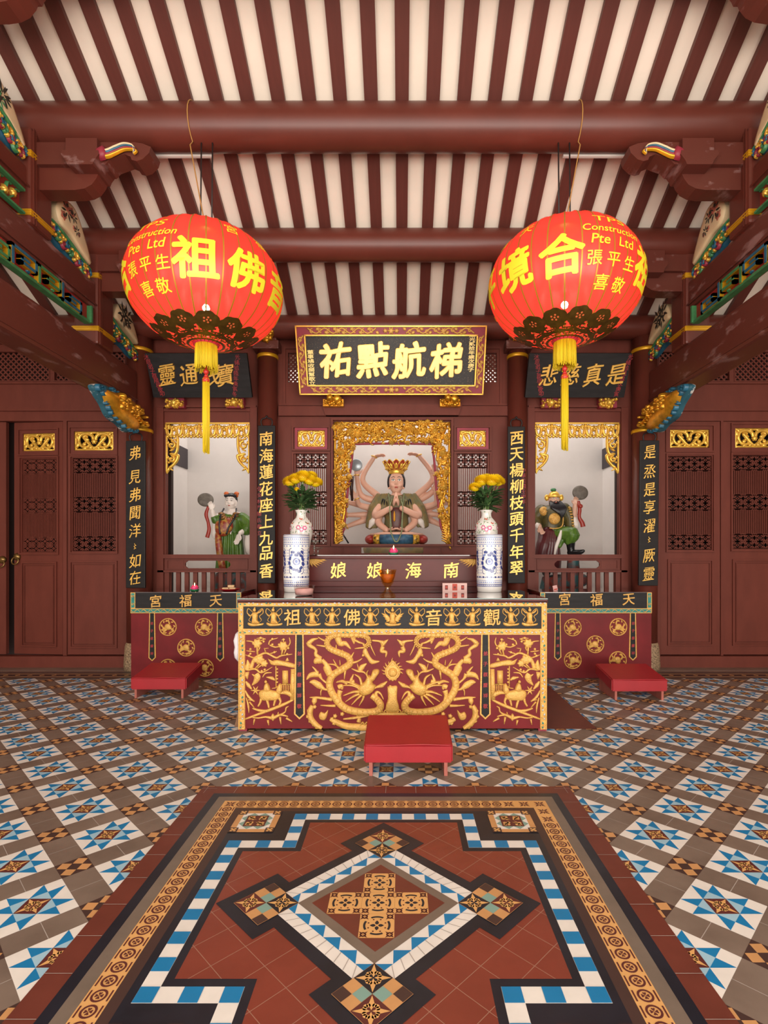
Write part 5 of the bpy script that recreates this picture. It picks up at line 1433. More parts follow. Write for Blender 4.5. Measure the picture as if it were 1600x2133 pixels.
_, ZS = side_table('right', 1125, 1357, (('宮', 1175, 1248), ('福', 1241, 1249), ('天', 1308, 1248)), ((1193, 1307), (1288, 1306), (1240, 1342), (1193, 1375), (1287, 1375)), ((1155, 1168, 1376), (1311, 1325, 1376)), None)

# ================================================================ HIGH ALTAR BEHIND
YH = 4.92
ph = Plane((0, YH, 0))
t = thing('high_altar', 'plain dark red altar with four gold characters standing behind the dragon altar', 'altar', (WX(815, YH), YH + .35, 0))
hx0, hx1, ZH = WX(602, YH), WX(1032, YH), WZ(1156, YH)
m = MB(); m.box(hx0 + .02, hx1 - .02, YH + .012, YH + .72, 0, ZH - .02); m.build('body', DKRED, t)
m = MB(); m.prism(ph, rect(hx0 + .03, hx1 - .03, WZ(1209, YH), WZ(1163, YH)), -.02, 0); m.build('front_panel', DKRED, t)
m = MB(); m.bbox(hx0 - .01, hx1 + .01, YH - .025, YH + .74, WZ(1164, YH), ZH - .008, .006); m.bbox(hx0, hx1, YH - .012, YH + .1, WZ(1222, YH), WZ(1211, YH), .005); m.build('moulding', DKRED, t)
m = MB(); m.box(hx0 - .005, hx1 + .005, YH - .03, YH + .73, ZH - .008, ZH); m.build('glass_top', GT, t)
for ch, px in zip('娘娘海南', (705.5, 781, 861, 940)): m = MB(); m.text(ph, ch, WX(px, YH), WZ(1187.5, YH), .15, .012, bold=.014, rise=.12, shear=.05); m.build('gold_character', GOLDT, t)
for s_, px in ((1, 644), (-1, 991)):
    m = MB(); x, z = WX(px, YH), WZ(1165, YH)
    for k in range(7): m.dome(ph, leaf(x, z, x + s_*(.165 - .022*k), z - .012 - .010*k*1.0 - (.006*k if k < 5 else 0), .020), .012 - .0008*k)
    m.dome(ph, [(x, z), (x + s_*.15, z), (x + s_*.10, z - .022), (x, z - .05)], .008); m.build('gilt_wing_corner', GOLDP, t)

# ================================================================ KNEELERS
def kneeler(x0, x1, Y, dep, label):
    t = thing('kneeling_stool', label, 'kneeler', ((x0 + x1)/2, Y + dep/2, 0), 'red kneeling stools')
    bm = bmesh.new(); zb, zt, up = .078, .186, .060
    n = 10
    V = []
    g = [[None]*(n + 1) for _ in range(n + 1)]
    bmesh.ops.create_cube(bm, size=1)
    for v in bm.verts:
        u, w, h = v.co.x + .5, v.co.y + .5, v.co.z + .5
        v.co = Vector((lerp(x0, x1, u), lerp(Y, Y + dep, w), lerp(zb, zt, h) + up*w))
    bmesh.ops.bevel(bm, geom=bm.edges[:], offset=.009, segments=3, affect='EDGES')
    m = MB(); m.frombm(bm, 0, False); o = m.build("cushion", VINYL, t)
    m = MB(); m.tube(spline([(x0 + .004, Y + .004, zt - .006), ((x0*2 + x1)/3, Y + .003, zt - .003), ((x0 + x1*2)/3, Y + .003, zt + .001), (x1 - .004, Y + .004, zt - .005)], 5), .004, 8); m.build('piping', VINYL, o)
    for s_ in (0, 1):
        xa = x0 + .030 if s_ == 0 else x1 - .050
        l = MB(); l.add([(xa + a, y, z) for a in (0, .020) for y, z in ((Y + .012, 0), (Y + dep - .02, 0), (Y + dep - .02, zb + up*.95), (Y + .012, zb + .002))], [(0, 1, 2, 3), (4, 5, 6, 7), (0, 1, 5, 4), (1, 2, 6, 5), (2, 3, 7, 6), (3, 0, 4, 7)])
        l.build('leg', LEGW, t)
    return t
Yk = 3.159; kneeler(WX(758, Yk), WX(943.5, Yk), Yk, .40, 'red vinyl kneeling stool in front of the dragon altar')
Yk = 4.875; kneeler(WX(272, Yk), WX(388, Yk), Yk, .40, 'red vinyl kneeling stool in front of the left offering table')
Yk = 4.81; kneeler(WX(1275, Yk), WX(1391, Yk), Yk, .42, 'red vinyl kneeling stool in front of the right offering table')

# ================================================================ THINGS ON THE ALTARS
PORC = bpy.data.materials.new('blue_white_porcelain')
def porcelain(name, base, r=.14):
    return mat(name, base, r, coat=.6)
PW = porcelain('porcelain_white', '#e6e2dd'); PB = porcelain('cobalt_blue', '#22357f'); PBl = porcelain('pale_cobalt', '#6d7fb8')
def hat_stand(px, Y, label):
    x = WX(px, Y); r, H = .111, .492; z0 = ZA
    t = thing('porcelain_cylinder', label, 'vase', (x, Y, z0), 'blue and white porcelain cylinders')
    m = MB(); m.lathe((x, Y, z0), [(r*.90, 0), (r*.93, .006), (r*.95, .03), (r*.965, .04), (r*.985, .10), (r, .2), (r, H - .05), (r*1.005, H - .006), (r*.985, H), (r*.90, H - .004), (r*.88, H - .03), (r*.88, .06), (0.001, .05)], 48); m.build('body', PW, t)
    az0 = math.atan2(0 - Y, CAMX - x)
    def cyl(u, z, e=.0012):      # wrap a flat motif round the body, u metres from the side facing the door
        rr = r*(.985 + .015*min(1, max(0, (z - .1)/.1))) + e if z > .1 else r*(.965 + .02*max(0, z - .04)/.06) + e
        a = az0 + u/r; return Vector((x + rr*cos(a), Y + rr*sin(a), z0 + z))
    class Cy:
        def __call__(s, u, v, h=0): return cyl(u, v, .0012 + h)
    cp = Cy(); b, l = MB(), MB()
    for za, zb_, mm in ((.465, .472, l), (.405, .41, l), (.438, .441, l), (.066, .072, b), (.10, .104, l), (.05, .056, b), (.484, .489, b)):
        q = 48
        for i in range(q): mm.add([cp(2*pi*r*i/q, za), cp(2*pi*r*(i + 1)/q, za), cp(2*pi*r*(i + 1)/q, zb_), cp(2*pi*r*i/q, zb_)], [(0, 1, 2, 3)], 0, True)
    for i in range(40):
        u = 2*pi*r*i/40
        l.poly(cp, dia(u, .452, .007)); l.poly(cp, flower(u, .424, .007, 5, .4, 3)); l.poly(cp, flower(u, .086, .008, 5, .4, 3)); l.poly(cp, rect(u - .005, u + .003, .058, .065))
        if i % 2: b.poly(cp, circ(u, .13, .009, 8)); l.poly(cp, flower(u + .017, .128, .007, 4, .4, 3)); l.poly(cp, circ(u, .393, .007, 7))
    for k in range(4):
        c = k*pi*r/2
        F = [(c + a, z) for a, z in rrect(-.062, .062, .155, .375, .018, 4)]; F2 = [(c + a, z) for a, z in rrect(-.057, .057, .160, .370, .015, 4)]; n = len(F)
        for i in range(n): b.add([cp(*F[i]), cp(*F[(i+1) % n]), cp(*F2[(i+1) % n]), cp(*F2[i])], [(0, 1, 2, 3)])
        for side in (-1, 1):
            for q in range(9):
                u = c + side*.075 ; z = .165 + q*.024; l.poly(cp, flower(u, z, .006, 5, .4, 3))
        R1, R0 = circ(c, .262, .032, 20), circ(c, .262, .020, 20)
        for i in range(20): (b if 4 < i < 14 or i < 3 else l).add([cp(*R0[i]), cp(*R1[i]), cp(*R1[(i+1) % 20]), cp(*R0[(i+1) % 20])], [(0, 1, 2, 3)])
        l.poly(cp, flower(c, .262, .017, 5, .3, 4), h=.0004)
        rr = random.Random(k + 2)
        for (u, z, s_, ang) in ((-.03, .33, .02, 1.6), (-.038, .31, .014, 2.4), (-.045, .285, .018, 2.9), (-.05, .25, .018, 3.3), (-.04, .22, .02, 3.9), (-.02, .205, .018, 4.4), (0, .20, .018, 5), (.03, .215, .02, 5.6), (.045, .24, .022, .2), (.045, .275, .02, .5), (.035, .30, .02, 1), (.04, .335, .018, .6), (.0, .305, .022, 1.5), (.015, .325, .018, 1.0), (.02, .19, .02, 5.2)):
            for w in (-.6, 0, .6): (b if s_ > .015 else l).poly(cp, leaf(c + u, z, c + u + 1.35*s_*cos(ang + w), z + 1.35*s_*sin(ang + w), .022))
    b.build('cobalt_flowers', PB, t); l.build('pale_blue_pattern', PBl, t)
hat_stand(617.5, 4.66, 'blue and white porcelain cylinder on the left end of the dragon altar')
hat_stand(1019.5, 4.66, 'blue and white porcelain cylinder on the right end of the dragon altar')
# flower vases on the high altar
LEAFG = mat('chrysanthemum_leaf', '#46653a', .5, var=.25, scale=12); STEM = mat('flower_stem', '#6f8f4a', .5); YELF = mat('chrysanthemum_yellow', '#f4cf0e', .55, var=.10, scale=30)
PINKF = mat('enamel_pink', '#d05a8c', .25); GRNF = mat('enamel_green', '#7f9a74', .25); REDF = mat('enamel_red', '#c8502e', .25)
def vase(px, Y, label, seed, blooms):
    x = WX(px, Y); t = thing('flower_vase', label, 'vase', (x, Y, ZH), 'famille rose vases'); zt = WZ(1063, Y) - ZH
    m = MB(); k = zt/.42
    prof = [(.06, 0), (.066, .01), (.085, .10), (.105, .20), (.108, .25), (.10, .29), (.075, .325), (.052, .35), (.045, .37), (.045, .39), (.055, .41), (.062, .42), (.055, .418), (.04, .39), (.035, .36)]
    m.lathe((x, Y, ZH), [(r, z*k) for r, z in prof], 40); m.build('body', PW, t)
    az0 = math.atan2(-Y, CAMX - x)
    def cp(u, v, h=0):
        z = v/k; r = .1
        for (r0, z0_), (r1, z1_) in zip(prof[:11], prof[1:12]):
            if z0_ <= z <= z1_: r = lerp(r0, r1, (z - z0_)/max(1e-6, z1_ - z0_))
        a = az0 + u/max(r, .05); r += .0015 + h; return Vector((x + r*cos(a), Y + r*sin(a), ZH + v))
    P, Gn, Rd = MB(), MB(), MB(); rr = random.Random(seed)
    for c in range(3):
        u0 = (c - 1)*.16
        for (u, v) in ((-.03, .255), (.03, .25), (0, .235)): P.poly(cp, flower(u0 + u, v*k, .024, 6, .25, 4)); P.poly(cp, flower(u0 + u, v*k, .012, 5, .3, 3), h=.0006, mi=1)
        for q in range(22):
            u, v = u0 + rr.uniform(-.09, .09), rr.uniform(.19, .41)*k; a = rr.uniform(0, 6.28); Gn.poly(cp, leaf(u, v, u + .02*cos(a), v + .02*sin(a), .009))
        Gn.ribbon(cp, [(u0 - .06, .2*k), (u0 - .02, .3*k), (u0 + .03, .34*k), (u0 + .02, .4*k)], [.003, .003, .002], .001)
        for (u, v) in ((-.01, .33), (.05, .29)): Rd.poly(cp, leaf(u0 + u, v*k, u0 + u + .025, v*k + .006, .012)); Rd.poly(cp, leaf(u0 + u, v*k, u0 + u - .008, v*k + .018, .010))
    P.build('painted_peonies', [PINKF, PW], t); Gn.build('painted_leaves', GRNF, t); Rd.build('painted_birds', REDF, t)
    # the bunch stands in the vase
    f = thing('chrysanthemum_bunch', label.replace('rose painted white vase', 'bunch of yellow chrysanthemums in the vase').replace('holding flowers ', ''), 'flowers', (x, Y, ZH + zt), 'chrysanthemum bunches'); rr = random.Random(seed)
    z0 = ZH + zt; S, Lf = MB(), MB()
    for i, (bx, bz, by, br) in enumerate(blooms):
        br *= 1.28
        cx_, cz, cy = WX(bx, Y), WZ(bz, Y), Y + by
        S.tube(spline([(x + rr.uniform(-.02, .02), Y + rr.uniform(-.02, .02), z0 - .10), (lerp(x, cx_, .3), lerp(Y, cy, .3), z0 + .06), (lerp(x, cx_, .8), lerp(Y, cy, .8), lerp(z0, cz, .7)), (cx_, cy, cz - br*.5)], 4), .004, 6)
        B = MB(); n = 230
        for q in range(n):
            th = math.acos(1 - 1.55*(q + .5)/n); a = q*2.39996; d = Vector((sin(th)*cos(a), sin(th)*sin(a), cos(th)*.72 + .05)); c = Vector((cx_, cy, cz))
            tip = c + d*br*rr.uniform(.92, 1.05); side = d.cross(Vector((.3, .2, 1))).normalized(); root = c + d*br*.45; w = br*.105
            mid = c + d*br*.8 + Vector((0, 0, br*.03))
            B.add([root, mid + side*w, tip + Vector((0, 0, br*.05)), mid - side*w, mid + d*w*.5], [(0, 1, 4), (1, 2, 4), (2, 3, 4), (3, 0, 4)])
        B.ball((cx_, cy, cz - br*.02), (br*.62, br*.62, br*.46), 12, 8)
        B.build('bloom', YELF, f)
    for i in range(170):
        a = rr.uniform(0, 6.28); hgt = rr.uniform(.03, .30); rad = .05 + .14*min(1, hgt/.16)*rr.uniform(.2, 1); p = Vector((x + rad*.3*cos(a), Y + rad*.3*sin(a), z0 + hgt*.6 - .005)); L = rr.uniform(.08, .15)
        d = Vector((cos(a), sin(a)*.7, rr.uniform(-.15, .7))).normalized(); sd = d.cross(Vector((0, 0, 1))).normalized(); up = sd.cross(d)
        V = [p]; F = []
        for q, (tt, w) in enumerate(((.2, .012), (.35, .02), (.45, .013), (.62, .022), (.72, .013), (.85, .014))):
            c = p + d*L*tt + up*(-.02*tt*tt); V += [c + sd*w + up*.004, c - up*.003, c - sd*w + up*.004]
        V.append(p + d*L - up*.02); n = len(V)
        F = [(0, 1, 2), (0, 2, 3)] + [(1 + q*3 + j, 4 + q*3 + j, 5 + q*3 + j, 2 + q*3 + j) for q in range(5) for j in (0, 1)] + [(n-4, n-1, n-3), (n-3, n-1, n-2)]
        Lf.add(V, F, 0, True)
    S.build('stems', STEM, f); Lf.build('leaves', LEAFG, f)
vase(628, 5.12, 'rose painted white vase holding flowers on the left of the high altar', 5, [(604, 1005, .0, .062), (618, 1001, -.05, .062), (634, 996, -.06, .066), (646, 1003, -.03, .062), (657, 1006, .02, .06), (626, 992, .05, .06), (645, 992, .06, .06), (610, 998, .06, .055), (622, 1022, -.09, .022)])
vase(1013.5, 5.12, 'rose painted white vase holding flowers on the right of the high altar', 8, [(989, 1017, -.02, .055), (1003, 1004, -.03, .066), (1022, 1005, -.06, .07), (1032, 1001, .0, .062), (1039, 1004, .03, .058), (1014, 998, .05, .06)])
FLAME = mat('candle_flame', '#ffffff', .5, emit='#ffcf70', estr=22)
LPINK = mat('lotus_wax_pink', '#e8457e', .4); LGRN = mat('lotus_base_green', '#1f6e43', .45)
def flame(mb, p, s=.014):
    mb.lathe(p, [(0.001, 0), (s*.36, s*.5), (s*.40, s*.9), (s*.22, s*1.7), (0.0005, s*2.5)], 10)
def lotus(px, Y, z, label, s=1.0):
    x = WX(px, Y); t = thing('lotus_candle', label, 'candle', (x, Y, z)); g, p, f = MB(), MB(), MB()
    g.lathe((x, Y, z), [(.030*s, 0), (.042*s, .008*s), (.046*s, .02*s), (.02*s, .022*s)], 18)
    for k in range(8):
        a = k*pi/4; d = Vector((cos(a), sin(a), 0)); c = Vector((x, Y, z)); sd = Vector((-sin(a), cos(a), 0))
        g.add([c + d*.03*s + sd*.016*s, c + d*.03*s - sd*.016*s, c + d*.052*s + Vector((0, 0, .012*s)), c + d*.04*s + Vector((0, 0, .012*s))], [(0, 1, 2), (0, 3, 2), (1, 3, 2)])
    for ring, (r0, hh, n) in enumerate(((.040, .046, 9), (.030, .052, 8))):
        for k in range(n):
            a = 2*pi*k/n + ring*.3; d = Vector((cos(a), sin(a), 0)); sd = Vector((-sin(a), cos(a), 0)); c = Vector((x, Y, z + .016*s)); up = Vector((0, 0, 1))
            p.add([c + d*r0*.7*s - sd*.012*s, c + d*r0*.7*s + sd*.012*s, c + d*r0*1.05*s + sd*.015*s + up*hh*.5*s, c + d*r0*1.05*s - sd*.015*s + up*hh*.5*s, c + d*r0*.72*s + up*hh*s], [(0, 1, 2, 3), (3, 2, 4)], 0, True)
    p.lathe((x, Y, z + .016*s), [(.028*s, 0), (.034*s, .02*s), (.026*s, .034*s), (.001, .036*s)], 18)
    flame(f, Vector((x, Y, z + .054*s)), .014*s)
    g.build('green_base', LGRN, t); p.build('pink_petals', LPINK, t); f.build('flame', FLAME, t)
    l = bpy.data.lights.new('candle_light', 'POINT'); l.energy = .25; l.color = (1, .7, .35); l.shadow_soft_size = .01; o = bpy.data.objects.new('candle_light', l); C.objects.link(o); o.parent = t; o.location = (0, 0, .1*s)
lotus(820, 5.0, ZH, 'lit pink lotus candle on the high altar below the seated goddess')
lotus(405.5, 5.78, ZS, 'lit pink lotus candle on the left offering table')
# amber goblet lamp
x, y, z = WX(807.5, 4.16), 4.16, ZA
t = thing('oil_lamp_goblet', 'amber glass goblet oil lamp in the middle of the dragon altar', 'oil lamp', (x, y, z))
m = MB(); N = 24; prof = [(.062, 0), (.058, .012), (.03, .04), (.018, .058), (.022, .075), (.040, .10), (.054, .15), (.062, .195), (.066, .205), (.058, .20), (.050, .15), (.034, .105), (.001, .095)]
V = []; F = []
for r, zz in prof:
    for j in range(N*2): V.append((x + r*(1 + (.05 if j % 2 and zz > .08 else 0))*cos(pi*j/N), y + r*(1 + (.05 if j % 2 and zz > .08 else 0))*sin(pi*j/N), z + zz))
for i in range(len(prof) - 1):
    for j in range(2*N): F.append((i*2*N + j, i*2*N + (j+1) % (2*N), (i+1)*2*N + (j+1) % (2*N), (i+1)*2*N + j))
m.add(V, F, 0, True)
AMB = glass_mat('amber_glass', (.97, .78, .42, 1), rough=.05); m.build('glass_bowl', AMB, t)
m = MB(); m.lathe((x, y, z), [(.001, .10), (.034, .108), (.048, .15), (.052, .17), (.001, .17)], 20); m.build('oil', mat('lamp_oil', '#c8861a', .1), t)
m = MB(); flame(m, Vector((x, y, z + .175)), .013); m.build('flame', FLAME, t)
# plastic bowl
x, y = WX(633.5, 4.24), 4.24
t = thing('plastic_bowl', 'clear plastic bowl with pink paste in front of the left porcelain cylinder', 'bowl', (x, y, ZA))
m = MB(); m.lathe((x, y, ZA), [(.066, 0), (.070, .004), (.082, .074), (.092, .078), (.092, .082), (.080, .080), (.066, .006), (.001, .004)], 28); m.build('tub', glass_mat('clear_plastic', (.985, .96, .955, 1), rough=.15), t)
m = MB(); m.lathe((x, y, ZA), [(.001, .007), (.066, .008), (.074, .052), (.05, .058), (.001, .05)], 24); m.build('pink_paste', mat('pink_paste', '#ecbab4', .8, var=.1, scale=30), t)
# pink label box standing on the glass
x0, x1, y = WX(922, 4.70), WX(973, 4.70), 4.70
t = thing('paper_box', 'flat pink paper box printed with three red squares beside the right porcelain cylinder', 'box', ((x0 + x1)/2, y, ZA))
m = MB(); m.box(x0, x1, y, y + .03, ZA, ZA + .072); m.build('carton', mat('pink_card', '#e0b9b2', .6), t)
m = MB(); pb = Plane((x0, y, ZA)); w = x1 - x0
for a, b, c, d, q in ((.10, .22, .2, .75, 0), (.40, .60, .12, .92, 1), (.76, .88, .2, .75, 0)): m.prism(pb, rect(a*w, b*w, c*.072, d*.072), 0, .001, mi=q); m.prism(pb, circ((a + b)/2*w, .036, .010, 10), .001, .0016, mi=1 - q)
m.build('red_print', [mat('label_dark_red', '#7d2f2b', .6), mat('label_red', '#c04a3a', .6)], t)
# red plate of biscuits
x, y = WX(479, 5.80), 5.80
t = thing('red_plate', 'small red plate on the left offering table', 'plate', (x, y, ZS)); m = MB()
m.lathe((x, y, ZS), [(.06, 0), (.075, .006), (.11, .022), (.114, .024), (.108, .026), (.07, .011), (.001, .010)], 30); m.build('dish', mat('red_plastic', '#b4121f', .3), t)
BISC = mat('biscuit', '#d9b98a', .7, var=.1, scale=30)
for i, (dx, dz, lb) in enumerate(((-.045, .014, 'left cream biscuit lying on the small red plate'), (.03, .014, 'right cream biscuit lying on the small red plate'), (.015, .042, 'cream biscuit stacked on top of the other two'))):
    m = MB(); m.bbox(x + dx - .034, x + dx + .034, y - .02, y + .02, ZS + dz - .003, ZS + dz + .024, .006); tag(m.build('biscuit', BISC), lb, 'biscuit')
# pink packet on the right table
x, y = WX(1158, 5.84), 5.84
t = thing('paper_packet', 'small leaning pink paper packet on the right offering table', 'packet', (x, y, ZS)); m = MB()
m.box(x - .024, x + .024, y, y + .02, ZS, ZS + .058); m.build('packet', mat('packet_pink', '#dba9a4', .6), t)
m = MB(); m.prism(Plane((x, y, ZS)), rect(-.016, .02, .008, .024), 0, .001); m.build('red_print', MATS['label_red'], t); t.rotation_euler = (0, math.radians(-12), 0)
# clear glass stands beside the left vase
x, y = WX(657, 5.3), 5.3
for k, (dx, h_, lb) in enumerate(((0, .13, 'taller clear glass candle stand beside the left flower vase'), (.045, .065, 'shorter clear glass candle stand beside the left flower vase'))):
    m = MB(); m.lathe((x + dx - .01, y - .06*k, ZH), [(.03, 0), (.028, .006), (.008, .014), (.008, h_*.4), (.014, h_*.5), (.008, h_*.6), (.012, h_ - .014), (.05, h_), (.052, h_ + .008), (.001, h_ + .004)], 20)
    tag(m.build('glass_candle_stand', glass_mat('clear_glass_%d' % k)), lb, 'candle stand')
# white bag and plank beside the altar
m = MB(); x = ax0 - .006
S = spline([(0, .0), (.02, .03), (.03, .09), (.02, .13), (.035, .19), (.01, .22), (-.01, .2)], 4)
m.lathe((x - .032, YA + .12, .50), [(.004, -.01), (.026, .02), (.032, .06), (.026, .10), (.034, .15), (.02, .20), (.006, .215)], 14, sx=1, sy=1.5); tag(m.build('plastic_bag', mat('white_plastic_bag', '#e6e0e2', .4, bump=.6, bscale=30)), 'white plastic bag tucked against the left side of the dragon altar', 'bag')
m = MB(); m.add([(x - .055, YA + .10, 0), (x - .005, YA + .10, 0), (x - .005, YA + .10, .155), (x - .02, YA + .10, .155), (x - .055, YA + .5, 0), (x - .005, YA + .5, 0), (x - .005, YA + .5, .155), (x - .02, YA + .5, .155)], [(0, 1, 2, 3), (4, 5, 6, 7), (0, 1, 5, 4), (1, 2, 6, 5), (2, 3, 7, 6), (3, 0, 4, 7)]); m.box(x - .035, x - .005, YA + .09, YA + .51, .155, .172)
tag(m.build('wooden_wedge', mat('raw_wood', '#8a6244', .7, var=.2, scale=6)), 'raw wooden wedge on the floor at the left side of the dragon altar', 'wooden block')
# ================================================================ GILT NICHE FRAMES
pw = Plane((0, YW + .012, 0))
def niche_frame(side, px0, px1):
    x0, x1 = wx(px0), wx(px1); zt, zb = wz(880), wz(909)
    t = thing('gilt_niche_frame', 'gilt scrollwork fret along the top corners of the %s shrine niche' % side, 'carved frame', ((x0 + x1)/2, YW, zt))
    m = MB(); t_ = .012
    m.prism(pw, rect(x0, x1, zt - .016, zt), -.02, .014)
    n = 5; L = (x1 - x0)/n; H = zt - zb
    for i in range(n):
        a = x0 + i*L; c = (zt + zb)/2
        for s_ in (0, 1):
            X = (lambda u: a + u*L) if s_ == 0 else (lambda u: a + L - u*L)
            m.ribbon(pw, [(X(.02), zt - .02), (X(.04), c), (X(.12), zb + .02), (X(.28), zb + .018), (X(.36), c - .01), (X(.30), c + .035), (X(.20), c + .03), (X(.19), c)], [.030, .036, .036, .034, .028, .024, .016], .03, n=4)
            m.dome(pw, leaf(X(.34), c, X(.48), zt - .03, .034), .026); m.dome(pw, leaf(X(.30), c - .03, X(.46), zb + .01, .030), .026); m.dome(pw, leaf(X(.10), c + .02, X(.22), zt - .018, .026), .022)
        m.dome(pw, flower(a + L/2, c, .030, 6, .35), .04); m.dome(pw, flower(a, c + .01, .02, 5, .3), .034)
        for q in range(5): m.dome(pw, circ(a + (q + .5)*L/5, zb + .004*(q % 2), .020, 8), .022)
    m.build('top_fret', GOLD, t)
    for s_, xe in ((1, x0), (-1, x1)):
        m = MB(); X = lambda u: xe + s_*u
        m.ribbon(pw, [(X(.010), zb + .01), (X(.010), zb - .2), (X(.010), zb - .42)], [.02, .02, .016], .026)
        m.ribbon(pw, [(X(.135), zb + .01), (X(.138), zb - .08), (X(.13), zb - .16), (X(.105), zb - .205), (X(.06), zb - .2)], .032, .028)
        m.ribbon(pw, [(X(.05), zb - .20), (X(.11), zb - .215), (X(.14), zb - .225), (X(.125), zb - .28), (X(.08), zb - .335), (X(.045), zb - .36), (X(.075), zb - .33)], [.028, .034, .038, .036, .032, .03, .02], .03)
        m.ribbon(pw, [(X(.012), zb - .43), (X(.03), zb - .385), (X(.05), zb - .35)], [.012, .03, .02], .026)
        for cz, r in ((zb - .10, .048), (zb - .262, .040)):
            m.ribbon(pw, spiral(X(.068), cz, r, 1.25, pi/2, -s_, 10), [.030, .027, .018], .032)
        for a in ((.03, -.02, .10, -.045), (.04, -.17, .10, -.145), (.02, -.31, .055, -.29), (.02, -.05, .03, -.10), (.10, -.02, .12, -.06), (.02, -.22, .03, -.27), (.03, -.36, .09, -.40)): m.dome(pw, leaf(X(a[0]), zb + a[1], X(a[2]), zb + a[3], .024), .026)
        m.build('corner_drop', GOLD, t)
niche_frame('left', 345, 520); niche_frame('right', 1115, 1290)

t = thing('gilt_shrine_frame', 'dense gilt carving of flowers and birds framing the seated goddess', 'carved frame', (wx(817), YW, wz(878)))
outer = [(696, 878), (938, 878), (938, 1140), (932, 1134), (924, 1110), (918, 1092), (915, 1060), (909, 1015), (906, 970), (901, 932), (893, 924), (744, 924), (736, 932), (731, 970), (725, 1015), (720, 1060), (717, 1092), (714, 1108), (704, 1132), (696, 1140)]
inner = outer[3:19]
m = MB(); P = [(wx(a), wz(b)) for a, b in inner]; m.ribbon(pw, P, .028, .02, h0=-.01, n=3); m.build('crimson_edge', CRIM, t)
def inside_poly(x, y, P):
    c = False; j = len(P) - 1
    for i in range(len(P)):
        if (P[i][1] > y) != (P[j][1] > y) and x < (P[j][0] - P[i][0])*(y - P[i][1])/(P[j][1] - P[i][1]) + P[i][0]: c = not c
        j = i
    return c
rr = random.Random(21); vin, lea, flo = MB(), MB(), MB()
for pts, w in ((((700, 880), (760, 900), (817, 886), (870, 902), (934, 882)), .04), (((700, 915), (760, 890), (817, 915), (880, 892), (934, 915)), .036), (((705, 885), (722, 950), (703, 1010), (718, 1060), (703, 1120)), .036), (((930, 885), (912, 950), (930, 1010), (917, 1060), (931, 1120)), .036), (((725, 925), (702, 980), (718, 1030), (700, 1090)), .03), (((909, 925), (932, 980), (918, 1030), (934, 1090)), .03), (((698, 880), (698, 1000), (699, 1136)), .03), (((936, 880), (936, 1000), (935, 1136)), .03), (((700, 881), (817, 880), (936, 881)), .022)):
    vin.ribbon(pw, [(wx(a), wz(b)) for a, b in pts], w, .03)
k = 0
while k < 760:
    a, b = rr.uniform(697, 937), rr.uniform(879, 1138)
    if not inside_poly(a, b, outer): continue
    k += 1
    x, z = wx(a), wz(b); an = rr.uniform(0, 6.28); L = rr.uniform(.04, .085)
    for _ in range(8):
        if inside_poly(a + L*cos(an)/.00556, b - L*sin(an)/.00556, outer): break
        an = rr.uniform(0, 6.28)
    if k % 6 == 0: flo.dome(pw, flower(x, z, rr.uniform(.028, .046), rr.choice((5, 6, 7)), .35, 4, an), rr.uniform(.06, .09)); flo.dome(pw, flower(x, z, .018, 5, .3, 3), .105)
    elif k % 3 == 0: vin.ribbon(pw, [(x, z), (x + .03*cos(an), z + .03*sin(an)), (x + .05*cos(an + .7), z + .05*sin(an + .7)), (x + .04*cos(an + 1.5), z + .05*sin(an + 1.5))], [.012, .02, .014, .008], .055)
    else: lea.dome(pw, leaf(x, z, x + L*cos(an), z + L*sin(an), rr.uniform(.022, .036)), rr.uniform(.04, .075))
for (a, b, r_) in ((712, 945, .055), (707, 985, .05), (709, 1020, .055), (708, 1060, .05), (922, 945, .06), (928, 985, .05), (924, 1015, .06), (730, 900, .055), (770, 895, .05), (817, 900, .06), (860, 895, .05), (905, 900, .055)):
    flo.dome(pw, flower(wx(a), wz(b), r_, 7, .3, 4, a), .10); flo.dome(pw, flower(wx(a), wz(b), r_*.6, 6, .35, 4, b), .125); flo.dome(pw, circ(wx(a), wz(b), r_*.25, 8), .135)
for s_, c in ((-1, 706), (1, 929)):
    for q in range(8): lea.ribbon(pw, [(wx(c - s_*9), wz(1090 + q*5)), (wx(c), wz(1094 + q*5)), (wx(c + s_*8*(1 - q*.08)), wz(1100 + q*5))], [.014, .022, .010], .06)
vin.build('gilt_vines', GOLDD, t); lea.build('gilt_leaves', GOLD, t); flo.build('gilt_flowers', GOLD, t)

# ================================================================ STATUES
SKIN = mat('painted_flesh', '#e2b098', .45, var=.04, scale=8); FACEP = mat('painted_face', '#efc9b6', .4); FACEW = mat('pale_painted_face', '#eadfd6', .35)
HAIR = mat('painted_black_hair', '#16141a', .35); LIPS = mat('painted_lips', '#a5342b', .4); EYEW = mat('painted_eye_white', '#efe8df', .3); EYEB = mat('painted_eye_black', '#15100e', .3)
ROBE = mat('olive_robe', '#6d6a48', .5, scale=14, col2='#8a7140', thresh=(.35, .62)); ROBEG = mat('green_robe', '#5d7f27', .4, scale=7, col2='#33541c', thresh=(.3, .7), stretch=(6, 1, 1)); ROBED = mat('dark_olive_robe', '#3f3d20', .45, scale=16, col2='#5d5128', thresh=(.35, .65))
MARO = mat('maroon_skirt', '#4f1d20', .35, var=.15); LAPB = mat('lap_blue', '#274a68', .45, scale=16, col2='#3c6a86', thresh=(.4, .6)); LAPR = mat('lap_red', '#a3342a', .45, var=.15); LINEN = mat('white_lining', '#e6ddd4', .5)
GRYD = mat('grey_disc', '#6d655c', .6, scale=18, col2='#544c43', thresh=(.35, .65)); SASH = mat('red_sash', '#9d2f22', .4, var=.1); BOOT = mat('black_boot', '#161518', .3); ORNG = mat('orange_bow', '#c8622a', .45)
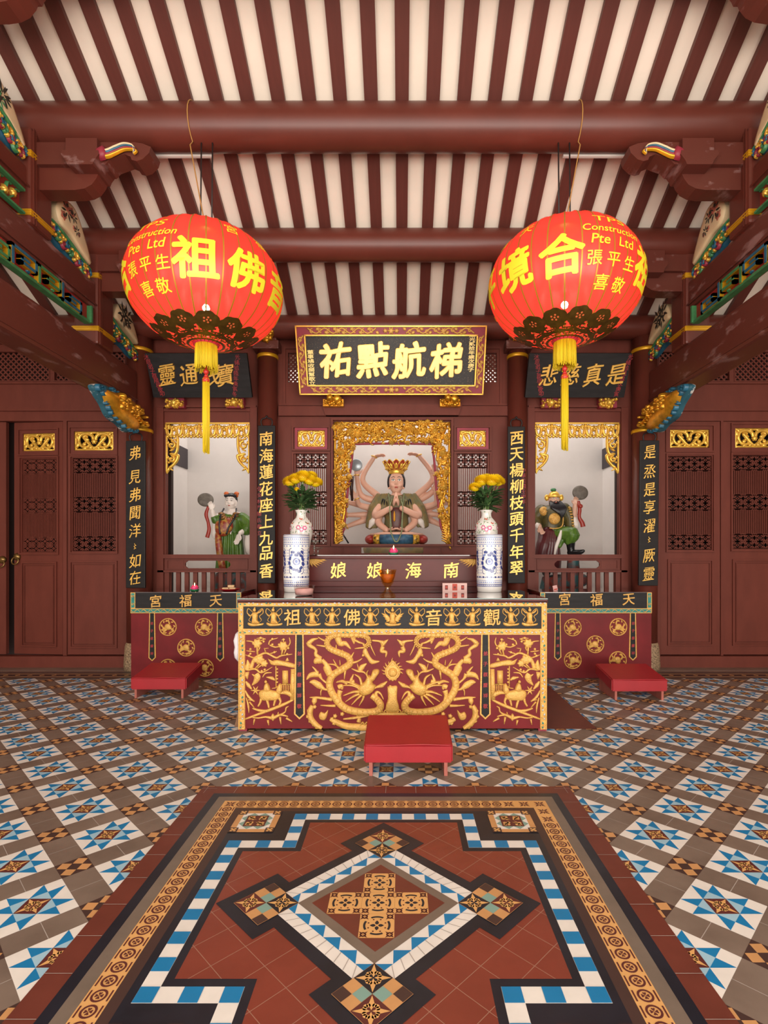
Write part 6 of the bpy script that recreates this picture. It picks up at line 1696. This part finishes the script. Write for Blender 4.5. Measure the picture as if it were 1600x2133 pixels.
ROCK = mat('painted_rock', '#2f5a5e', .5, scale=9, col2='#7d2f25', thresh=(.42, .58)); GLT = mat('silver_mirror', '#aeb6bb', .3, .3)
BEADS = mat('jade_beads', '#8f9a72', .3)
def remesh(o, vox, smooth_it=6, fac=.5):
    md = o.modifiers.new('r', 'REMESH'); md.mode = 'VOXEL'; md.voxel_size = vox; md.use_smooth_shade = True
    if smooth_it: s = o.modifiers.new('s', 'SMOOTH'); s.factor = fac; s.iterations = smooth_it
    dg = bpy.context.evaluated_depsgraph_get(); me = bpy.data.meshes.new_from_object(o.evaluated_get(dg))
    old = o.data; o.modifiers.clear(); o.data = me; me.name = o.name; bpy.data.meshes.remove(old)
    for p in me.polygons: p.use_smooth = True
    return o
def limb(m, pts, rad): m.tube(spline([tuple(p) for p in pts], 6), rad, 12); m.ball(pts[0], rad[0]*.98, 10, 6); m.ball(pts[-1], rad[-1]*.98, 10, 6)
def hand(m, w, d, nrm, s=1.0, curl=.3, thumb=1, spread=.12):
    """palm, four bent fingers and a thumb; d points along the fingers, nrm out of the palm"""
    d = Vector(d).normalized(); n = Vector(nrm); n = (n - d*n.dot(d)).normalized(); sd = d.cross(n)*thumb; w = Vector(w)
    Mx = Matrix((sd, d, n)).transposed()
    m.ball(w + d*.045*s, (.040*s, .052*s, .016*s), 12, 8, M=Mx)
    for i, (o, L) in enumerate(((.030, .070), (.010, .080), (-.010, .075), (-.029, .058))):
        b = w + d*.082*s + sd*o*s; c = curl*(1 + .15*i); p = [b - d*.02*s]
        a = 0
        for q, f in enumerate((.42, .32, .26)):
            a += c*(.6 + .3*q); p.append(p[-1] + (d*cos(a) + n*sin(a) + sd*o*spread*12*(1 if q == 0 else .4))*L*f*s*(1.25 if q == 0 else 1))
        m.tube(spline([tuple(x) for x in p], 4), [.0095*s, .009*s, .0085*s, .0065*s], 8); m.ball(p[-1], .0066*s, 8, 5)
    p = [w + d*.022*s + sd*.026*s, w + d*.05*s + sd*.052*s + n*.008*s, w + d*.078*s + sd*.058*s + n*.018*s]
    m.tube(spline([tuple(x) for x in p], 4), [.013*s, .011*s, .008*s], 8); m.ball(p[-1], .008*s, 8, 5)
class Surf:
    """front of an ellipsoid head: u right, v up, h off the skin"""
    def __init__(s, c, r): s.c = Vector(c); s.r = r
    def __call__(s, u, v, h=0.0):
        k = max(.05, 1 - (u/s.r[0])**2 - (v/s.r[2])**2)
        return s.c + Vector((u, -s.r[1]*math.sqrt(k) - h, v))
def head(m, c, r, nose=1.0):
    c = Vector(c); m.ball(c, r, 20, 14); m.ball(c + Vector((0, -r[1]*.25, -r[2]*.55)), (r[0]*.66, r[1]*.62, r[2]*.44), 14, 10)
    m.tube([c + Vector((0, -r[1]*.96, r[2]*.15)), c + Vector((0, -r[1]*1.07*nose, -r[2]*.12)), c + Vector((0, -r[1]*1.12*nose, -r[2]*.22))], [r[0]*.08, r[0]*.12, r[0]*.16], 8)
    for s_ in (-1, 1):
        m.ball(c + Vector((s_*r[0]*.10, -r[1]*1.0, -r[2]*.25)), r[0]*.10, 8, 5)
        m.ball(c + Vector((s_*r[0]*1.0, 0, -r[2]*.12)), (r[0]*.14, r[1]*.26, r[2]*.34), 8, 8); m.ball(c + Vector((s_*r[0]*.98, -.01, -r[2]*.48)), (r[0]*.10, r[1]*.14, r[2]*.16), 8, 6)
        m.ball(c + Vector((s_*r[0]*.45, -r[1]*.62, -r[2]*.28)), r[0]*.34, 10, 7)
    for v in (-.46, -.56): m.ball(c + Vector((0, -r[1]*.90, r[2]*v)), (r[0]*.24, r[1]*.12, r[2]*.07), 10, 6)
def face(c, r, parent, brow=0.0, fierce=False, col=None):
    S = Surf(c, (r[0]*1.0, r[1]*1.0, r[2]*1.0)); a, k, l = MB(), MB(), MB(); h = r[0]*.06
    for s_ in (-1, 1):
        u, v = s_*r[0]*.40, r[2]*.10
        e = [(u + r[0]*.24*cos(q)*(1), v + r[2]*.085*sin(q) + s_*0*q) for q in [2*pi*i/14 for i in range(14)]]
        a.dome(S, e, h*.3, h0=h*.4); k.dome(S, circ(u, v, r[0]*.085, 10), h*.3, h0=h*.62)
        k.ribbon(S, [(u - r[0]*.26, v + .0), (u, v + r[2]*.105), (u + r[0]*.26, v)], r[0]*.045, h*.2, h0=h*.6, n=4)
        i, o = (u - s_*r[0]*.26, u + s_*r[0]*.30)
        k.ribbon(S, [(i, v + r[2]*(.16 if fierce else .22)), (u, v + r[2]*.30), (o, v + r[2]*(.44 if fierce else .20))], [r[0]*.04, r[0]*(.12 if fierce else .07), r[0]*.03], h*.2, h0=h*.5, n=4)
    v = -r[2]*.50
    l.dome(S, [(-r[0]*.24, v), (-r[0]*.08, v + r[2]*.055), (0, v + r[2]*.035), (r[0]*.08, v + r[2]*.055), (r[0]*.24, v), (r[0]*.1, v - r[2]*.075), (-r[0]*.1, v - r[2]*.075)], h*.5, h0=r[1]*.16)
    a.build('eyes', EYEW, parent); k.build('brows_and_pupils', EYEB, parent); l.build('lips', LIPS, parent)

# ---- the seated goddess
Y0 = 6.93
g = lambda px, py, dy=0.0: Vector((WX(px, Y0), Y0 + dy, WZ(py, Y0)))
gd = thing('goddess_statue', 'seated many armed goddess statue with gold crown and praying hands in the middle shrine', 'statue', (WX(826, Y0), Y0, .46))
m = MB()
hc, hr = g(825.7, 1005, -.02), (.098, .106, .150); head(m, hc, hr)
limb(m, [g(826, 1022, .0), g(826, 1042, .0)], [.055, .062])
limb(m, [g(826, 1040, .0), g(826, 1070, .01), g(826, 1115, .0)], [.10, .13, .12])
m.ball(g(800, 1044, .02), .07); m.ball(g(852, 1044, .02), .07)
for pts, hd in (
    (((800, 1046, .04), (786, 1031, .08), (754, 997, .10), (779, 950, .06)), ((1, 0, .28), (0, -.2, -1), -1)),
    (((852, 1046, .04), (868, 1031, .08), (903, 992, .10), (873, 947, .06)), ((-1, 0, .28), (0, -.2, -1), 1)),
    (((800, 1048, .05), (783, 1042, .09), (751, 1029, .08), (743, 990, .0)), ((.12, 0, 1), (.3, -1, 0), 1)),
    (((852, 1048, .05), (872, 1041, .09), (905, 1019, .08), (908, 990, .0)), ((-.1, 0, 1), (-.3, -1, 0), -1)),
    (((800, 1054, .05), (781, 1057, .08), (751, 1053, .02), (744, 1040, -.06)), ((-.5, -.2, .6), (.2, -1, .2), 1)),
    (((852, 1054, .05), (877, 1056, .08), (908, 1048, .02), (907, 1027, -.06)), ((.1, -.2, 1), (-.4, -1, 0), -1)),
    (((800, 1060, .08), (775, 1058, .12), (745, 1050, .10), (722, 1045, .06)), ((-1, 0, .3), (0, -1, 0), 1)),
    (((852, 1060, .08), (878, 1060, .12), (905, 1054, .10), (922, 1048, .06)), ((1, 0, .3), (0, -1, 0), -1)),
    (((800, 1064, .06), (775, 1070, .12), (748, 1071, .10), (724, 1072, .06)), ((-1, 0, 0), (0, -1, 0), 1)),
    (((852, 1064, .06), (880, 1068, .12), (905, 1070, .10), (920, 1073, .06)), ((1, 0, 0), (0, -1, 0), -1)),
    (((800, 1068, .04), (772, 1078, .12), (745, 1087, .10), (722, 1096, .06)), ((-1, 0, -.4), (0, -1, 0), 1)),
    (((852, 1068, .04), (883, 1077, .12), (905, 1086, .10), (920, 1094, .06)), ((1, 0, -.4), (0, -1, 0), -1))):
    P = [g(*p) for p in pts]; limb(m, P, [.053, .046, .042, .034, .029]); hand(m, P[-1], *hd[:2], 1.02, .22, hd[2])
for s_, ex, wx_ in ((-1, 783, 814), (1, 871.5, 837)):
    P = [g(826 + s_*28, 1046, -.0), g(ex, 1075, -.12), g(wx_, 1062, -.24)]; limb(m, P, [.062, .052, .044, .034])
    hand(m, g(825.5 + s_*4.5, 1057, -.25), (-s_*.10, -.02, 1), (-s_, 0, 0), 1.08, .05, s_, .02)
    P = [g(826 + s_*30, 1060, 0), g(826 + s_*37, 1088, -.10), g(826 + s_*20, 1105, -.20)]; limb(m, P, [.055, .050, .044, .034])
    hand(m, g(826 + s_*18, 1105, -.21), (-s_, -.15, -.02), (0, .2, 1), .95, .2, -s_)
b = m.build('body', SKIN, gd); remesh(b, .0062, 4)
face(hc, hr, gd)
m = MB()
for pts in (((793, 1030), (782, 1058), (774, 1085), (767, 1101)), ((858, 1030), (872, 1058), (881, 1083), (888, 1099))):
    s_ = -1 if pts[0][0] < 826 else 1
    P = [g(a, c, .02 - .02*i) for i, (a, c) in enumerate(pts)]; m.tube(spline([tuple(p) for p in P], 5), [.05, .085, .075, .035], 14)
    for q in range(3): m.tube(spline([tuple(g(a - s_*(6 + 5*q), c, -.04 - .01*q)) for a, c in pts], 4), [.03, .04, .035, .014], 8)
m.lathe(g(826, 1116, .0), [(.16, 0), (.165, .10), (.15, .22), (.185, .36), (.19, .44), (.13, .50), (.07, .53), (.05, .5)], 24, sy=.75)
b = m.build('robe', ROBE, gd); remesh(b, .008, 4)
m = MB()
for s_ in (-1, 1):
    P = [g(826 + s_*q[0], q[1], q[2]) for q in ((42, 1075, -.07), (50, 1088, -.07), (57, 1101, -.06))]; m.tube(spline([tuple(p) for p in P], 4), [.02, .045, .012], 10)
m.build('white_sleeve_lining', LINEN, gd)
m = MB(); pf = Plane(g(826, 1075, -.155)); k_ = Y0/FPX
m.dome(pf, [(u*k_, v*k_) for u, v in spline([(-10, 14), (10, 14), (12, -8), (8, -30), (-8, -30), (-12, -8)], 3, True)], .03); m.build('inner_garment', mat('brown_garment', '#5a2f2a', .45, var=.2, scale=20), gd)
m = MB()
for s_ in (-1, 1):
    m.ribbon(Plane(g(826, 1075, -.15)), [(s_*16*k_, 45*k_), (s_*13*k_, 20*k_), (s_*11*k_, -10*k_), (s_*9*k_, -30*k_)], .02, .035)
m.build('green_lapels', mat('lapel_green', '#75805a', .45), gd)
m = MB()
m.ball(hc + Vector((0, .03, .045)), (hr[0]*1.10, hr[1]*1.02, hr[2]*.86), 18, 12)
for s_ in (-1, 1):
    m.ball(hc + Vector((s_*.092, .01, .0)), (.026, .05, .09), 10, 8)
    for q in range(4): P = [g(826 + s_*(14 + 2*q), 1030, .03), g(826 + s_*(16 + 4*q), 1042, -.08), g(826 + s_*(13 + 6*q), 1056 - q, -.12)]; m.tube(spline([tuple(p) for p in P], 4), [.012, .012, .003], 7)
m.build('hair', HAIR, gd)
# crown of flaring petals
t2 = MB(); c = hc + Vector((0, .01, .112)); t2.lathe(c, [(.095, -.01), (.10, 0), (.10, .03), (.098, .04), (.09, .04)], 26); go, re = MB(), MB()
for k in range(9):
    a = -pi/2 + (k - 4)*.52; d = Vector((cos(a), sin(a), 0)); sd = Vector((-sin(a), cos(a), 0)); pc = Plane(c + d*.095 + Vector((0, 0, .03)), sd, (d*.62 + Vector((0, 0, 1))).normalized(), (d - Vector((0, 0, .62))).normalized())
    O = [(-.031, 0), (-.050, .055), (-.044, .10), (0, .150), (.044, .10), (.050, .055), (.031, 0)]
    re.prism(pc, O, -.012, 0); go.ribbon(pc, O, .011, .010, n=3); go.dome(pc, leaf(0, .012, 0, .11, .045), .016); go.dome(pc, circ(0, .045, .014, 8), .03)
t2.build('crown_band', GOLD, gd); re.build('crown_red_petals', LAPR, gd); go.build('crown_gilt_relief', GOLD, gd)
# lap, seat and lotus base
m = MB(); m.tube([g(771, 1124, -.10), g(800, 1124, -.20), g(826, 1125, -.24), g(852, 1124, -.20), g(881, 1124, -.10)], [.052, .072, .075, .072, .052], 18); m.ball(g(773, 1124, -.06), (.075, .14, .062)); m.ball(g(879, 1124, -.06), (.075, .14, .062)); b = m.build('red_knees', LAPR, gd)
m = MB(); m.tube([g(796, 1124, -.195), g(810, 1124, -.225), g(826, 1125, -.245), g(842, 1124, -.225), g(856, 1124, -.195)], [.077, .079, .080, .079, .077], 18); m.build('blue_lap_cloth', LAPB, gd)
m = MB()
for s_ in (-1, 1): m.tube([g(826 + s_*31, 1124, -.19), g(826 + s_*43, 1124, -.165)], [.080, .074], 18)
m.build('gold_lap_band', mat('lap_gold', '#d8a63c', .4, .3, scale=30, col2='#5d4a1c', thresh=(.38, .5)), gd)
m = MB(); m.tube([g(773, 1114.5, -.17), g(800, 1112.5, -.25), g(826, 1113, -.28), g(855, 1112.5, -.25), g(880, 1114.5, -.17)], [.012, .018, .02, .018, .012], 10); m.build('cloth_hem', SKIN, gd)
m = MB(); m.lathe(g(826, 1133, -.04) - Vector((0, 0, .96)), [(.36, 0), (.37, .05), (.33, .10), (.30, .30), (.30, .70), (.40, .80), (.43, .90), (.40, .93), (.36, .955)], 30, sy=.72); m.build('pedestal', mat('pedestal_paint', '#7d7a60', .5, scale=10, col2='#a08a5c', thresh=(.4, .6)), gd)
m = MB()
for s_ in (-1, 1):
    P = [g(826 + s_*9, 1042, -.12), g(826 + s_*13, 1060, -.29), g(826 + s_*12, 1085, -.31), g(826 + s_*11, 1108, -.33), g(826 + s_*4, 1127, -.34), g(826, 1130, -.345)]
    S = spline([tuple(p) for p in P], 9)
    for q in S: m.ball(q, .0085, 8, 5)
m.build('long_bead_necklace', BEADS, gd)
m = MB(); m.lathe(g(822, 1085, -.20), [(.004, -.02), (.014, 0), (.012, .07), (.004, .11)], 10); m.build('yellow_tassel', mat('tassel_orange', '#d8951c', .5), gd)
m = MB(); k_ = Y0/FPX
for (a, c, d, r_) in ((779, 950, (.4, 0, .9), .038), (873, 947, (-.4, 0, .9), .038), (743, 990, (0, 0, 1), .036), (744, 1041, (-.3, 0, .6), .036), (722, 1072, (1, 0, 0), .036), (722, 1096, (1, 0, .4), .036), (803, 1103, (1, -.2, -.4), .038), (849, 1103, (-1, -.2, -.4), .038), (908, 990, (0, 0, 1), .036)):
    dy = {779: .06, 873: .06, 743: 0, 744: -.06, 803: -.17, 849: -.17, 908: 0}.get(a, .06); c0 = g(a, c, dy); d = Vector(d).normalized(); x_ = d.orthogonal().normalized(); y_ = d.cross(x_)
    m.tube([c0 + (x_*cos(q) + y_*sin(q))*r_ for q in [2*pi*i/18 for i in range(19)]], .0065, 7, caps=False)
m.build('gold_bracelets', GOLD, gd)
m = MB(); c0 = g(743, 970, -.05); Mx = Matrix.Rotation(pi/2, 3, 'X'); m2 = MB(); m2.lathe((0, 0, 0), [(.001, -.012), (.07, -.012), (.078, -.004), (.078, .004), (.07, .012), (.001, .014)], 30); m2.v = [c0 + Mx @ v for v in m2.v]; m2.build('round_mirror', GLT, gd)
m = MB(); m.tube([g(735, 1045, -.10), g(734, 1018, -.12), g(735, 995, -.13)], [.014, .022, .030], 12); m.build('dark_club', mat('dark_club_paint', '#3b1f1c', .35), gd)
m = MB(); m.tube([g(716, 1113, -.1), g(728, 1132, -.12)], .010, 8); m.build('dark_rod', HAIR, gd)

# ---- attendant on the left
Y0 = 7.05
g = lambda px, py, dy=0.0: Vector((WX(px, Y0), Y0 + dy, WZ(py, Y0)))
st = thing('attendant_statue', 'standing green robed attendant statue raising a grey disc in the left shrine niche', 'statue', (WX(482, Y0), Y0, .46))
m = MB(); hc, hr = g(482.3, 1046, -.02), (.072, .082, .102); head(m, hc, hr); limb(m, [g(482, 1058), g(482, 1070)], [.045, .05])
limb(m, [g(483, 1075), g(481, 1110), g(481, 1150), g(482, 1190)], [.10, .105, .11, .11]); m.ball(g(466, 1074), .06); m.ball(g(500, 1076), .06)
limb(m, [g(466, 1074), g(452, 1083, -.04), g(447, 1066, -.08)], [.055, .045, .036, .028]); hand(m, g(446.5, 1064, -.08), (-.25, -.1, 1), (.2, -1, 0), .85, .35, 1)
limb(m, [g(500, 1076), g(519, 1098, -.04), g(506, 1111, -.12)], [.058, .045, .038, .028]); hand(m, g(504, 1113, -.12), (-.25, -.1, -1), (-.4, -1, 0), 1.0, .18, -1)
b = m.build('body', FACEW, st); remesh(b, .006, 4); face(hc, hr, st)
m = MB(); m.ball(hc + Vector((0, .022, .035)), (hr[0]*1.08, hr[1], hr[2]*.86), 16, 10)
for q in range(7): m.ball(hc + Vector(((q - 3)*.021, -.055 + .006*abs(q - 3), .078)), .018, 8, 6)
m.build('hair', HAIR, st)
m = MB()
for s_ in (-1, 1): m.ball(hc + Vector((s_*.066, .02, .112)), (.034, .026, .026), 10, 7); m.ball(hc + Vector((s_*.078, .01, .09)), (.016, .02, .03), 8, 6)
m.build('orange_hair_bows', ORNG, st)
m = MB(); m.lathe(g(481.5, 1192), [(.19, 0), (.185, .12), (.165, .30), (.15, .44), (.135, .52), (.16, .62), (.17, .70), (.12, .755), (.06, .775), (.05, .72)], 26, sy=.72)
m.ball(g(503, 1082), (.10, .09, .075)); limb(m, [g(503, 1080), g(519, 1094, -.02), g(516, 1105, -.06)], [.085, .085, .07]); limb(m, [g(464, 1076), g(454, 1086, -.02), g(450, 1080, -.05)], [.07, .062, .05])
for q in range(7): a = -2.6 + q*.35; P = [g(481.5, 1110) + Vector((.14*cos(a), .105*sin(a), 0)), g(481.5, 1150) + Vector((.17*cos(a), .125*sin(a), 0)), g(481.5, 1190) + Vector((.19*cos(a), .14*sin(a), 0))]; m.tube([tuple(p) for p in P], [.012, .022, .022], 8)
b = m.build('green_robe', ROBEG, st); remesh(b, .007, 3)
m = MB(); k_ = Y0/FPX
P = Plane(g(470, 1110, -.125)); m.dome(P, [(u*k_, v*k_) for u, v in spline([(-13, 22), (2, 26), (16, 30), (22, 12), (14, -2), (4, -8), (-10, -6), (-15, 6)], 3, True)], .05); P2 = Plane(g(463, 1150, -.15)); m.dome(P2, [(u*k_, v*k_) for u, v in spline([(-6, 38), (4, 38), (10, 0), (16, -38), (4, -40), (-4, 0)], 3, True)], .05); m.build('red_front_panel', mat('robe_red_panel', '#8c2f22', .4, scale=22, col2='#b0823a', thresh=(.4, .55)), st)
m = MB(); P = Plane(g(482, 1072, -.10))
for q in range(9): a = pi + q*pi/8; m.dome(P, leaf(.045*cos(a), .03*sin(a), .145*cos(a), .115*sin(a) + .01, .042), .035)
m.build('petal_collar', mat('collar_gold_brown', '#a8763c', .4, .2, scale=26, col2='#4a2c1c', thresh=(.4, .55)), st)
m = MB()
for s_ in (-1, 1): P = [g(482 + s_*13, 1060, -.05), g(482 + s_*15, 1078, -.15), g(476 + s_*10, 1098, -.17), g(474 + s_*6, 1114, -.17)]; m.tube(spline([tuple(p) for p in P], 4), .011, 8)
m.build('black_neck_ribbons', HAIR, st)
m = MB()
for P_, R_ in (((g(457, 1070, -.03), g(452, 1090, -.02), g(449, 1112, -.02), g(448, 1123, -.02)), [.02, .05, .045, .012]), ((g(518, 1108, -.02), g(517, 1128, -.02), g(519, 1148, -.02), g(521, 1156, -.02)), [.03, .045, .04, .012])): m.tube(spline([tuple(p) for p in P_], 4), R_, 12)
m.build('white_hanging_sleeves', LINEN, st)
m = MB(); P = [g(440, 1055, -.07), g(437, 1072, -.08), g(440, 1090, -.08), g(437, 1108, -.08), g(440, 1122, -.08)]
pl_ = Plane(g(438, 1090, -.08)); m.ribbon(pl_, [((a - 438)*k_, (1090 - c)*k_) for a, c in ((439, 1056), (434, 1072), (438, 1088), (440, 1104), (436, 1120))], [.035, .05, .04, .05, .055], .02); m.build('red_sash', SASH, st)
m2 = MB(); m2.lathe((0, 0, 0), [(.001, -.03), (.08, -.028), (.098, -.012), (.10, 0), (.098, .012), (.08, .02), (.001, .026)], 30); Mx = Matrix.Rotation(pi/2 - .15, 3, 'X') @ Matrix.Rotation(.2, 3, 'Y'); c0 = g(433, 1042.5, -.08); m2.v = [c0 + Mx @ Vector((v.x, v.y*.9, v.z)) for v in m2.v]; m2.build('grey_disc', GRYD, st)
m = MB(); rr = random.Random(2)
m.lathe((WX(482, Y0), Y0, .46), [(.24, 0), (.25, .2), (.22, .45), (.20, .60), (.05, .63)], 18, sy=.8)
for q in range(16): m.ball(Vector((WX(rr.uniform(455, 505), Y0), Y0 + rr.uniform(-.14, .0), rr.uniform(.6, 1.04))), rr.uniform(.05, .09), 10, 7)
b = m.build('rock_base', ROCK, st); remesh(b, .012, 3)

# ---- attendant on the right
st = thing('attendant_statue', 'bearded warrior statue in gold cap holding up a grey disc in the right shrine niche', 'statue', (WX(1152, Y0), Y0, .46))
m = MB(); hc, hr = g(1153.4, 1041, -.03), (.066, .078, .092); head(m, hc, hr, 1.06); limb(m, [g(1153, 1050), g(1152, 1062)], [.05, .055])
limb(m, [g(1151, 1066), g(1151, 1085), g(1150, 1106)], [.11, .115, .105]); m.ball(g(1128, 1064), .07); m.ball(g(1176, 1060), .065)
limb(m, [g(1126, 1064), g(1115, 1081, -.03), g(1120, 1098, -.10)], [.065, .052, .042, .032]); hand(m, g(1120, 1098, -.10), (.35, -.2, -1), (.2, -1, .2), .9, .45, 1)
limb(m, [g(1177, 1060), g(1192, 1078, -.03), g(1194, 1054, -.08)], [.06, .05, .04, .03]); hand(m, g(1194, 1054, -.08), (.1, -.1, 1), (-.2, -1, 0), .85, .4, -1)
limb(m, [g(1146, 1110), g(1142, 1140, .0), g(1138, 1180, .02)], [.085, .075, .06]); limb(m, [g(1158, 1112), g(1180, 1114, -.20), g(1178, 1128, -.16)], [.085, .078, .06])
b = m.build('body', mat('warrior_flesh', '#d3a78f', .4), st); remesh(b, .006, 4); face(hc, hr, st, fierce=True)
m = MB(); pb = Plane(hc + Vector((0, -.062, -.04)))
for q in range(15):
    u = (q - 7)*.0085; e = g(1164 + (q - 7)*.5, 1082 - abs(q - 7)*1.2, -.16); s0 = hc + Vector((u, -.075 + .004*abs(q - 7), -.055 + .004*abs(q - 7))); md_ = (s0 + e)/2 + Vector((u*.8 - .01, -.03, 0)); m.tube(spline([tuple(s0), tuple(md_), tuple(e)], 5), [.011, .016, .004], 7)
for s_ in (-1, 1): m.tube(spline([tuple(hc + Vector((s_*.008, -.09, -.032))), tuple(hc + Vector((s_*.028, -.088, -.042))), tuple(hc + Vector((s_*.036, -.085, -.075)))], 4), [.006, .007, .003], 7); m.ball(hc + Vector((s_*.055, -.02, -.05)), (.018, .04, .035), 8, 6)
m.build('black_beard', HAIR, st)
m = MB(); m.ball(hc + Vector((0, .015, .045)), (hr[0]*1.10, hr[1]*1.08, hr[2]*.74), 18, 10)
for s_ in (-1, 1): m.ball(hc + Vector((s_*.094, .01, .025)), (.032, .022, .042), 12, 8)
m.tube([hc + Vector((.07*sin(a), -.08*cos(a) + .005, .035)) for a in [-1.6 + 3.2*i/14 for i in range(15)]], .012, 8); m.build('gold_cap', GOLD, st)
m = MB(); m.ball(hc + Vector((-.012, 0, .125)), (.038, .034, .024), 12, 8); m.build('green_cap_knob', GREENP, st)
m = MB(); m.lathe(g(1150, 1108), [(.13, -.02), (.15, .02), (.15, .12), (.17, .22), (.19, .28), (.13, .33), (.06, .35), (.05, .30)], 24, sy=.74)
limb(m, [g(1128, 1064), g(1115, 1080, -.02), g(1117, 1092, -.07)], [.085, .07, .055]); limb(m, [g(1176, 1060), g(1185, 1080, -.02), g(1186, 1098, -.02)], [.08, .075, .06]); limb(m, [g(1176, 1060), g(1188, 1066, -.03)], [.07, .055])
b = m.build('olive_coat', ROBED, st); remesh(b, .007, 3)
m = MB()
for (a, c, dy, r_) in ((1130, 1066, -.07, .062), (1149, 1082, -.135, .075)): P = Plane(g(a, c, dy)); m.dome(P, circ(0, 0, r_, 18), .04); [m.ribbon(P, spiral(r_*.45*cos(q), r_*.45*sin(q), r_*.3, 1.1, q, 1, 8), .012, .012, h0=.035) for q in (0, 1.6, 3.1, 4.7)]
m.build('gold_roundels', GOLDP, st)
m = MB()
P = [g(1182, 1058, -.09), g(1186, 1078, -.10), g(1190, 1099, -.09)]
for i in range(9): c = Vector(spline([tuple(p) for p in P], 8)[i*2 if i*2 < 17 else 16]); m.ball(c, (.022, .012, .010), 8, 5)
m.tube(spline([tuple(g(a, c, -.15)) for a, c in ((1138, 1101), (1150, 1102), (1163, 1098), (1166, 1084), (1164, 1070))], 4), .008, 7); m.build('gold_trim', GOLDP, st)
m = MB(); P_ = (g(1190, 1064, -.04), g(1193, 1082, -.04), g(1197, 1094, -.04), g(1200, 1101, -.04)); m.tube(spline([tuple(p) for p in P_], 4), [.02, .045, .045, .015], 12); P_ = (g(1114, 1094, -.08), g(1119, 1097, -.10)); m.tube(P_, [.045, .042], 12); m.build('white_sleeves', LINEN, st)
m = MB(); pl_ = Plane(g(1204, 1075, -.09)); m.ribbon(pl_, [((a - 1204)*k_, (1075 - c)*k_) for a, c in ((1200, 1045), (1203, 1062), (1202, 1078), (1208, 1090), (1210, 1098))], [.04, .05, .045, .06, .065], .025); m.ball(g(1204, 1056, -.10), .03); m.build('red_sash', SASH, st)
m2 = MB(); m2.lathe((0, 0, 0), [(.001, -.03), (.08, -.028), (.098, -.012), (.103, 0), (.098, .012), (.08, .02), (.001, .026)], 30); Mx = Matrix.Rotation(pi/2 - .12, 3, 'X'); c0 = g(1204, 1028, -.09); m2.v = [c0 + Mx @ Vector((v.x, v.y*.92, v.z)) for v in m2.v]; m2.build('grey_disc', GRYD, st)
m = MB(); m.lathe(g(1142, 1192), [(.16, 0), (.17, .15), (.15, .35), (.13, .48), (.12, .55)], 24, sy=.8)
limb(m, [g(1140, 1108, -.04), g(1130, 1135, -.08), g(1124, 1158, -.08)], [.09, .10, .09])
for q in range(6): P = [g(1136 + q*4, 1106, -.12), g(1130 + q*5, 1130, -.15), g(1124 + q*6, 1157, -.15)]; m.tube(spline([tuple(p) for p in P], 4), [.012, .02, .022], 8)
b = m.build('maroon_skirt', MARO, st); remesh(b, .007, 3)
m = MB(); limb(m, [g(1160, 1112, -.08), g(1182, 1114, -.22), g(1176, 1127, -.19)], [.095, .090, .065]); limb(m, [g(1166, 1120, -.12), g(1158, 1138, -.16)], [.05, .03]); b = m.build('green_trouser', ROBEG, st); remesh(b, .007, 3)
m = MB(); P = [g(1160, 1106, -.20), g(1156, 1122, -.20), g(1150, 1140, -.19), g(1147, 1157, -.18)]; m.tube(spline([tuple(p) for p in P], 4), [.012, .025, .022, .012], 8); m.build('white_skirt_lining', LINEN, st)
m = MB(); limb(m, [g(1179, 1126, -.19), g(1180, 1140, -.18), g(1181, 1150, -.18)], [.066, .05, .045]); limb(m, [g(1179, 1151, -.17), g(1192, 1151, -.26), g(1199, 1148, -.30)], [.040, .036, .022]); limb(m, [g(1138, 1176, .0), g(1138, 1192, .0)], [.06, .06]); b = m.build('black_boot', BOOT, st); remesh(b, .006, 3)
m = MB(); rr = random.Random(6); x_ = WX(1165, Y0)
m.lathe((x_, Y0, .46), [(.27, 0), (.28, .2), (.25, .42), (.22, .55), (.05, .58)], 18, sy=.8)
for q in range(22): m.ball(Vector((WX(rr.uniform(1132, 1205), Y0), Y0 + rr.uniform(-.2, .0), rr.uniform(.6, .98))), rr.uniform(.05, .09), 10, 7)
m.tube([(WX(1184, Y0), Y0 - .2, .9), (WX(1184, Y0), Y0 - .2, WZ(1158, Y0))], [.10, .07], 12); b = m.build('rock_base', ROCK, st); remesh(b, .012, 3)
